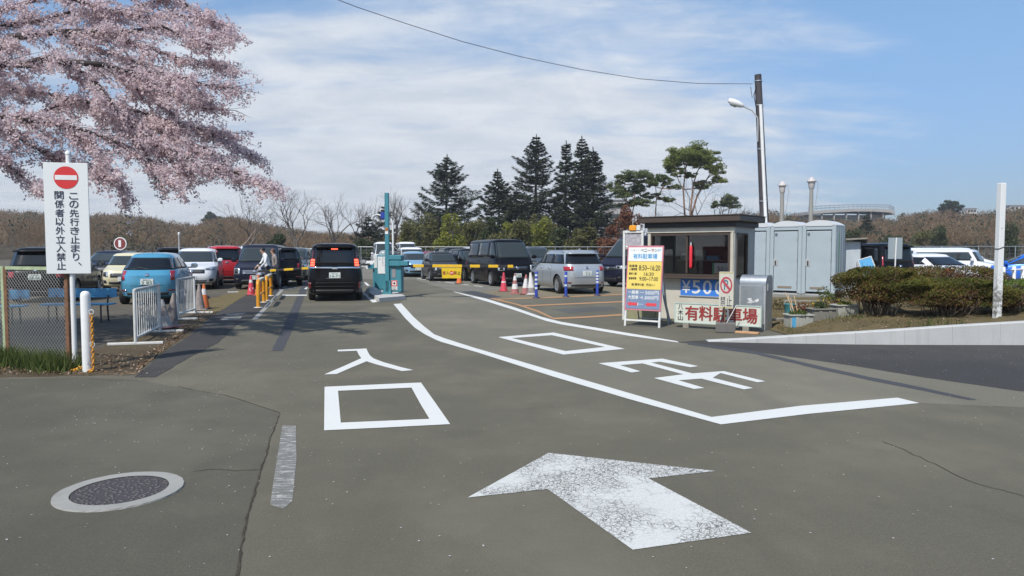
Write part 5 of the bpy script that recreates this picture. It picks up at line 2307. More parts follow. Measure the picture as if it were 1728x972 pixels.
        b.end_patch(k, M_TAILD, sg * .66, sg * .88, False, z0=.40, z1=.45, nu=4, nv=1, off=.008)
        k.build('reflector', root)
    k = MB()
    b.end_patch(k, M_DARK, -.80, .80, False, z0=.25, z1=.37, nu=10, nv=3, off=.006)
    k.build('rear_valance', root)
    k = MB()
    zt = d.get('tg', .58)
    b.end_patch(k, M_DARK, -.84, .84, False, z0=zt, z1=zt + .012, nu=10, nv=1, off=.004)
    k.build('tailgate_seam', root)
    k = MB()
    pz = d.get('pz', d['beltr'] - .26)
    b.end_patch(k, M_CHROME, -.055, .055, False, z0=pz + .17, z1=pz + .245, nu=4, nv=2, off=.02)
    k.build('badge', root)
    # ---- plates
    if plate:
        for front in (True, False):
            k = MB()
            z = .50 if front else pz
            v = b.v_at(z, lambda vv: b.th_end(vv, 0, front))
            x = b.P(v, b.th_end(v, 0, front))[0]
            sx = 1 if front else -1
            base = M_PLATEY if yellow else M_PLATE
            # built facing -y, then turned to the end of the car
            k.M = Matrix.Translation((x + sx * .012, 0, z - .0)) @ Matrix.Rotation(R(90 if front else -90), 4, 'Z')
            k.box((0, -.004, 0.0), (.34, .014, .172), base, bev=.004)
            k2 = MB()
            k2.M = k.M
            po = k.build('number_plate', root)
            if plate != 'blank':
                top, bot = plate
                ink = M_INK if yellow else M_PLATET
                text_on(k2, top, -.10, .035, .20, .036, ink, y=-.0135, bold=.02)
                text_on(k2, bot, -.14, -.068, .28, .082, ink, y=-.0135, bold=.02)
                k2.build('lettering', po)
    # ---- extras
    if 'spoiler' in extras:
        k = MB()
        b.end_patch(k, pm, -.80, .80, False, v0=5.93, v1=6.25, nu=12, nv=2, off=.13)
        k.build('roof_spoiler', root)
    if 'rails' in extras:
        for sg in (-1, 1):
            k = MB()
            y = sg * (w - d.get('ri', .17) - .03)
            k.tube([(h - d['ws'] - .25, y, H - .085), (h - d['ws'] - .40, y, H - .03), (0, y * .99, H - .012), (-h + d['rt'] + .35, y, H - .04), (-h + d['rt'] + .2, y, H - .09)],
                   .016, M_CHROME if 'chrome_rails' in extras else M_DARK, 6)
            k.build('roof_rail', root)
    if 'fin' in extras:
        k = MB()
        k.prism([(-.09, 0), (.10, 0), (-.05, .07), (-.08, .07)], -.018, .018, pm)
        k.build('antenna', root, (-h + d['rt'] + .35, 0, H - .02))
    if 'rod' in extras:
        k = MB()
        k.tube([(-h + d['rt'] + .3, 0, H - .02), (-h + d['rt'] + .12, 0, H + .16)], .007, M_DARK, 5)
        k.build('antenna', root)
    if 'wiper' in extras:
        k = MB()
        p = b.pt(5.12, b.th_end(5.12, 0.02, False), .03)
        q = b.pt(5.24, b.th_end(5.24, 0.40, False), .03)
        k.tube([p, q], .012, M_DARK, 5)
        k.build('rear_wiper', root)
    return root, b


KEI = dict(L=3.4, W=1.48, H=1.75, nose=.86, cowl=1.02, beltr=1.02, cd=.62, ws=1.05, rt=.14, rb=.06, wb=2.45, wf=.62, wr=.275, splits=(.25, -.62), n=7, fs=.05, ri=.13)
MPV = dict(L=4.7, W=1.72, H=1.83, nose=.90, cowl=1.10, beltr=1.08, cd=.72, ws=1.42, rt=.16, rb=.05, wb=2.85, wf=.90, wr=.31, splits=(.55, -.62), n=8, nr=8, fs=.07, ri=.15, rwi=.80)
LOWMPV = dict(L=4.8, W=1.80, H=1.66, nose=.84, cowl=1.02, beltr=1.05, cd=.85, ws=1.65, rt=.40, rb=.12, wb=2.83, wf=.95, wr=.33, splits=(.35, -.75), n=6, fs=.10, ri=.19)
HATCH = dict(L=4.1, W=1.70, H=1.53, nose=.80, cowl=1.00, beltr=1.0, rsh=.86, cd=.85, ws=1.60, rt=.72, rb=.20, wb=2.6, wf=.80, wr=.31, splits=(.08, -.82), n=4.4, fs=.12, ri=.25, nr=4.4, tail=(.72, 1.07, .72, .24), pz=.68, rw0=5.06, tg=.56, rwi=.86)
SMALL = dict(L=3.9, W=1.67, H=1.50, nose=.82, cowl=1.00, beltr=.98, cd=.72, ws=1.35, rt=.40, rb=.12, wb=2.5, wf=.76, wr=.30, splits=(.08, -.78), n=5.0, fs=.10, ri=.18)
SUV = dict(L=4.72, W=1.83, H=1.69, nose=.93, cowl=1.10, beltr=1.12, cd=.98, ws=1.75, rt=.68, rb=.16, wb=2.66, wf=.92, wr=.36, gc=.26, splits=(.12, -.80), n=5.5, fs=.14, ri=.22, tail=(.88, 1.06, .58, .28), pz=.80)
BIGSUV = dict(L=4.7, W=1.80, H=1.74, nose=.96, cowl=1.14, beltr=1.14, cd=.95, ws=1.60, rt=.30, rb=.08, wb=2.7, wf=.90, wr=.36, gc=.26, splits=(.15, -.80), n=7, fs=.10, ri=.17)
VAN = dict(L=4.84, W=1.88, H=2.10, nose=.98, cowl=1.22, beltr=1.16, cd=.36, ws=.98, rt=.14, rb=.05, wb=2.57, wf=1.05, wr=.33, splits=(1.05, -.45), n=9, nr=9, fs=.06, ri=.19, ap=.20, rw1=5.8, mx=.18)
HIVAN = dict(L=5.3, W=1.90, H=2.30, nose=.98, cowl=1.24, beltr=1.20, cd=.36, ws=1.15, rt=.2, rb=.05, wb=3.1, wf=1.05, wr=.34, splits=(1.2, -.55), n=9, nr=7, fs=.06, ri=.26, ap=.20, mx=.18)
KANGOO = dict(L=4.2, W=1.82, H=1.82, nose=.92, cowl=1.10, beltr=1.08, cd=.85, ws=1.45, rt=.20, rb=.05, wb=2.7, wf=.85, wr=.32, splits=(.15, -.75), n=7, nr=6, fs=.12, ri=.20, rwi=.72)
WAGON = dict(L=4.35, W=1.80, H=1.61, nose=.83, cowl=1.05, beltr=1.06, cd=.92, ws=1.68, rt=.46, rb=.13, wb=2.67, wf=.88, wr=.335, splits=(.15, -.78), n=5.0, nr=5.2, fs=.13, ri=.20, tail=(.86, 1.01, .58, .30), pz=.76, rw0=5.10, tg=.60, rwi=.86)
SEDAN = dict(L=4.85, W=1.85, H=1.47, nose=.74, cowl=.98, beltr=1.00, cd=1.30, ws=2.05, rt=1.55, rb=.72, rsh=.93, rlow=.05, wb=2.88, wf=.88, wr=.33, splits=(-.05, -.92), n=4.6, nr=5, fs=.16, ri=.24, tail=(.70, .88, .55, .30), pz=.60, rw0=5.02, rw1=5.95, dp=.40, ap=.28)
BOXY = dict(L=3.4, W=1.60, H=1.70, nose=.92, cowl=1.06, beltr=1.06, cd=.72, ws=1.00, rt=.12, rb=.05, wb=2.45, wf=.65, wr=.30, gc=.24, splits=(.25, -.62), n=9, nr=8, fs=.05, ri=.12)
random.seed(5)
GL = 'cars parked in the left gravel lot'
GB = 'cars parked in the far row beyond the gate'
GR = 'cars parked in the right lot'
# --- the minivan in the entry lane
t, b = car('minivan', 'black minivan with lit red brake lights waiting in the entry lane', 'minivan', MPV, P_BLACK, 565.5, 509, 'rear', 102.5,
           plate=('仙台 501', '14-71'), tail='low', extras=('spoiler', 'dark_mirrors'), rim='ten')
for ch in [c for c in bpy.data.objects if c.parent == t and c.name.split('.')[0] in ('taillight', 'reflector', 'badge')]:
    bpy.data.objects.remove(ch)
for sg in (-1, 1):
    k = MB()
    b.wrap_patch(k, M_TAILD, .885, .07, sg, False, v0=5.00, v1=5.82, nv=6, off=.010)
    lamp = k.build('taillight', t)
    k = MB()
    for q in range(3):
        b.wrap_patch(k, M_LIT, .905, .03, sg, False, v0=5.04 + q * .125, v1=5.13 + q * .125, nv=2, off=.02)
    k.build('lit_lens', lamp)
    k = MB()
    b.end_patch(k, M_CHROME, sg * .90, sg * .965, False, v0=5.55, v1=5.56, nu=3, nv=1, off=.018)
    b.end_patch(k, M_CHROME, sg * .90, sg * .965, False, v0=5.66, v1=5.67, nu=3, nv=1, off=.018)
    k.build('lamp_trim', lamp)
    k = MB()
    b.end_patch(k, M_TAILD, sg * .84, sg * .955, False, z0=.40, z1=.60, nu=3, nv=4, off=.014)
    k.build('reflector', t)
k = MB()
b.end_patch(k, M_CHROME, -.97, .97, False, z0=1.03, z1=1.085, nu=24, nv=3, off=.03)
b.end_patch(k, M_CHROME, -.10, .10, False, z0=1.00, z1=1.12, nu=8, nv=4, off=.045)
k.build('chrome_garnish', t)
k = MB()
b.end_patch(k, M_LIT, -.135, .135, False, v0=5.86, v1=5.905, nu=6, nv=1, off=.05)
k.build('high_brake_light', t)
k = MB()
b.end_patch(k, M_DARK, -.30, .30, False, z0=.70, z1=.735, nu=6, nv=2, off=.02)
b.end_patch(k, M_DARK, -.9, .9, False, z0=.47, z1=.482, nu=8, nv=1, off=.01)
k.build('plate_recess', t)

# --- left lot
car('minivan', 'black low minivan parked behind the chain-link fence on the left', 'minivan', dict(LOWMPV, H=1.70), P_BLACK, 60, 512, 'rear', 108, GL,
    plate=('仙台 300', '28-06'), tail='wedge', extras=('spoiler',))
car('suv', 'dark blue-black estate car behind the bonnet of the fenced-off minivan', 'car', dict(SUV, H=1.58), P_DNAVY, 163, 484, 'front', 282, GL)
car('compact_car', 'cream compact car nosing out beside the sky-blue hatchback', 'car', SMALL, P_CREAM, 208, 493, 'front', 288, GL, plate='blank', head='round', privacy=False, extras=('dark_mirrors',))
car('hatchback', 'sky-blue hatchback with its tail to the white crowd barriers', 'car', HATCH, P_BLUE, 249, 515, 'rear', 107, GL,
    plate=('宮城 501', '3 85'), tail='low', extras=('wiper', 'rod'), rim='ten')
car('suv', 'black tall car whose roof shows above the sky-blue hatchback', 'car', BIGSUV, P_BLACK, 292, 478, 'rear', 112, GL, extras=('spoiler', 'rails'))
car('suv', 'pearl white crossover facing out between the blue hatchback and the red van', 'car', SUV, P_PEARL, 324, 490, 'front', 288, GL, head='sharp', plate='blank', privacy=True, rim='five')
car('small_van', 'red small van with a barn door behind the white crossover', 'van', KANGOO, P_REDV, 384, 479, 'rear', 118, GL, tail='vert', extras=('rails', 'spoiler'))
car('van', 'white van mostly hidden between the red van and the dark minivan', 'van', MPV, P_PEARL, 396, 468, 'front', 286, GL)
car('minivan', 'dark navy minivan with chrome grille facing out behind the walking people', 'minivan', dict(MPV, W=1.80, L=4.75, H=1.85), P_DNAVY, 430, 489, 'front', 281, GL,
    plate=('宮城 300', '71-58'), head='tall', grille='chrome', privacy=False)
car('suv', 'black car with tail turned out just beyond the walking people', 'car', BIGSUV, P_BLACK, 476, 484, 'rear', 108, GL, tail='low', extras=('spoiler',))
car('minivan', 'grey minivan with a white roof in the row left of the entry lane', 'minivan', dict(MPV, H=1.74), P_SLATE, 490, 474, 'front', 280, GL, privacy=False)
car('compact_car', 'dark compact car in the row between the grey minivan and the white kei car', 'car', SMALL, P_DGREY, 499, 466, 'front', 280, GL)
car('compact_car', 'white kei car at the far end of the row left of the entry lane', 'car', KEI, P_PEARL, 513, 458, 'front', 272, GL, privacy=False, plate='blank')

# --- far row beyond the gate
car('compact_car', 'charcoal kei car behind the yellow no-entry banner', 'car', dict(SMALL, H=1.52), P_DGREY, 755, 475, 'front', 286, GB, plate=('宮城 580', '12-46'), yellow=True, head='tall')
car('hatchback', 'pale blue hatchback facing out beside the charcoal kei car', 'car', HATCH, P_LBLUE, 706, 468, 'front', 285, GB, plate=('仙台 330', '5 12'), head='slim')
car('minivan', 'white minivan behind the pale blue hatchback', 'minivan', dict(MPV, H=1.80), P_PEARL, 699, 464, 'front', 284, GB, privacy=False)
car('van', 'white high-roof van showing its domed roof above the white minivan', 'van', HIVAN, P_PEARL, 690, 455, 'front', 284, GB)
car('van', 'white high-roof van half hidden behind the teal gate mast', 'van', HIVAN, P_PEARL, 650, 455, 'front', 284, GB)
car('compact_car', 'blue-grey compact car showing between the teal gate machine and the white minivan', 'car', SMALL, P_SLATE, 669, 459, 'front', 284, GB)
car('compact_car', 'magenta small car whose roof shows behind the pale blue hatchback', 'car', SMALL, P_MAG, 731, 457, 'front', 284, GB)
car('suv', 'black tall car with a red tail lamp behind the charcoal kei car', 'car', BIGSUV, P_BLACK, 752, 462, 'rear', 98, GB, tail='vert', extras=('rails',))
car('minivan', 'black box-shaped minivan with a sunlit windshield behind the orange cone', 'minivan', dict(KEI, L=3.9, W=1.66, H=1.76), P_BLACK, 776, 470, 'front', 284, GB, privacy=False)
car('compact_car', 'white car glimpsed between two black vans in the far row', 'car', MPV, P_PEARL, 800, 456, 'front', 284, GB)
car('minivan', 'black low minivan tucked beside the big black van', 'minivan', dict(LOWMPV, H=1.70), P_BLACK, 818, 475, 'front', 291, GB, rim='ten')
car('van', 'big black van facing out behind the red traffic cone', 'van', VAN, P_BLACK, 874, 484, 'front', 291, GB, plate=('仙台 400', '6 08'), head='tall', rim='ten')
car('minivan', 'dark grey minivan behind the bonnet of the silver people carrier', 'minivan', MPV, P_SLATE, 920, 464, 'front', 288, GB)
car('compact_car', 'white car glimpsed behind the big black van', 'car', MPV, P_PEARL, 905, 459, 'front', 288, GB)

# --- right lot
car('people_carrier', 'silver people carrier with chrome roof rails behind the blue and white posts', 'car', WAGON, P_SILV, 991, 497, 'rear', 107, GR,
    plate=('仙台 300', '・8 81'), extras=('rails', 'chrome_rails', 'fin', 'spoiler', 'dark_mirrors'), rim='ten')
car('van', 'tall dark blue van standing behind the ticket booth', 'van', dict(HIVAN, H=2.26, L=5.0), P_DNAVY, 1024, 484, 'front', 212, GR)
car('minivan', 'black large minivan with its tail behind the clipped bushes', 'minivan', dict(MPV, L=4.9, W=1.85, H=1.87), P_BLACK, 1520, 496.7, 'rear', 110, GR, tail='vert', extras=('spoiler',))
car('sedan', 'white sedan with its tail behind the clipped bushes', 'car', SEDAN, P_PEARL, 1632, 492.7, 'rear', 100, GR, tail='wedge', privacy=True)
car('kei_wagon', 'white box-shaped small wagon facing the white fence', 'car', dict(BOXY, L=3.7, W=1.66, H=1.66), P_PEARL, 1688, 480, 'front', 318, GR, head='round', privacy=False)
car('minivan', 'white long-roofed minivan behind the box-shaped small wagon', 'minivan', dict(MPV, H=1.74), P_PEARL, 1690, 472, 'front', 330, GR)
car('sedan', 'bright blue saloon beyond the white fence at the right', 'car', dict(SEDAN, H=1.46), P_BRBLUE, 1862, 489, 'rear', 146, GR)
car('compact_car', 'dark car whose roof shows over the white sedan', 'car', HATCH, P_DNAVY, 1578, 474, 'front', 300, GR)
# ------------------------------------------------------------------ people


def person(label, loc, rz_, J, mats_, hair, hcol, grip=None, scale=1.0, long_hair=False):
    """J: named joints (local, facing -y). One continuous skinned body, five fingers a hand."""
    rad = dict(pelvis=.125, spine=.12, chest=.145, neck=.052, head=.088, crown=.078, shl=.062, shr=.062, ell=.043, elr=.043, wrl=.03, wrr=.03,
               hil=.092, hir=.092, knl=.058, knr=.058, anl=.040, anr=.040, tol=.034, tor=.034)
    E = [('pelvis', 'spine'), ('spine', 'chest'), ('chest', 'neck'), ('neck', 'head'), ('head', 'crown')]
    for s in 'lr':
        E += [('chest', 'sh' + s), ('sh' + s, 'el' + s), ('el' + s, 'wr' + s), ('pelvis', 'hi' + s), ('hi' + s, 'kn' + s), ('kn' + s, 'an' + s), ('an' + s, 'to' + s)]
    names = list(rad)
    V = [Vector(J[n_]) for n_ in names]
    Rr = [rad[n_] for n_ in names]
    Ed = [(names.index(a), names.index(b)) for a, b in E]
    # nose
    hd = Vector(J['head'])
    V.append(hd + Vector((0, -.098, -.005)))
    Rr.append(.014)
    Ed.append((names.index('head'), len(V) - 1))
    for s in 'lr':
        w_, e_ = Vector(J['wr' + s]), Vector(J['el' + s])
        d = (w_ - e_).normalized()
        side = d.cross(Vector((0, 1, 0))).normalized() if abs(d.y) < .9 else Vector((1, 0, 0))
        fw = side.cross(d).normalized()
        palm = w_ + d * .07
        V.append(palm)
        Rr.append(.026)
        pi_ = len(V) - 1
        Ed.append((names.index('wr' + s), pi_))
        for f in range(4):
            o_ = side * (-.027 + f * .018)
            ln = (.062, .070, .066, .052)[f]
            V.append(palm + o_ + d * .035)
            Rr.append(.010)
            Ed.append((pi_, len(V) - 1))
            V.append(palm + o_ * 1.15 + d * (.035 + ln * .6) + fw * .012)
            Rr.append(.009)
            Ed.append((len(V) - 2, len(V) - 1))
            V.append(palm + o_ * 1.15 + d * (.035 + ln * .85) + fw * .035)
            Rr.append(.008)
            Ed.append((len(V) - 2, len(V) - 1))
        V.append(w_ + d * .035 - side * .035)
        Rr.append(.012)
        Ed.append((pi_, len(V) - 1))
        V.append(w_ + d * .075 - side * .055 + fw * .015)
        Rr.append(.009)
        Ed.append((len(V) - 2, len(V) - 1))
    me = bpy.data.meshes.new('person')
    me.from_pydata([tuple(v_ * scale) for v_ in V], Ed, [])
    o = bpy.data.objects.new('person', me)
    COL.objects.link(o)
    sk = o.modifiers.new('s', 'SKIN')
    for i, r in enumerate(Rr):
        me.skin_vertices[0].data[i].radius = (r * scale, r * scale)
        me.skin_vertices[0].data[i].use_root = (i == 0)
    o.modifiers.new('d', 'SUBSURF').levels = 2
    dg = bpy.context.evaluated_depsgraph_get()
    nm = bpy.data.meshes.new_from_object(o.evaluated_get(dg))
    o.modifiers.clear()
    o.data = nm
    bpy.data.meshes.remove(me)
    segs = [(Vector(J[a]) * scale, Vector(J[b]) * scale, a, b) for a, b in E]
    ml = []
    for key in ('skin', 'top', 'bottom', 'shoe'):
        nm.materials.append(mats_[key])
    for p_ in nm.polygons:
        c = p_.center
        best, bn = 1e9, None
        for a, b, na, nb in segs:
            ab = b - a
            f = max(0, min(1, (c - a).dot(ab) / ab.length_squared))
            dd = (c - (a + ab * f)).length
            if dd < best:
                best, bn, bf = dd, (na, nb), f
        na, nb = bn
        if 'head' in (na, nb) or 'crown' in (na, nb):
            m_ = 0 if na != 'neck' or bf > .1 else 1
        elif nb[:2] == 'wr':
            m_ = 1 if bf < .93 else 0
        elif nb[:2] == 'to' or (nb[:2] == 'an' and bf > .9):
            m_ = 3
        elif nb[:2] in ('hi', 'kn', 'an'):
            m_ = 2 if (not mats_.get('shorts') or nb[:2] != 'an') else 0
        elif na == 'pelvis' and nb == 'spine':
            m_ = 1 if bf > .15 else 2
        else:
            m_ = 1
        ml.append(m_)
    nm.polygons.foreach_set('material_index', ml)
    nm.polygons.foreach_set('use_smooth', [True] * len(nm.polygons))
    o.location = loc
    o.rotation_euler = (0, 0, rz_)
    tag(o, label, 'person')
    # hair
    k = MB()
    d = (Vector(J['crown']) - hd).normalized()
    c = (hd + d * .045 + Vector((0, .014, 0))) * scale
    rr = .096 * scale
    vs, fs = [], []
    for i in range(9):
        a = math.pi * i / 8 * .56
        for j in range(18):
            b_ = 2 * math.pi * j / 18
            q = Vector((math.sin(a) * math.cos(b_), math.sin(a) * math.sin(b_), math.cos(a)))
            low = -.55 if (q.y > -.35 and long_hair) else 0
            q = Vector((q.x, q.y * 1.10, q.z * 1.05 + (low if i == 8 else 0)))
            if q.y < -.55:
                q.z = max(q.z, .28)
            q *= 1 + random.uniform(-.03, .05)
            vs.append(c + q * rr)
    for i in range(8):
        for j in range(18):
            fs.append((i * 18 + j, i * 18 + (j + 1) % 18, (i + 1) * 18 + (j + 1) % 18, (i + 1) * 18 + j))
    k.add(vs, fs, hcol, True)
    k.build('hair', o)
    k = MB()
    for s in (-1, 1):
        cc = (hd + Vector((s * .034, -.080, .012))) * scale
        k.lathe([(0, -.012 * scale), (.012 * scale, 0), (0, .012 * scale)], M_INK, 8, tuple(cc))
    k.build('eyes', o)
    return o


SKIN = mat('skin', (.42, .25, .17), .55)
HAIRB = mat('black_hair', (.012, .010, .010), .5)
HAIRR = mat('red_brown_hair', (.075, .028, .020), .5)
J1 = dict(pelvis=(0, 0, .90), spine=(0, -.03, 1.08), chest=(0, -.09, 1.30), neck=(0, -.15, 1.46), head=(0, -.21, 1.57), crown=(0, -.215, 1.65),
          shl=(-.18, -.09, 1.38), shr=(.18, -.09, 1.38), ell=(-.24, -.20, 1.12), elr=(.25, -.14, 1.11), wrl=(-.14, -.40, .95), wrr=(.16, -.34, .90),
          hil=(-.09, 0, .86), hir=(.09, 0, .86), knl=(-.10, -.10, .48), knr=(.10, .02, .48), anl=(-.10, -.04, .085), anr=(.11, .16, .10), tol=(-.11, -.22, .04), tor=(.12, .0, .04))
p = G(453, 489.5)
person('man in a white long-sleeved top and dark shorts bending towards a child', (p.x, p.y, 0), R(-62), J1,
       dict(skin=SKIN, top=mat('white_cloth', (.68, .69, .69), .8), bottom=mat('charcoal_cloth', (.03, .033, .038), .9), shoe=M_DARK, shorts=True), True, HAIRB)
J2 = dict(pelvis=(0, 0, .92), spine=(0, -.01, 1.10), chest=(0, -.03, 1.32), neck=(0, -.05, 1.47), head=(0, -.09, 1.58), crown=(0, -.09, 1.66),
          shl=(-.18, -.03, 1.39), shr=(.18, -.03, 1.39), ell=(-.25, .02, 1.13), elr=(.25, .0, 1.13), wrl=(-.24, -.12, .92), wrr=(.24, -.10, .91),
          hil=(-.09, 0, .88), hir=(.09, 0, .88), knl=(-.10, -.16, .50), knr=(.10, .04, .48), anl=(-.10, -.14, .09), anr=(.10, .18, .10), tol=(-.10, -.32, .04), tor=(.10, .04, .04))
p = G(465, 488)
person('woman with red-brown hair and grey trousers walking behind the man', (p.x, p.y, 0), R(-58), J2,
       dict(skin=SKIN, top=mat('mottled_cloth', (.26, .22, .20), .85, noise=.6, nscale=18), bottom=mat('grey_cloth', (.10, .098, .10), .9), shoe=M_DARK), True, HAIRR, long_hair=True, scale=.97)
J3 = {k_: (v_[0], v_[1], v_[2]) for k_, v_ in J2.items()}
J3.update(wrl=(-.20, -.22, 1.0), wrr=(.22, -.20, 1.0), head=(0, -.06, 1.57), crown=(0, -.05, 1.66))
p = G(440, 491)
c_ = person('small black-haired child in a white and navy jacket before the bending man', (p.x, p.y, 0), R(-62), J3,
            dict(skin=SKIN, top=mat('white_navy_cloth', (.42, .44, .50), .85, noise=.75, nscale=9), bottom=mat('navy_cloth', (.018, .022, .045), .9), shoe=M_DARK), True, HAIRB, scale=.63)
# ------------------------------------------------------------------ vegetation
rng = np.random.default_rng(21)


def unit(n):
    v = rng.normal(size=(n, 3))
    return v / np.linalg.norm(v, axis=1, keepdims=True)


def diamonds(C, U, W):
    """quads with half axes U and W round the points C"""
    n = len(C)
    V = np.stack([C - U, C - W * .9, C + U, C + W * .9], 1).reshape(-1, 3)
    return V, np.arange(n * 4).reshape(n, 4)


def leaf_quads(C, size, flat=0.0, asp=.55):
    n = len(C)
    U = unit(n)
    if flat > 0:
        U[:, 2] *= (1 - flat)
        U /= np.linalg.norm(U, axis=1, keepdims=True)
    A = unit(n)
    if flat > 0:
        A = A * (1 - flat) + np.array([0, 0, 1.0]) * flat
    W = np.cross(U, A)
    W /= np.maximum(np.linalg.norm(W, axis=1, keepdims=True), 1e-6)
    s = size * rng.uniform(.6, 1.25, (n, 1))
    return diamonds(C, U * s, W * s * asp)


def crown(name, C, size, m, parent, flat=0.0, asp=.55, var=None):
    V, F = leaf_quads(np.asarray(C), size, flat, asp)
    return np_mesh(name, V, F, m, parent, var if var is not None else rng.random(len(F)))


M_CONI = leafmat('conifer_needles', (.022, .032, .017), (.042, .056, .026), (.085, .092, .040), .12)
M_CONI2 = leafmat('fir_needles', (.026, .040, .025), (.048, .066, .038), (.090, .104, .052), .12)
M_PINE = leafmat('pine_needles', (.11, .14, .040), (.18, .21, .055), (.26, .27, .075), .4)
M_SHRUBY = leafmat('spring_leaves', (.13, .15, .025), (.22, .235, .04), (.32, .31, .06), .4)
M_SHRUBO = leafmat('olive_leaves', (.085, .095, .030), (.14, .14, .050), (.20, .175, .075), .35)
M_SHRUBD = leafmat('dark_leaves', (.035, .052, .022), (.062, .082, .032), (.10, .115, .048), .3)
M_SHRUBR = leafmat('russet_leaves', (.10, .038, .022), (.17, .065, .035), (.22, .11, .06), .25)
M_TWIG = leafmat('twig_grey', (.10, .078, .060), (.145, .112, .085), (.19, .15, .115), 0)


def conifer(label, px, Y, top_py, half_px, m, seed, droop=.18, gap=.12, base_py=430, shape=.85, lowcut=.06, group='tall conifers beyond the lot', bare_top=0):
    random.seed(seed)
    zt = AT(px, top_py, Y).z
    x0 = AT(px, 400, Y).x
    Rm = half_px / FPX * Y * 1.8
    t = thing('conifer', label, 'tree', (x0, Y, 0), 0, group)
    k = MB()
    k.tube([(0, 0, 0), (random.uniform(-.2, .2), 0, zt * .5), (0, 0, zt)], [zt * .019, zt * .011, .03], M_BARK, 8)
    C, U, W, VV = [], [], [], []
    z = zt * lowcut
    while z < zt * .985:
        f = z / zt
        ln = Rm * ((1 - f) ** shape) * (1.0 if f > .25 else .75 + f) * (1 + .16 * math.sin(f * 23 + seed) + .12 * math.sin(f * 41 + seed * 3))
        n = random.randint(5, 8)
        a0 = random.uniform(0, 6.28)
        for i in range(n):
            if random.random() < gap:
                continue
            a = a0 + 6.283 * i / n + random.uniform(-.35, .35)
            L = ln * random.uniform(.60, 1.18) * (1 - .35 * max(0, (f - .82) / .18)) + .08
            d = Vector((math.cos(a), math.sin(a), 0))
            dr = droop * random.uniform(.4, 1.5)
            pts = []
            for q in range(6):
                u = q / 5
                pts.append(Vector((0, 0, z)) + d * (L * u) + Vector((0, 0, -dr * L * math.sin(u * 2.2) + .34 * L * max(0, u - .55) + (.30 * L * u * f))))
            if L > 1.0:
                k.tube([pts[0], pts[2], pts[5]], [.05, .035, .012], M_BARK, 4, cap=False)
            side = Vector((-d.y, d.x, 0))
            nn = int(34 * min(1, .25 + L * .6) + L * 28)
            for q in range(nn):
                u = random.uniform(.10, 1.0) ** .8
                ii = min(4, int(u * 5))
                c = pts[ii].lerp(pts[ii + 1], u * 5 - ii)
                spread = (.16 + .34 * L * (1 - u) * u * 1.6 + .06) * (1 - .6 * f * f)
                sgn = random.choice((-1, 1))
                off = side * (sgn * random.uniform(0, 1) * spread)
                ax = (d * random.uniform(.5, 1.0) + side * sgn * random.uniform(.1, .9) + Vector((0, 0, random.uniform(-.45, .12)))).normalized()
                s = random.uniform(.16, .42) * (.75 + .25 * (1 - f))
                up = Vector((random.uniform(-.6, .6), random.uniform(-.6, .6), 1)).normalized()
                w = ax.cross(up).normalized()
                C.append(c + off + ax * s * .4 + Vector((0, 0, random.uniform(-.34, .09) * (1 - .75 * f * f))))
                U.append(ax * s)
                W.append(w * s * random.uniform(.25, .5))
                VV.append(random.random())
        z += max(.38, .64 * (1 - f * .40)) * random.uniform(.75, 1.2)
    for q in range(14):
        a = random.uniform(0, 6.28)
        ax = Vector((math.cos(a) * .35, math.sin(a) * .35, 1)).normalized()
        w = ax.cross(Vector((math.sin(a), -math.cos(a), .2))).normalized()
        C.append(Vector((0, 0, zt - random.uniform(-.1, .5))))
        U.append(ax * random.uniform(.25, .45))
        W.append(w * .06)
        VV.append(random.random())
    k.build('trunk', t)
    V, F = diamonds(np.array(C), np.array(U), np.array(W))
    np_mesh('crown', V, F, m, t, VV)
    return t


conifer('broad cedar-like conifer standing alone left of the conifer group', 755, 105, 262, 62, M_CONI2, 1, .10, .18, shape=.86)
conifer('slim dark conifer at the left edge of the conifer group', 840, 102, 287, 34, M_CONI, 2, .20, .10, shape=.75)
conifer('tallest dense dark conifer in the middle of the group', 905, 108, 229, 44, M_CONI, 3, .18, .08, shape=.66)
conifer('short dark conifer filling in at the foot of the tallest one', 872, 100, 318, 36, M_CONI, 8, .2, .08, shape=.75)
conifer('sparse thin conifer with gaps right of the tallest one', 955, 106, 238, 24, M_CONI2, 4, .22, .28, shape=.66, lowcut=.12)
conifer('dark conifer with an uneven double top right of the sparse one', 981, 104, 232, 22, M_CONI2, 5, .22, .30, shape=.62, lowcut=.3)
conifer('wide-based dark conifer at the right edge of the group', 1000, 103, 250, 40, M_CONI, 6, .16, .06, shape=.85)
conifer('young pale green conifer behind the silver people carrier', 995, 74, 380, 22, M_SHRUBO, 7, -.05, .1, shape=.8)
conifer('low dark conifer behind the teal gate mast', 622, 100, 366, 26, M_CONI2, 9, .15, .15, shape=.75)
conifer('dark conifer with gaps behind the teal gate mast', 650, 112, 345, 18, M_CONI2, 10, .2, .3, shape=.6)
conifer('squat dark conifer low on the right slope below the pale building', 1462, 150, 362, 17, M_CONI, 12, .15, .05, shape=.8)
conifer('dark conifer low on the right slope beside the bright blue saloon', 1633, 140, 398, 24, M_CONI, 13, .15, .05, shape=.8)


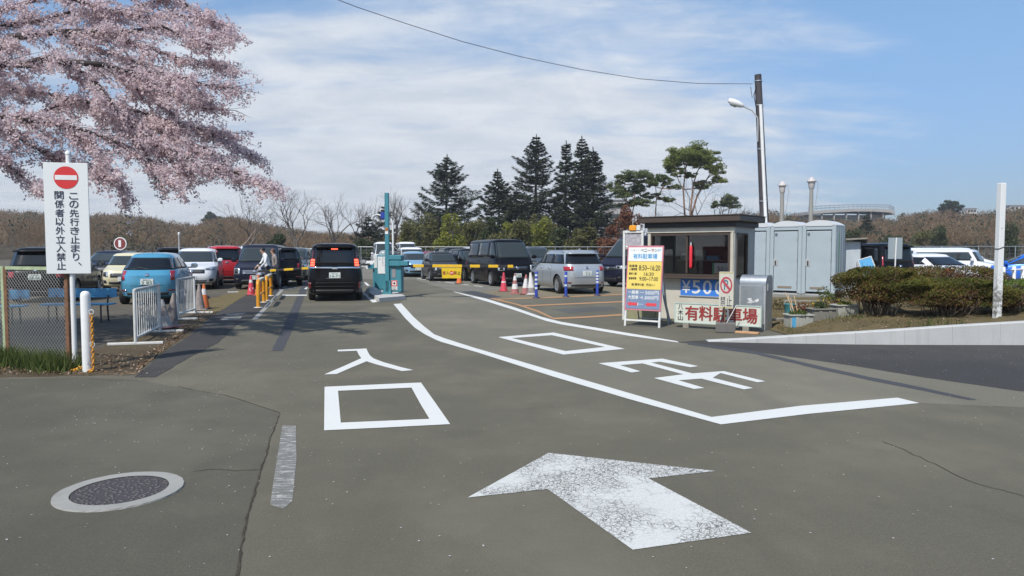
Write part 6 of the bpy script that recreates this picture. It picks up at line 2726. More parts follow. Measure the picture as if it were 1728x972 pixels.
def limb_tree(mb, p, d, L, r, depth, m, spread=.55, up=.18, tips=None, ratio=.74, kids=(2, 3), seg=5, wob=.10):
    """recursive bare branching"""
    pts = [p]
    n = 3
    for i in range(n):
        d = (d + Vector((random.uniform(-wob, wob), random.uniform(-wob, wob), random.uniform(-wob, wob) + up * .12))).normalized()
        pts.append(pts[-1] + d * (L / n))
    mb.tube(pts, [r, r * .9, r * .8, r * .68], m, seg if depth > 2 else 3, cap=False)
    if tips is not None and depth <= 1:
        tips.append((pts[-1], d))
    if depth == 0:
        return
    nk = random.randint(*kids)
    for i in range(nk):
        a = random.uniform(0, 6.283)
        s = random.uniform(.55, 1.25) * spread
        o = d.orthogonal().normalized()
        o = (Matrix.Rotation(a, 3, d) @ o)
        nd = (d + o * s + Vector((0, 0, up))).normalized()
        q = pts[-1] if i < 2 else pts[random.randint(1, 2)]
        limb_tree(mb, q, nd, L * random.uniform(.66, .94) * (ratio / .74), max(.010, r * .62), depth - 1, m, spread, up, tips, ratio, kids, seg, wob)


def bare_tree(label, px, Y, top_py, seed, spread=.5, up=.22, depth=6, m=M_BARKG, group='bare trees beyond the lot', trunk=.30, lean=0.0, r=.022):
    random.seed(seed)
    spread *= 1.38
    up *= .42
    zt = AT(px, top_py, Y).z
    x0 = AT(px, 400, Y).x
    t = thing('bare_tree', label, 'tree', (x0, Y, 0), 0, group)
    k = MB()
    L = zt * trunk
    limb_tree(k, Vector((0, 0, 0)), Vector((lean, 0, 1)).normalized(), L, zt * r, depth, m, spread, up, None, .74, (2, 3))
    # fit the height
    zz = max(v_[2] for v_ in k.v)
    s = zt / zz
    k.v = [(a * s, b * s, c * s) for a, b, c in k.v]
    k.build('trunk', t)
    return t


bare_tree('bare tree with an open fan of branches above the dark navy minivan', 428, 88, 322, 31, .55, .18)
bare_tree('large bare tree with a rounded crown left of the black minivan', 503, 92, 312, 32, .50, .20, 6)
bare_tree('narrow bare tree above the roof of the black minivan', 560, 96, 322, 33, .42, .24)
bare_tree('pale bare tree between the black minivan and the teal mast', 600, 100, 330, 34, .42, .24)
bare_tree('dead spindly tree just right of the teal mast', 663, 98, 318, 35, .30, .30, 6, M_BARK)
bare_tree('bare tree leaning left at the foot of the broad conifer', 700, 98, 335, 36, .6, .12, 6, M_BARK, lean=-.3)
bare_tree('slender brown tree behind the round number sign', 233, 84, 368, 37, .45, .2, 6, M_BARK)
bare_tree('bare many-stemmed tree spreading right of the umbrella pine', 1180, 92, 300, 38, .62, .14, 6, M_BARK, lean=.18)
bare_tree('faint bare tree above the booth roof near the utility pole', 1245, 110, 338, 39, .45, .2, 6)
bare_tree('bare tree over the portable toilets', 1330, 105, 355, 40, .5, .2, 6)
bare_tree('bare twiggy tree behind the price board', 1085, 90, 345, 41, .55, .18, 6, M_BARK)
for i, (px, Y, tp, lab) in enumerate(((30, 150, 372, 'faint bare tree on the left hillside at the edge of the view'), (175, 135, 366, 'bare tree on the hillside just right of the white sign'), (270, 125, 372, 'bare tree on the hillside above the sky-blue hatchback'),
                                      (318, 120, 376, 'bare tree on the hillside above the white crossover'), (372, 110, 368, 'slim bare tree above the red van'), (470, 105, 352, 'slim bare tree between the two large fan-shaped bare trees'),
                                      (1560, 150, 372, 'bare tree on the right slope over the white sedan'), (1672, 150, 366, 'bare tree on the right slope behind the tall white post'))):
    bare_tree(lab, px, Y, tp, 140 + i, .5, .2, 6)
# fallen grey limb
random.seed(44)
p = AT(384, 424, 62)
t = thing('fallen_limb', 'grey broken limb leaning behind the red van and the dark minivan', 'dead branch', (p.x, 62, 0))
k = MB()
for o_, r_ in (((0, 0, .8), .10), ((.3, .1, .6), .07)):
    k.tube([o_, (o_[0] + .8, 0, o_[2] + .75), (o_[0] + 1.7, 0, o_[2] + 1.5), (o_[0] + 2.5, 0, o_[2] + 2.6)], [r_, r_ * .9, r_ * .7, r_ * .3], mat('dead_wood', (.24, .20, .165), .9, noise=.2), 6)
k.tube([(.0, 0, 0), (.1, 0, .8)], .09, M_BARK, 6)
k.build('limb', t)


def pine(label, px, Y, top_py, seed, pads, stems, m=M_PINE, group='pines with bare lower trunks', bark=M_BARKP, pad_n=300, ps=.17):
    """stems: lists of points (photo px, py); pads: (px, py, half width px, half height px)"""
    random.seed(seed)
    x0 = AT(px, 420, Y).x
    t = thing('pine_tree', label, 'tree', (x0, Y, 0), 0, group)
    o = Vector((x0, Y, 0))
    k = MB()
    for st in stems:
        pts = [AT(a, b, Y) - o + Vector((0, random.uniform(-.5, .5) if i else 0, 0)) for i, (a, b) in enumerate(st)]
        r0 = .020 * (422 - top_py) / 1200 * Y * (.75 if len(stems) > 1 else 1) * .8
        k.tube(pts, [max(.03, r0 * (1 - .8 * i / (len(pts) - 1))) for i in range(len(pts))], bark, 7)
    ends = [AT(st[i][0], st[i][1], Y) - o for st in stems for i in range(len(st) // 2, len(st))]
    C, VV = [], []
    for (a, b, hw, hh) in pads:
        yo = random.uniform(-1.2, 1.2)
        c = AT(a, b, Y) - o + Vector((0, yo, 0))
        rx, rz_ = hw / FPX * Y * 1.12, hh / FPX * Y * 1.2
        e = min(ends, key=lambda q: (q - c).length + (2 if q.z > c.z else 0))
        k.tube([e, e.lerp(c, .55) + Vector((0, 0, -.15)), c], [.07, .05, .02], bark, 5, cap=False)
        for sp in range(15):
            n = int(pad_n * (rx * rx) * .14 + 36)
            u = unit(n) * (rng.random((n, 1)) ** .42)
            u[:, 2] = np.where(u[:, 2] < -.25, u[:, 2] * .5, u[:, 2])
            sc_ = random.uniform(.30, .60)
            cc = np.array(c) + np.array([random.uniform(-1, 1) * rx * .95, random.uniform(-1.2, 1.2) * rx, random.uniform(-.95, 1.05) * rz_])
            C.append(cc + u * np.array([rx * sc_, rx * sc_, rz_ * sc_ * 1.25]))
            VV.append(np.clip(.42 + .25 * rng.normal(size=n) + random.uniform(-.2, .25), 0, 1))
    k.build('trunk', t)
    crown('crown', np.concatenate(C), ps, m, t, .35, .35, np.concatenate(VV))


pine('broad umbrella pine with two reddish trunks above the booth roof', 1168, 88, 246, 51,
     [(1168, 258, 26, 9), (1150, 266, 22, 9), (1188, 266, 20, 9), (1135, 276, 13, 7), (1200, 276, 13, 9), (1140, 290, 12, 6), (1203, 290, 14, 8), (1210, 304, 9, 5), (1192, 312, 14, 5), (1165, 268, 22, 7), (1180, 280, 12, 5), (1170, 295, 8, 4)],
     [[(1156, 425), (1155, 370), (1153, 320), (1156, 285), (1160, 262)], [(1160, 425), (1164, 360), (1170, 310), (1180, 285), (1190, 268)], [(1162, 380), (1178, 330), (1195, 300), (1202, 288)]], pad_n=330)
pine('pine with flat layered pads between the conifers and the umbrella pine', 1066, 86, 290, 52,
     [(1072, 296, 18, 6), (1055, 302, 14, 5), (1082, 305, 12, 6), (1042, 313, 10, 5), (1075, 316, 12, 5), (1045, 328, 14, 5), (1068, 326, 12, 7), (1078, 343, 16, 4), (1058, 345, 14, 4)],
     [[(1068, 425), (1067, 370), (1070, 335), (1072, 300)], [(1067, 365), (1058, 340), (1054, 312)]], m=leafmat('blue_pine', (.085, .115, .052), (.14, .17, .072), (.21, .225, .09), .4))
pine('small forked pine just left of the umbrella pine', 1105, 86, 298, 53,
     [(1105, 301, 10, 5), (1120, 300, 9, 4), (1098, 312, 9, 4), (1126, 307, 10, 4), (1137, 316, 8, 3), (1100, 330, 12, 3), (1128, 338, 10, 3)],
     [[(1103, 425), (1106, 370), (1109, 330), (1105, 305)], [(1109, 335), (1118, 318), (1121, 303)]], m=MATS['blue_pine'])
pine('small flat-topped pine peeping over the right end of the booth roof', 1228, 100, 332, 54,
     [(1230, 337, 10, 5), (1218, 345, 10, 4), (1238, 346, 11, 4), (1225, 343, 9, 4)], [[(1229, 425), (1229, 380), (1230, 340)]], m=MATS['blue_pine'])
pine('single dark pine on the skyline of the right hill', 1604, 270, 338, 55,
     [(1604, 344, 7, 4), (1598, 351, 8, 4), (1610, 352, 8, 4), (1604, 357, 9, 4)], [[(1604, 425), (1604, 380), (1604, 343)]], m=M_CONI, pad_n=60, ps=.6)
pine('dark round pine on the skyline of the left hill', 361, 300, 360, 56,
     [(361, 368, 9, 6), (355, 373, 9, 5), (368, 373, 8, 5)], [[(361, 425), (361, 390), (361, 368)]], m=M_CONI, pad_n=40, ps=.7)


def shrub(label, px, Y, top_py, half_px, m, seed, base_py=None, n=1500, s=.20, name='shrub', group='spring shrubs behind the far row of cars', stems=True, zb=0.0):
    global rng
    random.seed(seed)
    zt = AT(px, top_py, Y).z - zb
    x0 = AT(px, 420, Y).x
    Rx = half_px / FPX * Y
    t = thing(name, label, 'shrub', (x0, Y, zb), 0, group)
    lobes = []
    for i in range(11):
        a = random.uniform(0, 6.28)
        f = random.uniform(.18, .92)
        w = Rx * .62 * math.sin(min(1, (1.1 - f * .75)) * 1.5)
        lobes.append((w * math.cos(a) * random.uniform(.2, 1), w * math.sin(a) * random.uniform(.2, 1), zt * f * .9, Rx * random.uniform(.28, .48), zt * random.uniform(.12, .20)))
    C = []
    for (x, y, z, rx, rz_) in lobes:
        k_ = n // 11
        u = unit(k_) * (rng.random((k_, 1)) ** .45)
        C.append(np.array([x, y, z]) + u * np.array([rx, rx, rz_]))
    C = np.concatenate(C)
    C[:, 2] = np.clip(C[:, 2], .03, None)
    crown('foliage', C, s, m, t, .1, .6)
    k = MB()
    for i in range(7):
        a = random.uniform(0, 6.28)
        e = Vector((Rx * .5 * math.cos(a), Rx * .5 * math.sin(a), zt * random.uniform(.6, .95)))
        k.tube([(0, 0, 0), e * .5 + Vector((0, 0, zt * .12)), e], [.05, .035, .012], M_BARK, 4, cap=False)
    k.build('stems', t)


SH = [(700, 78, 376, 28, M_SHRUBO, 'olive shrub right of the teal mast'), (757, 70, 352, 24, M_SHRUBY, 'bright yellow-green shrub above the charcoal kei car'), (728, 82, 362, 22, M_SHRUBO, 'olive bush left of the bright yellow-green shrub'),
      (796, 76, 378, 22, M_SHRUBO, 'olive shrub right of the bright yellow-green one'), (826, 80, 372, 20, M_SHRUBD, 'dark green shrub under the slim conifer'), (845, 74, 388, 22, M_SHRUBO, 'low olive shrub above the big black van'),
      (880, 72, 368, 26, M_SHRUBO, 'brownish olive shrub behind the big black van'), (915, 76, 372, 24, M_SHRUBY, 'yellow-green shrub behind the bonnet of the silver car'), (942, 80, 385, 22, M_SHRUBD, 'dark shrub above the silver car roof'),
      (970, 78, 392, 20, M_SHRUBO, 'small olive shrub above the rear of the silver car'), (1028, 72, 380, 26, M_SHRUBR, 'russet shrub above the tall dark blue van'), (1052, 76, 352, 22, M_SHRUBR, 'taller russet shrub beside the price board'),
      (1078, 80, 366, 20, M_SHRUBR, 'thin russet shrub left of the booth roof'), (775, 84, 372, 24, M_SHRUBO, 'olive shrub behind the bright yellow-green one'), (812, 86, 366, 22, M_SHRUBO, 'tall thin olive shrub between the yellow-green shrub and the slim conifer'), (862, 84, 370, 24, M_SHRUBY, 'pale yellow-green shrub at the foot of the tallest conifer'), (900, 84, 360, 22, M_SHRUBO, 'tall brownish olive shrub at the foot of the tallest conifer'), (930, 86, 370, 22, M_SHRUBO, 'olive shrub at the foot of the sparse thin conifer'), (690, 88, 384, 24, M_SHRUBY, 'hazy yellow-green shrub right of the dead tree'), (610, 84, 392, 26, M_SHRUBD, 'dark bush behind the teal gate mast'), (465, 84, 388, 26, M_SHRUBD, 'dark green bush behind the walking people'), (655, 80, 395, 22, M_SHRUBO, 'drab bush at the foot of the dead tree'),
      (1440, 110, 385, 24, M_SHRUBD, 'dark bush on the slope over the storage shed'), (1555, 100, 384, 26, M_SHRUBO, 'olive bush on the slope over the white sedan'), (1585, 112, 375, 20, M_SHRUBD, 'dark bush on the slope over the white small wagon'), (1510, 105, 390, 24, M_SHRUBD, 'dark bush above the black large minivan'), (1705, 100, 372, 22, M_SHRUBD, 'dark bush at the right edge of the slope')]
for i, (px, Y, tp, hw, m, lab) in enumerate(SH):
    shrub(lab, px, Y, tp - (8 if i < 13 else 0), hw * (1.3 if i < 13 else 1), m, 100 + i, n=3000, s=.155)

# ---------------------------------------------------------------- hills with far woods
RID = [(-1200, 345), (-300, 350), (0, 353), (90, 357), (150, 362), (205, 359), (250, 364), (290, 373), (330, 377), (360, 366), (400, 364), (440, 374), (490, 385), (560, 391), (640, 396), (700, 400), (820, 404), (1060, 404), (1150, 396),
       (1230, 360), (1300, 356), (1345, 362), (1430, 363), (1515, 362), (1545, 356), (1580, 353), (1650, 356), (1700, 351), (1728, 345), (2000, 340), (3200, 345)]
RX = [a for a, b in RID]
RY = [b for a, b in RID]
DR, D0 = 310.0, 105.0


def hill_z(px, d):
    y = np.interp(px, RX, RY)
    zr = (422 - y) / FPX * DR + CAM_H - 7.0
    f = np.clip((d - D0) / (DR - D0), 0, 1)
    f = f * f * (3 - 2 * f) * .55 + f * .45
    back = np.clip((d - DR) / 300, 0, 1)
    return np.maximum(zr, .5) * f * (1 - back * .8) - 0.05 * (d < D0 + 1)


us = np.linspace(-860, 2700, 180)
ds = np.concatenate([np.linspace(D0, DR, 26), np.linspace(DR + 25, 620, 9)])
V, F = [], []
for u in us:
    for d in ds:
        V.append(((u - 864) / FPX * d, d, float(hill_z(u, d)) + (rng.normal() * .3 if d > D0 else 0) + .012))
nd = len(ds)
for i in range(len(us) - 1):
    for j in range(nd - 1):
        a = i * nd + j
        F.append((a, a + nd, a + nd + 1, a + 1))
M_HILL = soil('hill_litter', (.085, .068, .050), (.115, .092, .066), (.055, .058, .036), .06, 1.1)
structure(np_mesh('hills', V, F, M_HILL, smooth=True))
# woods: one mass of bare crowns with evergreens between
C, U, W, VV = [], [], [], []
Ce, Ue, We, Ve = [], [], [], []
NT_ = 5400
pxs = rng.uniform(-760, 2420, NT_)
dd = D0 + 4 + (DR + 30 - D0) * rng.random(NT_) ** 1.1
for px, d in zip(pxs, dd):
    if 690 < px < 1060 and rng.random() < .55:
        continue
    z = float(hill_z(px, d))
    x = (px - 864) / FPX * d
    h = (rng.uniform(4.5, 8.5) if rng.random() < .8 else rng.uniform(8, 13)) * (1.0 if d > 150 else .85)
    r = h * rng.uniform(.30, .46)
    lim = CAM_H + (422 - (float(np.interp(px, RX, RY)) - 3)) / FPX * d - z
    h = max(2.2, min(h, lim * rng.uniform(.72, 1.08)))
    if 1345 < px < 1520:
        h *= .8
        if d > 281:
            continue
    ever = rng.random() < (.10 if px < 1000 else .16)
    n = 120 if not ever else 90
    u = unit(n) * (rng.random((n, 1)) ** .40)
    if ever:
        cz = z + h * .48
        c = np.array([x, d, cz]) + u * np.array([r * .85, r * .85, h * .48])
        a, b = unit(n), unit(n)
        s = rng.uniform(.5, 1.0, (n, 1)) * (.0022 * d + .12)
        b = np.cross(a, b)
        Ce.append(c), Ue.append(a * s), We.append(b * s * .6), Ve.append(np.clip(rng.normal(.4, .25, n) + rng.normal() * .2, 0, 1))
    else:
        u[:, 2] = np.abs(u[:, 2]) * 1.0 - .25
        c = np.array([x, d, z + h * .55]) + u * np.array([r, r, h * .52])
        a = u * np.array([.75, .75, .45]) + np.array([0, 0, .55]) + unit(n) * .6
        a /= np.linalg.norm(a, axis=1, keepdims=True)
        b = np.cross(a, unit(n))
        s = rng.uniform(.5, 1.2, (n, 1)) * (.0030 * d)
        C.append(c), U.append(a * s), W.append(b * s * .17)
        VV.append(np.clip(rng.normal(.5, .10, n) + rng.normal() * .27, 0, 1))
        # stem
        C.append(np.array([[x, d, z + h * .4]])), U.append(np.array([[0, 0, h * .45]])), W.append(np.array([[.0006 * d, 0, 0]])), VV.append(np.array([.2]))
V, F = diamonds(np.concatenate(C), np.concatenate(U), np.concatenate(W))
M_WOODS = leafmat('bare_woods', (.165, .108, .060), (.25, .168, .098), (.33, .235, .145), .45, .9)
o = np_mesh('far_woods', V, F, M_WOODS, var=np.concatenate(VV))
o['kind'] = 'stuff'
o['label'] = 'brown bare woods covering the hills'
V, F = diamonds(np.concatenate(Ce), np.concatenate(Ue), np.concatenate(We))
o = np_mesh('far_evergreens', V, F, leafmat('far_green', (.030, .042, .026), (.052, .066, .036), (.085, .095, .05), 0, .9), var=np.concatenate(Ve))
o['kind'] = 'stuff'
o['label'] = 'scattered evergreens among the bare woods on the hills'

# pale building on the right hill
Yb = 285
t = thing('hilltop_building', 'long low concrete building with open decks and railings on the right hilltop', 'building', AT(1437, 372, Yb))
o = t.location
M_FARC = mat('far_concrete', (.34, .33, .31), .8, noise=.15, nscale=.3)


def bpt(px, py, dy=0):
    return AT(px, py, Yb + dy) - o


arc = [(1364, 366, 357, 349), (1400, 363, 354, 346.5), (1440, 361, 352, 345.5), (1475, 361, 352, 345.5), (1500, 363, 353, 346), (1510, 366, 357, 350)]
k = MB()
vs = []
for (px, b_, t_, r_) in arc:
    q, w_ = bpt(px, b_), bpt(px, t_)
    cz = (q.z + w_.z) / 2
    vs += [(q.x, 0, cz - .1), (q.x, 0, w_.z), (q.x, 18, w_.z), (q.x, 18, cz - .1)]
fs = []
for i in range(len(arc) - 1):
    a = i * 4
    fs += [(a, a + 4, a + 5, a + 1), (a + 1, a + 5, a + 6, a + 2), (a + 3, a + 2, a + 6, a + 7), (a, a + 3, a + 7, a + 4)]
fs += [(0, 1, 2, 3), (len(vs) - 4, len(vs) - 1, len(vs) - 2, len(vs) - 3)]
k.add(vs, fs, M_FARC)
k.build('deck', t)
k = MB()
for i in range(14):
    px = 1368 + i * 10.4
    b_ = np.interp(px, [a[0] for a in arc], [a[2] for a in arc])
    q0, q1 = bpt(px, b_ + 4), bpt(px, 378)
    k.box((q0.x, 1.0 + (i % 2) * 6, (q0.z + q1.z) / 2), (.45, .45, q0.z - q1.z), M_FARC)
k.build('columns', t)
k = MB()
for i in range(len(arc) - 1):
    q, w_ = bpt(arc[i][0], arc[i][3]), bpt(arc[i + 1][0], arc[i + 1][3])
    for f in (0, .5):
        b0, b1 = bpt(arc[i][0], arc[i][2]), bpt(arc[i + 1][0], arc[i + 1][2])
        k.tube([q.lerp(b0, f), w_.lerp(b1, f)], .11, M_GALV, 4)
    for f in (0, .2, .4, .6, .8):
        a, b = q.lerp(w_, f), bpt(arc[i][0], arc[i][2]).lerp(bpt(arc[i + 1][0], arc[i + 1][2]), f)
        k.tube([a, b], .09, M_GALV, 4)
k.build('railing', t)
k = MB()
q0, q1 = bpt(1372, 362), bpt(1502, 380)
k.box(((q0.x + q1.x) / 2, 10, (q0.z + q1.z) / 2), (q1.x - q0.x, 12, q0.z - q1.z), mat('far_wall', (.28, .27, .255), .8))
k.build('wall', t)
for (a0, a1, tp, lab) in ((1612, 1628, 355, 'small white flat-roofed house near the skyline of the right hill'), (1632, 1648, 352, 'white house with a thin mast right of its neighbour on the right skyline'), (1704, 1728, 347, 'pale house on the skyline at the right edge')):
    q0, q1 = AT(a0, tp, 290), AT(a1, tp + 9, 290)
    t = thing('house', lab, 'house', ((q0.x + q1.x) / 2, 290, q1.z))
    k = MB()
    k.box((0, 4, (q0.z - q1.z) / 2), (q1.x - q0.x, 8, q0.z - q1.z), mat('house_white', (.52, .50, .48), .7))
    k.build('wall', t)
    k = MB()
    k.box((0, 4, (q0.z - q1.z) + .15), (q1.x - q0.x + .6, 8.6, .3), M_GREY)
    k.build('roof', t)
    k = MB()
    for f in (-.3, 0, .3):
        k.box((f * (q1.x - q0.x), -.02, (q0.z - q1.z) * .55), (.9, .06, .8), M_GLASS)
    k.build('window', t)
q0, q1 = AT(1022, 338, 165), AT(1056, 384, 165)
t = thing('apartment_building', 'pale storeyed building glimpsed between the conifers and the layered pine', 'building', ((q0.x + q1.x) / 2, 165, 0))
k = MB()
wB_ = q1.x - q0.x
k.box((0, 5, q0.z / 2), (wB_, 10, q0.z), mat('apartment_wall', (.36, .34, .33), .8))
k.build('wall', t)
for i in range(4):
    k = MB()
    z_ = q0.z - 1.4 - i * 2.2
    k.box((0, -.03, z_), (wB_ * .9, .08, .9), M_GLASS)
    k.build('window', t)
k = MB()
k.box((0, 5, q0.z + .15), (wB_ + .5, 10.5, .3), M_GREY)
k.build('roof', t)

# ---------------------------------------------------------------- cherry tree
random.seed(77)
rng = np.random.default_rng(77)
TR = Vector((-11.2, 13.4, 0))
cherry = thing('cherry_tree', 'pink-white blossoming cherry tree reaching in from the upper left', 'tree', TR)
k = MB()
FK = Vector((-11.0, 13.3, 2.6))
k.tube([TR * 1.0, TR.lerp(FK, .5) + Vector((.1, 0, 0)), FK], [.30, .25, .22], M_BARKC, 10)
LIMBS = [
    (13.0, .075, [(0, 81), (20, 62), (54, 59), (102, 53), (153, 53), (210, 53), (238, 50), (272, 44), (316, 53), (390, 64)]),
    (12.6, .020, [(272, 44), (305, 58), (350, 73)]),
    (12.4, .080, [(0, 107), (44, 109), (78, 98), (119, 105), (176, 109), (210, 119), (248, 136), (299, 166), (333, 180), (370, 184)]),
    (12.2, .045, [(100, 103), (119, 115), (146, 126), (170, 149), (190, 176), (220, 205), (272, 238), (305, 263), (339, 275), (390, 289), (431, 303), (461, 321)]),
    (13.2, .040, [(176, 109), (234, 150), (272, 170), (305, 210), (356, 224), (390, 244), (434, 265)]),
    (13.6, .060, [(0, 15), (27, 10), (90, -12), (170, -30), (250, -25), (310, 5), (350, 30), (385, 48)]),
    (13.4, .03, [(90, -12), (190, 20), (240, 30), (300, 25), (360, 35), (375, 50)]),
    (11.8, .055, [(0, 197), (44, 202), (88, 206), (130, 228), (160, 255), (190, 290), (212, 326)]),
    (12.0, .03, [(88, 206), (150, 222), (210, 245), (255, 280), (300, 312)]),
    (13.0, .028, [(153, 53), (200, 62), (244, 78), (289, 95), (340, 105), (392, 112)]),
    (12.5, .028, [(210, 119), (255, 122), (289, 126), (322, 136), (360, 146), (402, 149)]),
    (12.8, .026, [(190, 176), (240, 190), (290, 205), (340, 218), (380, 226)]),
    (11.6, .04, [(-60, 235), (-20, 255), (0, 262), (27, 290), (58, 312), (70, 320)]),
    (11.9, .03, [(-40, 180), (20, 225), (60, 250), (100, 268), (150, 285), (180, 300)]),
    (13.6, .04, [(0, 45), (60, 35), (120, 20), (180, 28), (230, 10), (290, -5)]),
    (12.9, .035, [(-40, 140), (30, 150), (90, 160), (150, 180), (200, 215), (245, 255), (262, 300)]),
    (12.3, .03, [(44, 202), (90, 180), (140, 170), (190, 190), (240, 225), (280, 260), (320, 300)]),
    (12.6, .03, [(220, 205), (270, 215), (310, 240), (345, 250), (372, 268), (400, 300)]),
    (13.3, .03, [(102, 53), (140, 80), (190, 88), (240, 110), (280, 140), (320, 150), (350, 165)]),
]
clus = []
for (Y, r0, pts) in LIMBS:
    P = []
    for i, (a, b) in enumerate(pts):
        P.append(AT(a, b, Y + .25 * math.sin(i * 1.7 + Y * 5)))
    if pts[0][0] <= 0:
        P = [FK, FK.lerp(P[0], .55) + Vector((0, 0, .25))] + P
    n = len(P)
    rr = [max(.006, r0 * (1 - i / (n - 1)) ** .8 + .004) for i in range(n)]
    k.tube(P, rr, M_BARKC, 6)
    # twigs
    tot = 0
    for i in range(n - 1):
        a, b = P[i], P[i + 1]
        if b.x < -10.2:
            continue
        d = (b - a)
        Ls = d.length
        d.normalize()
        m_ = max(1, int(Ls / .085))
        for j in range(m_):
            f = (i + j / m_) / (n - 1)
            c = a.lerp(b, j / m_)
            if r0 * (1 - f) < .03 and random.random() < .9:
                clus.append(c + Vector((random.gauss(0, .04), random.gauss(0, .04), random.gauss(0, .04))))
            for q in range(2):
                if random.random() < .12:
                    continue
                o_ = Vector((random.uniform(-.2, .5), random.uniform(-.8, .8), random.uniform(-.75, .45)))
                td = (d * random.uniform(.5, 1.0) + o_ * .85).normalized()
                L = random.uniform(.18, .75) * (1.15 - .55 * f)
                e1 = c + td * L * .5 + Vector((0, 0, -.02))
                e2 = c + td * L + Vector((0, 0, -.10 * L))
                k.tube([c, e1, e2], [.007, .005, .003], M_BARKC, 3, cap=False)
                w = 0.05
                while w < 1.0:
                    pnt = c.lerp(e2, w)
                    if random.random() < .68:
                        clus.append(pnt + Vector((random.gauss(0, .025), random.gauss(0, .025), random.gauss(-.015, .03))))
                    w += .050 / max(.2, L)
                if random.random() < .75:
                    f2 = random.uniform(.3, .8)
                    s2 = c.lerp(e2, f2)
                    t2 = (td + Vector((random.uniform(-.8, .8), random.uniform(-.8, .8), random.uniform(-.9, .4)))).normalized() * random.uniform(.10, .30)
                    k.tube([s2, s2 + t2], [.0035, .002], M_BARKC, 3, cap=False)
                    for q2 in range(int(t2.length / .05) + 1):
                        clus.append(s2 + t2 * random.random() + Vector((random.gauss(0, .03), random.gauss(0, .03), random.gauss(-.01, .03))))
        tot += Ls
    if P[-1].x > -10.2:
        dd_ = (P[-1] - P[-2]).normalized()
        for q in range(6):
            b0 = P[-1].lerp(P[-2], random.random() * .9)
            td = (dd_ + Vector((random.uniform(-.25, .45), random.uniform(-.5, .5), random.uniform(-.5, .3)))).normalized()
            L = random.uniform(.25, .75)
            e1 = b0 + td * L * .6
            e2 = b0 + td * L + Vector((0, 0, random.uniform(-.12, .06)))
            k.tube([b0, e1, e2], [.005, .0035, .002], M_BARKC, 3, cap=False)
            for w in range(int(L / .055)):
                if random.random() < .55:
                    clus.append(b0.lerp(e2, random.random()) + Vector((random.gauss(0, .02), random.gauss(0, .02), random.gauss(-.012, .02))))
k.M = Matrix.Identity(4)
o = k.build('trunk')
o.parent = cherry
o.matrix_parent_inverse = Matrix.Translation(-TR)
for q in range(9):
    a = random.uniform(0, 6.28)
    e = Vector((-12.0 + 2.6 * math.cos(a), 9.4 + 3.8 * math.sin(a), random.uniform(4.8, 6.8)))
    k.tube([FK, FK.lerp(e, .5) + Vector((0, 0, .5)), e], [.12, .07, .02], M_BARKC, 6, cap=False)
wide = unit(2600) * (rng.random((2600, 1)) ** .4) * np.array([2.9, 4.2, 1.3]) + np.array([-11.9, 9.2, 5.9])
clus = np.array([tuple(c - TR) for c in clus])
print('cherry clusters', len(clus))
nb = 8
C = np.repeat(clus, nb, axis=0) + rng.normal(size=(len(clus) * nb, 3)) * np.array([.034, .034, .030])
vv = np.clip(np.repeat(rng.normal(.5, .2, len(clus)), nb) + rng.normal(0, .18, len(C)), 0, 1)
M_BLOS = leafmat('cherry_blossom', (.62, .495, .52), (.78, .655, .67), (.88, .80, .80), .55, .8)
V, F = leaf_quads(C, .024, 0, .85)
C2 = np.repeat(wide - np.array(TR), 5, axis=0) + rng.normal(size=(len(wide) * 5, 3)) * .16
V2, F2 = leaf_quads(C2, .085, 0, .85)
np_mesh('blossoms', np.concatenate([V, V2]), np.concatenate([F, F2 + len(V)]), M_BLOS, cherry, np.concatenate([vv, rng.random(len(F2))]))

# ---------------------------------------------------------------- clipped bushes, bed plants, planters
M_HEDGE = leafmat('hedge_leaves', (.060, .068, .014), (.11, .115, .022), (.18, .165, .036), .35)
M_HEDGEB = leafmat('hedge_brown', (.085, .042, .020), (.14, .072, .034), (.20, .115, .05), .25)


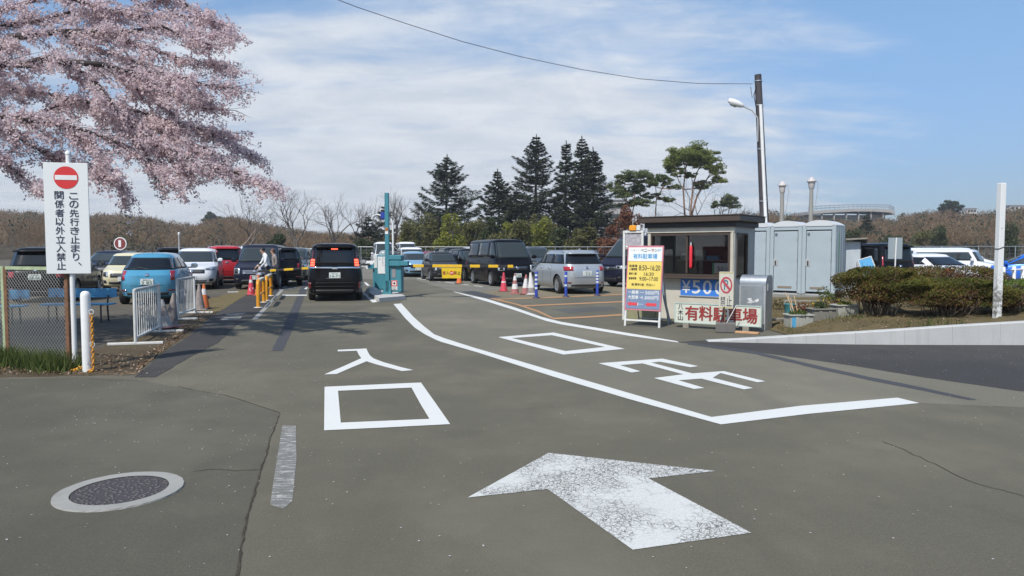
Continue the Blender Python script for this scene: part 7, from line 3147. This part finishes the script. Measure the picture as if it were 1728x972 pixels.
def bush(label, x, y, rx, ry, h, seed, n, brown=.4, greentop=.7):
    random.seed(seed)
    r_ = np.random.default_rng(seed)
    zb = bed_h(x, y)
    t = thing('clipped_bush', label, 'bush', (x, y, zb), 0, 'bushes in the planting bed')
    th = r_.uniform(0, 2 * np.pi, n)
    ph = np.arccos(r_.uniform(-.25, 1, n))
    rad = 1 - np.abs(r_.normal(0, .09, n))
    bump = 1 + .13 * np.sin(th * 3 + seed) + .10 * np.sin(th * 5 + ph * 4) + .09 * np.sin(ph * 7 + th * 2)
    e = .62
    sx_ = np.sign(np.cos(th)) * np.abs(np.cos(th)) ** e * np.sin(ph) ** e
    sy_ = np.sign(np.sin(th)) * np.abs(np.sin(th)) ** e * np.sin(ph) ** e
    sz_ = np.sign(np.cos(ph)) * np.abs(np.cos(ph)) ** e
    C = np.stack([sx_ * rx * rad * bump, sy_ * ry * rad * bump, h * .52 + sz_ * h * .48 * rad * (1 + .06 * np.sin(th * 4 + 1))], 1)
    zf = C[:, 2] / h
    keep = r_.random(n) < np.clip(.30 + zf * 1.3, 0, 1)
    C, zf = C[keep], zf[keep]
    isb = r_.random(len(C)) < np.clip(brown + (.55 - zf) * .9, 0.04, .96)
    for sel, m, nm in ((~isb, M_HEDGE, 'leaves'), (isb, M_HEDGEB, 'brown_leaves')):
        global rng
        rng = r_
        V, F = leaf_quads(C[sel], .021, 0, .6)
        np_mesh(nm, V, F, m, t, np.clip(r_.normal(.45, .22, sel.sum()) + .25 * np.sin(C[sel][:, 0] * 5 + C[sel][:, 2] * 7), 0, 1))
    k = MB()
    for i in range(70):
        a = random.uniform(0, 6.28)
        f = random.uniform(.2, .9)
        b0 = Vector((rx * .55 * math.cos(a) * f, ry * .6 * math.sin(a) * f, 0))
        e_ = Vector((rx * .92 * math.cos(a + random.uniform(-.3, .3)) * f, ry * .92 * math.sin(a) * f, h * random.uniform(.55, .93)))
        m1 = b0.lerp(e_, .5) + Vector((random.uniform(-.12, .12), random.uniform(-.12, .12), random.uniform(-.05, .1)))
        k.tube([b0, m1, e_], [.011, .008, .004], mat('bush_twig', (.15, .115, .085), .9), 4, cap=False)
        for q in range(3):
            s_ = m1.lerp(e_, random.random())
            k.tube([s_, s_ + Vector((random.uniform(-.2, .2), random.uniform(-.2, .2), random.uniform(.02, .25)))], [.005, .003], MATS['bush_twig'], 3, cap=False)
    k.build('twigs', t)
    # an uneven dark mass of old leaves inside, so that one does not see through
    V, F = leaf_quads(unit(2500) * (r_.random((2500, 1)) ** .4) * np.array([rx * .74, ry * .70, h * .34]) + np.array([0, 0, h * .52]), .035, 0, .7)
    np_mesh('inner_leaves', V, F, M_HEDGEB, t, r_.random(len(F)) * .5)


def X_at(px, Y):
    return AT(px, 500, Y).x


bush('olive clipped bush at the left end, in front of the blue panel', X_at(1482, 14.6), 14.6, .72, .75, .97, 61, 19000, .48)
bush('largest clipped bush with a green top and brown lower twigs, left of the white post', X_at(1596, 13.9), 13.8, 1.0, .72, .72, 62, 25000, .34)
bush('russet loose bush behind the largest clipped bush', X_at(1592, 15.6), 15.4, 1.2, .6, .86, 63, 10000, .75)
bush('thin brown twiggy bush right of the white post', X_at(1706, 13.6), 13.6, .26, .35, .46, 64, 1500, .75)


def blades(name, pts, h, w, m, label, seed):
    r_ = np.random.default_rng(seed)
    n = len(pts)
    P = np.asarray(pts)
    a = r_.uniform(0, 2 * np.pi, n)
    hh = h * r_.uniform(.5, 1.3, n)
    lean = r_.normal(0, .35, (n, 2)) * hh[:, None]
    d = np.stack([np.cos(a), np.sin(a), np.zeros(n)], 1) * w
    tip = P + np.stack([lean[:, 0], lean[:, 1], hh], 1)
    V = np.stack([P - d, P + d, tip], 1).reshape(-1, 3)
    o = np_mesh(name, V, np.arange(n * 3).reshape(n, 3), m, var=r_.random(n))
    o['kind'] = 'stuff'
    o['label'] = label
    return o


r_ = np.random.default_rng(91)
M_GRASSG = leafmat('green_grass', (.045, .075, .018), (.085, .12, .03), (.14, .16, .05), .3)
M_GRASSB = leafmat('bright_grass', (.07, .13, .02), (.12, .19, .03), (.19, .25, .05), .4)
M_GRASSD = leafmat('dry_grass', (.14, .105, .05), (.22, .17, .085), (.13, .13, .05), .2)
# bed cover
pts, ptsg = [], []
for i in range(5200):
    x = r_.uniform(G(1300, 555).x, X_at(1500, 15))
    p, hk = kerb_at(x)
    y = p.y + .3 + 8.5 * r_.random() ** 1.2
    q = (x, y, bed_h(x, y) - .01)
    pat = math.sin(x * 3.1 + y * 1.3) + math.sin(x * 1.3 - y * 2.2)
    if r_.random() < .35 + .25 * pat:
        (ptsg if (pat > .7 and r_.random() < .6) else pts).append(q)
blades('dry_grass', pts, .11, .006, M_GRASSD, 'dry grass and weeds in the planting bed', 3)
for i in range(5000):
    x = r_.uniform(X_at(1700, 14), X_at(1860, 14))
    y = r_.uniform(13.3, 16.5)
    ptsg.append((x, y, bed_h(x, y)))
o_ = blades('green_grass', ptsg, .16, .007, M_GRASSG, 'fresh green grass in the planting bed and by the white post', 4)
# mound of juniper-like grass at the right edge
# grass at the chain-link fence foot
pts = []
for i in range(4200):
    f = r_.uniform(-.15, 1.5)
    p = pA.lerp(pB, f) + Vector((r_.normal(0, .10), r_.normal(-.08, .16), 0))
    if math.sin(f * 9) + r_.normal(0, .6) > -.3:
        pts.append((p.x, p.y, .005))
blades('grass_tufts', pts, .23, .009, M_GRASSG, 'green grass along the foot of the chain-link fence', 5)
# leaf litter on the verge and in the bed
C_, F_, VV = [], [], []
pl_ = []
for i in range(2400):
    f = r_.random()
    a = Vector((0, 0, 0))
    px, py = (r_.uniform(-60, 250), r_.uniform(600, 634)) if f < .45 else ((r_.uniform(230, 345), 0) if f < .75 else (0, 0))
    if f >= .45 and f < .75:
        py = 631 - (px - 228) * .78 - abs(r_.normal(0, 9))
    if f >= .75:
        x = r_.uniform(G(1300, 555).x, X_at(1520, 15))
        p, hk = kerb_at(x)
        y = p.y + .25 + 4 * r_.random() ** 1.5
        pl_.append((x, y, bed_h(x, y) + .02))
        continue
    g = G(px, py)
    pl_.append((g.x, g.y, .022))
rng = r_
V, F = leaf_quads(np.array(pl_), .022, .6, .6)
o = np_mesh('leaf_litter', V, F, leafmat('litter', (.10, .055, .03), (.20, .125, .07), (.36, .29, .22), .1), var=r_.random(len(F)))
o['kind'] = 'stuff'
o['label'] = 'brown leaf litter on the verge soil and the planting bed'


def leafy(name, label, cat, loc, n, rad, h, m, size, group=None, flowers=None):
    t = thing(name, label, cat, loc, 0, group)
    u = unit(n) * (rng.random((n, 1)) ** .5)
    C = np.array([0, 0, h * .5]) + u * np.array([rad, rad, h * .5])
    crown('leaves', C, size, m, t, 0, .5)
    if flowers:
        q = unit(flowers[0])
        q[:, 2] = np.abs(q[:, 2])
        crown('flowers', np.array([0, 0, h * .55]) + q * np.array([rad, rad, h * .55]), flowers[2], flowers[1], t, 0, .9)
    return t


bush('bright green grassy shrub at the right edge beside the white post', X_at(1742, 14.0), 14.0, .55, .5, .58, 65, 5200, .02)
for ch in [c for c in bpy.data.objects if c.parent and c.parent.get('label', '').startswith('bright green grassy') and c.name.split('.')[0] in ('leaves', 'inner_leaves')]:
    ch.data.materials[0] = M_GRASSB
# three concrete planters
M_PLANT = concrete('planter_concrete', (.36, .36, .32), .5)
M_PLANTD = concrete('planter_dark', (.20, .19, .16), .5)
for i, (a, b, wpx, m, lab) in enumerate(((1356, 559, 40, M_PLANT, 'grey planter with one blue panel, leftmost of three by the kerb'), (1395, 557, 39, M_PLANTD, 'dark brown-grey planter between two paler ones by the kerb'), (1434, 553.5, 37, M_PLANT, 'pale grey planter nearest the clipped bushes'))):
    zz = 0.0
    Y = G(a, b).y
    x = AT(a, 540, Y).x
    zz = max(.012, bed_h(x, Y + .2)) - .03
    t = thing('planter', lab, 'planter', (x, Y + .25, zz), R(5), 'concrete planters')
    W_, Hh, Dp = wpx / FPX * Y, .235, .30
    k = MB()
    for (cx, cy, sx2, sy2) in ((0, -Dp / 2 + .02, W_, .04), (0, Dp / 2 - .02, W_, .04), (-W_ / 2 + .02, 0, .04, Dp - .08), (W_ / 2 - .02, 0, .04, Dp - .08)):
        k.box((cx, cy, Hh / 2), (sx2, sy2, Hh), m)
    for q in (-1, 1):
        k.box((q * W_ * .22, -Dp / 2 - .008, Hh / 2 - .01), (.06, .018, Hh - .02), m)
    for (cx, cy, sx2, sy2) in ((0, -Dp / 2, W_ + .04, .06), (0, Dp / 2, W_ + .04, .06), (-W_ / 2, 0, .06, Dp - .06), (W_ / 2, 0, .06, Dp - .06)):
        k.box((cx, cy, Hh + .012), (sx2, sy2, .03), m, bev=.008)
    k.build('trough', t)
    k = MB()
    k.box((0, 0, Hh / 2 + .02), (W_ - .09, Dp - .09, Hh - .05), M_SOIL)
    k.build('earth', t)
    if i == 0:
        k = MB()
        k.box((-W_ / 2 + .075, -Dp / 2 - .006, Hh / 2 - .01), (.10, .010, Hh - .04), M_BENCH)
        k.build('blue_panel', t)
    leafy('potted_plant', ('low green plants filling the planter with the blue panel', 'upright green plants with a yellow flower in the dark planter', 'short yellow-green plants in the planter nearest the bushes')[i], 'plant',
          (x, Y + .25, zz + Hh - .02), (260, 320, 200)[i], (.20, .17, .15)[i], (.12, .20, .12)[i], (M_GRASSG, M_SHRUBD, M_SHRUBY)[i], .028, 'plants in the planters',
          flowers=(6, M_YFL if False else mat('yellow_petal', (.70, .45, .02), .5), .02) if i == 1 else None)
# bamboo canes
for i, (a0, b0, a1, b1) in enumerate(((1340, 538, 1330, 498), (1345, 538, 1334, 503), (1351, 537, 1340, 499), (1343, 520, 1325, 493))):
    p, q = AT(a0, b0, 14.6), AT(a1, b1, 14.6 + .25)
    p.z = max(.1, p.z)
    k = MB()
    k.tube([(0, 0, -.15), q - p], .008, mat('cane', (.50, .35, .20), .7), 6)
    tag(k.build('bamboo_cane', None, p), 'bamboo cane stuck in the ground behind the planter with the blue panel', 'cane', 'bamboo canes')
# teal bucket, planks, yellow flowers and a leafy plant in the bed
bx, by = X_at(1334, 15.6), 15.6
k = MB()
k.lathe([(.10, 0), (.135, .24), (.145, .25), (.125, .245), (.095, .03), (0, .03)], mat('bucket_teal', (.06, .25, .28), .5), 18)
t = thing('bucket', 'teal plastic bucket in the weeds behind the canes', 'bucket', (bx, by, bed_h(bx, by)), 0)
k.build('body', t)
k = MB()
k.tube([(.14 * math.cos(a), 0, .22 + .14 * math.sin(a)) for a in [math.pi * i / 10 for i in range(11)]], .005, M_GREY, 5)
k.build('handle', t)
for i, (px, Y, L, a, lab) in enumerate(((1325, 15.0, .8, .5, 'grey weathered plank lying by the metal cabinet in the weeds'), (1362, 17.0, 1.1, -.25, 'grey stick of timber lying among weeds before the toilets'), (1345, 20.5, 1.6, .05, 'long pale timber lying at the foot of the toilets'))):
    x = X_at(px, Y)
    tag(MB().box((0, 0, .05), (L, .10, .05), M_OLDW, bev=.006).build('plank', None, (x, Y, bed_h(x, Y)), a), lab, 'plank')
for i, (px, Y, lab, m, fl) in enumerate(((1378, 14.9, 'yellow flowering plant just behind the dark planter', M_SHRUBO, True), (1405, 15.4, 'russet low plant with yellow flowers behind the pale planter', M_SHRUBR, True), (1391, 20.0, 'tall leafy green plant before the right toilet', M_GRASSG, False),
                                         (1408, 18.6, 'grey-green leafy plant left of the clipped bushes', M_GRASSG, False), (1313, 17.0, 'straw-coloured tuft right of the metal cabinet', M_GRASSD, False), (1357, 15.4, 'russet dry plant behind the canes', M_SHRUBR, False))):
    x = X_at(px, Y)
    leafy('bed_plant', lab, 'plant', (x, Y, bed_h(x, Y)), 260, .22, .30 if i not in (2,) else .5, m, .03, 'plants in the bed', (9, mat('yellow_petal', (.70, .45, .02), .5), .024) if fl else None)

# ---------------------------------------------------------------- thin spring haze
k = MB()
hm = bpy.data.materials.new('haze')
hm.use_nodes = True
hm.node_tree.nodes.clear()
hv = hm.node_tree.nodes.new('ShaderNodeVolumePrincipled')
hv.inputs['Color'].default_value = (.84, .87, .91, 1)
hv.inputs['Density'].default_value = .0005
hv.inputs['Anisotropy'].default_value = .2
ho = hm.node_tree.nodes.new('ShaderNodeOutputMaterial')
hm.node_tree.links.new(hv.outputs[0], ho.inputs['Volume'])
k.box((300, 315, 30), (2420, 770, 62.5), hm)
o = k.build('haze')
o['kind'] = 'stuff'
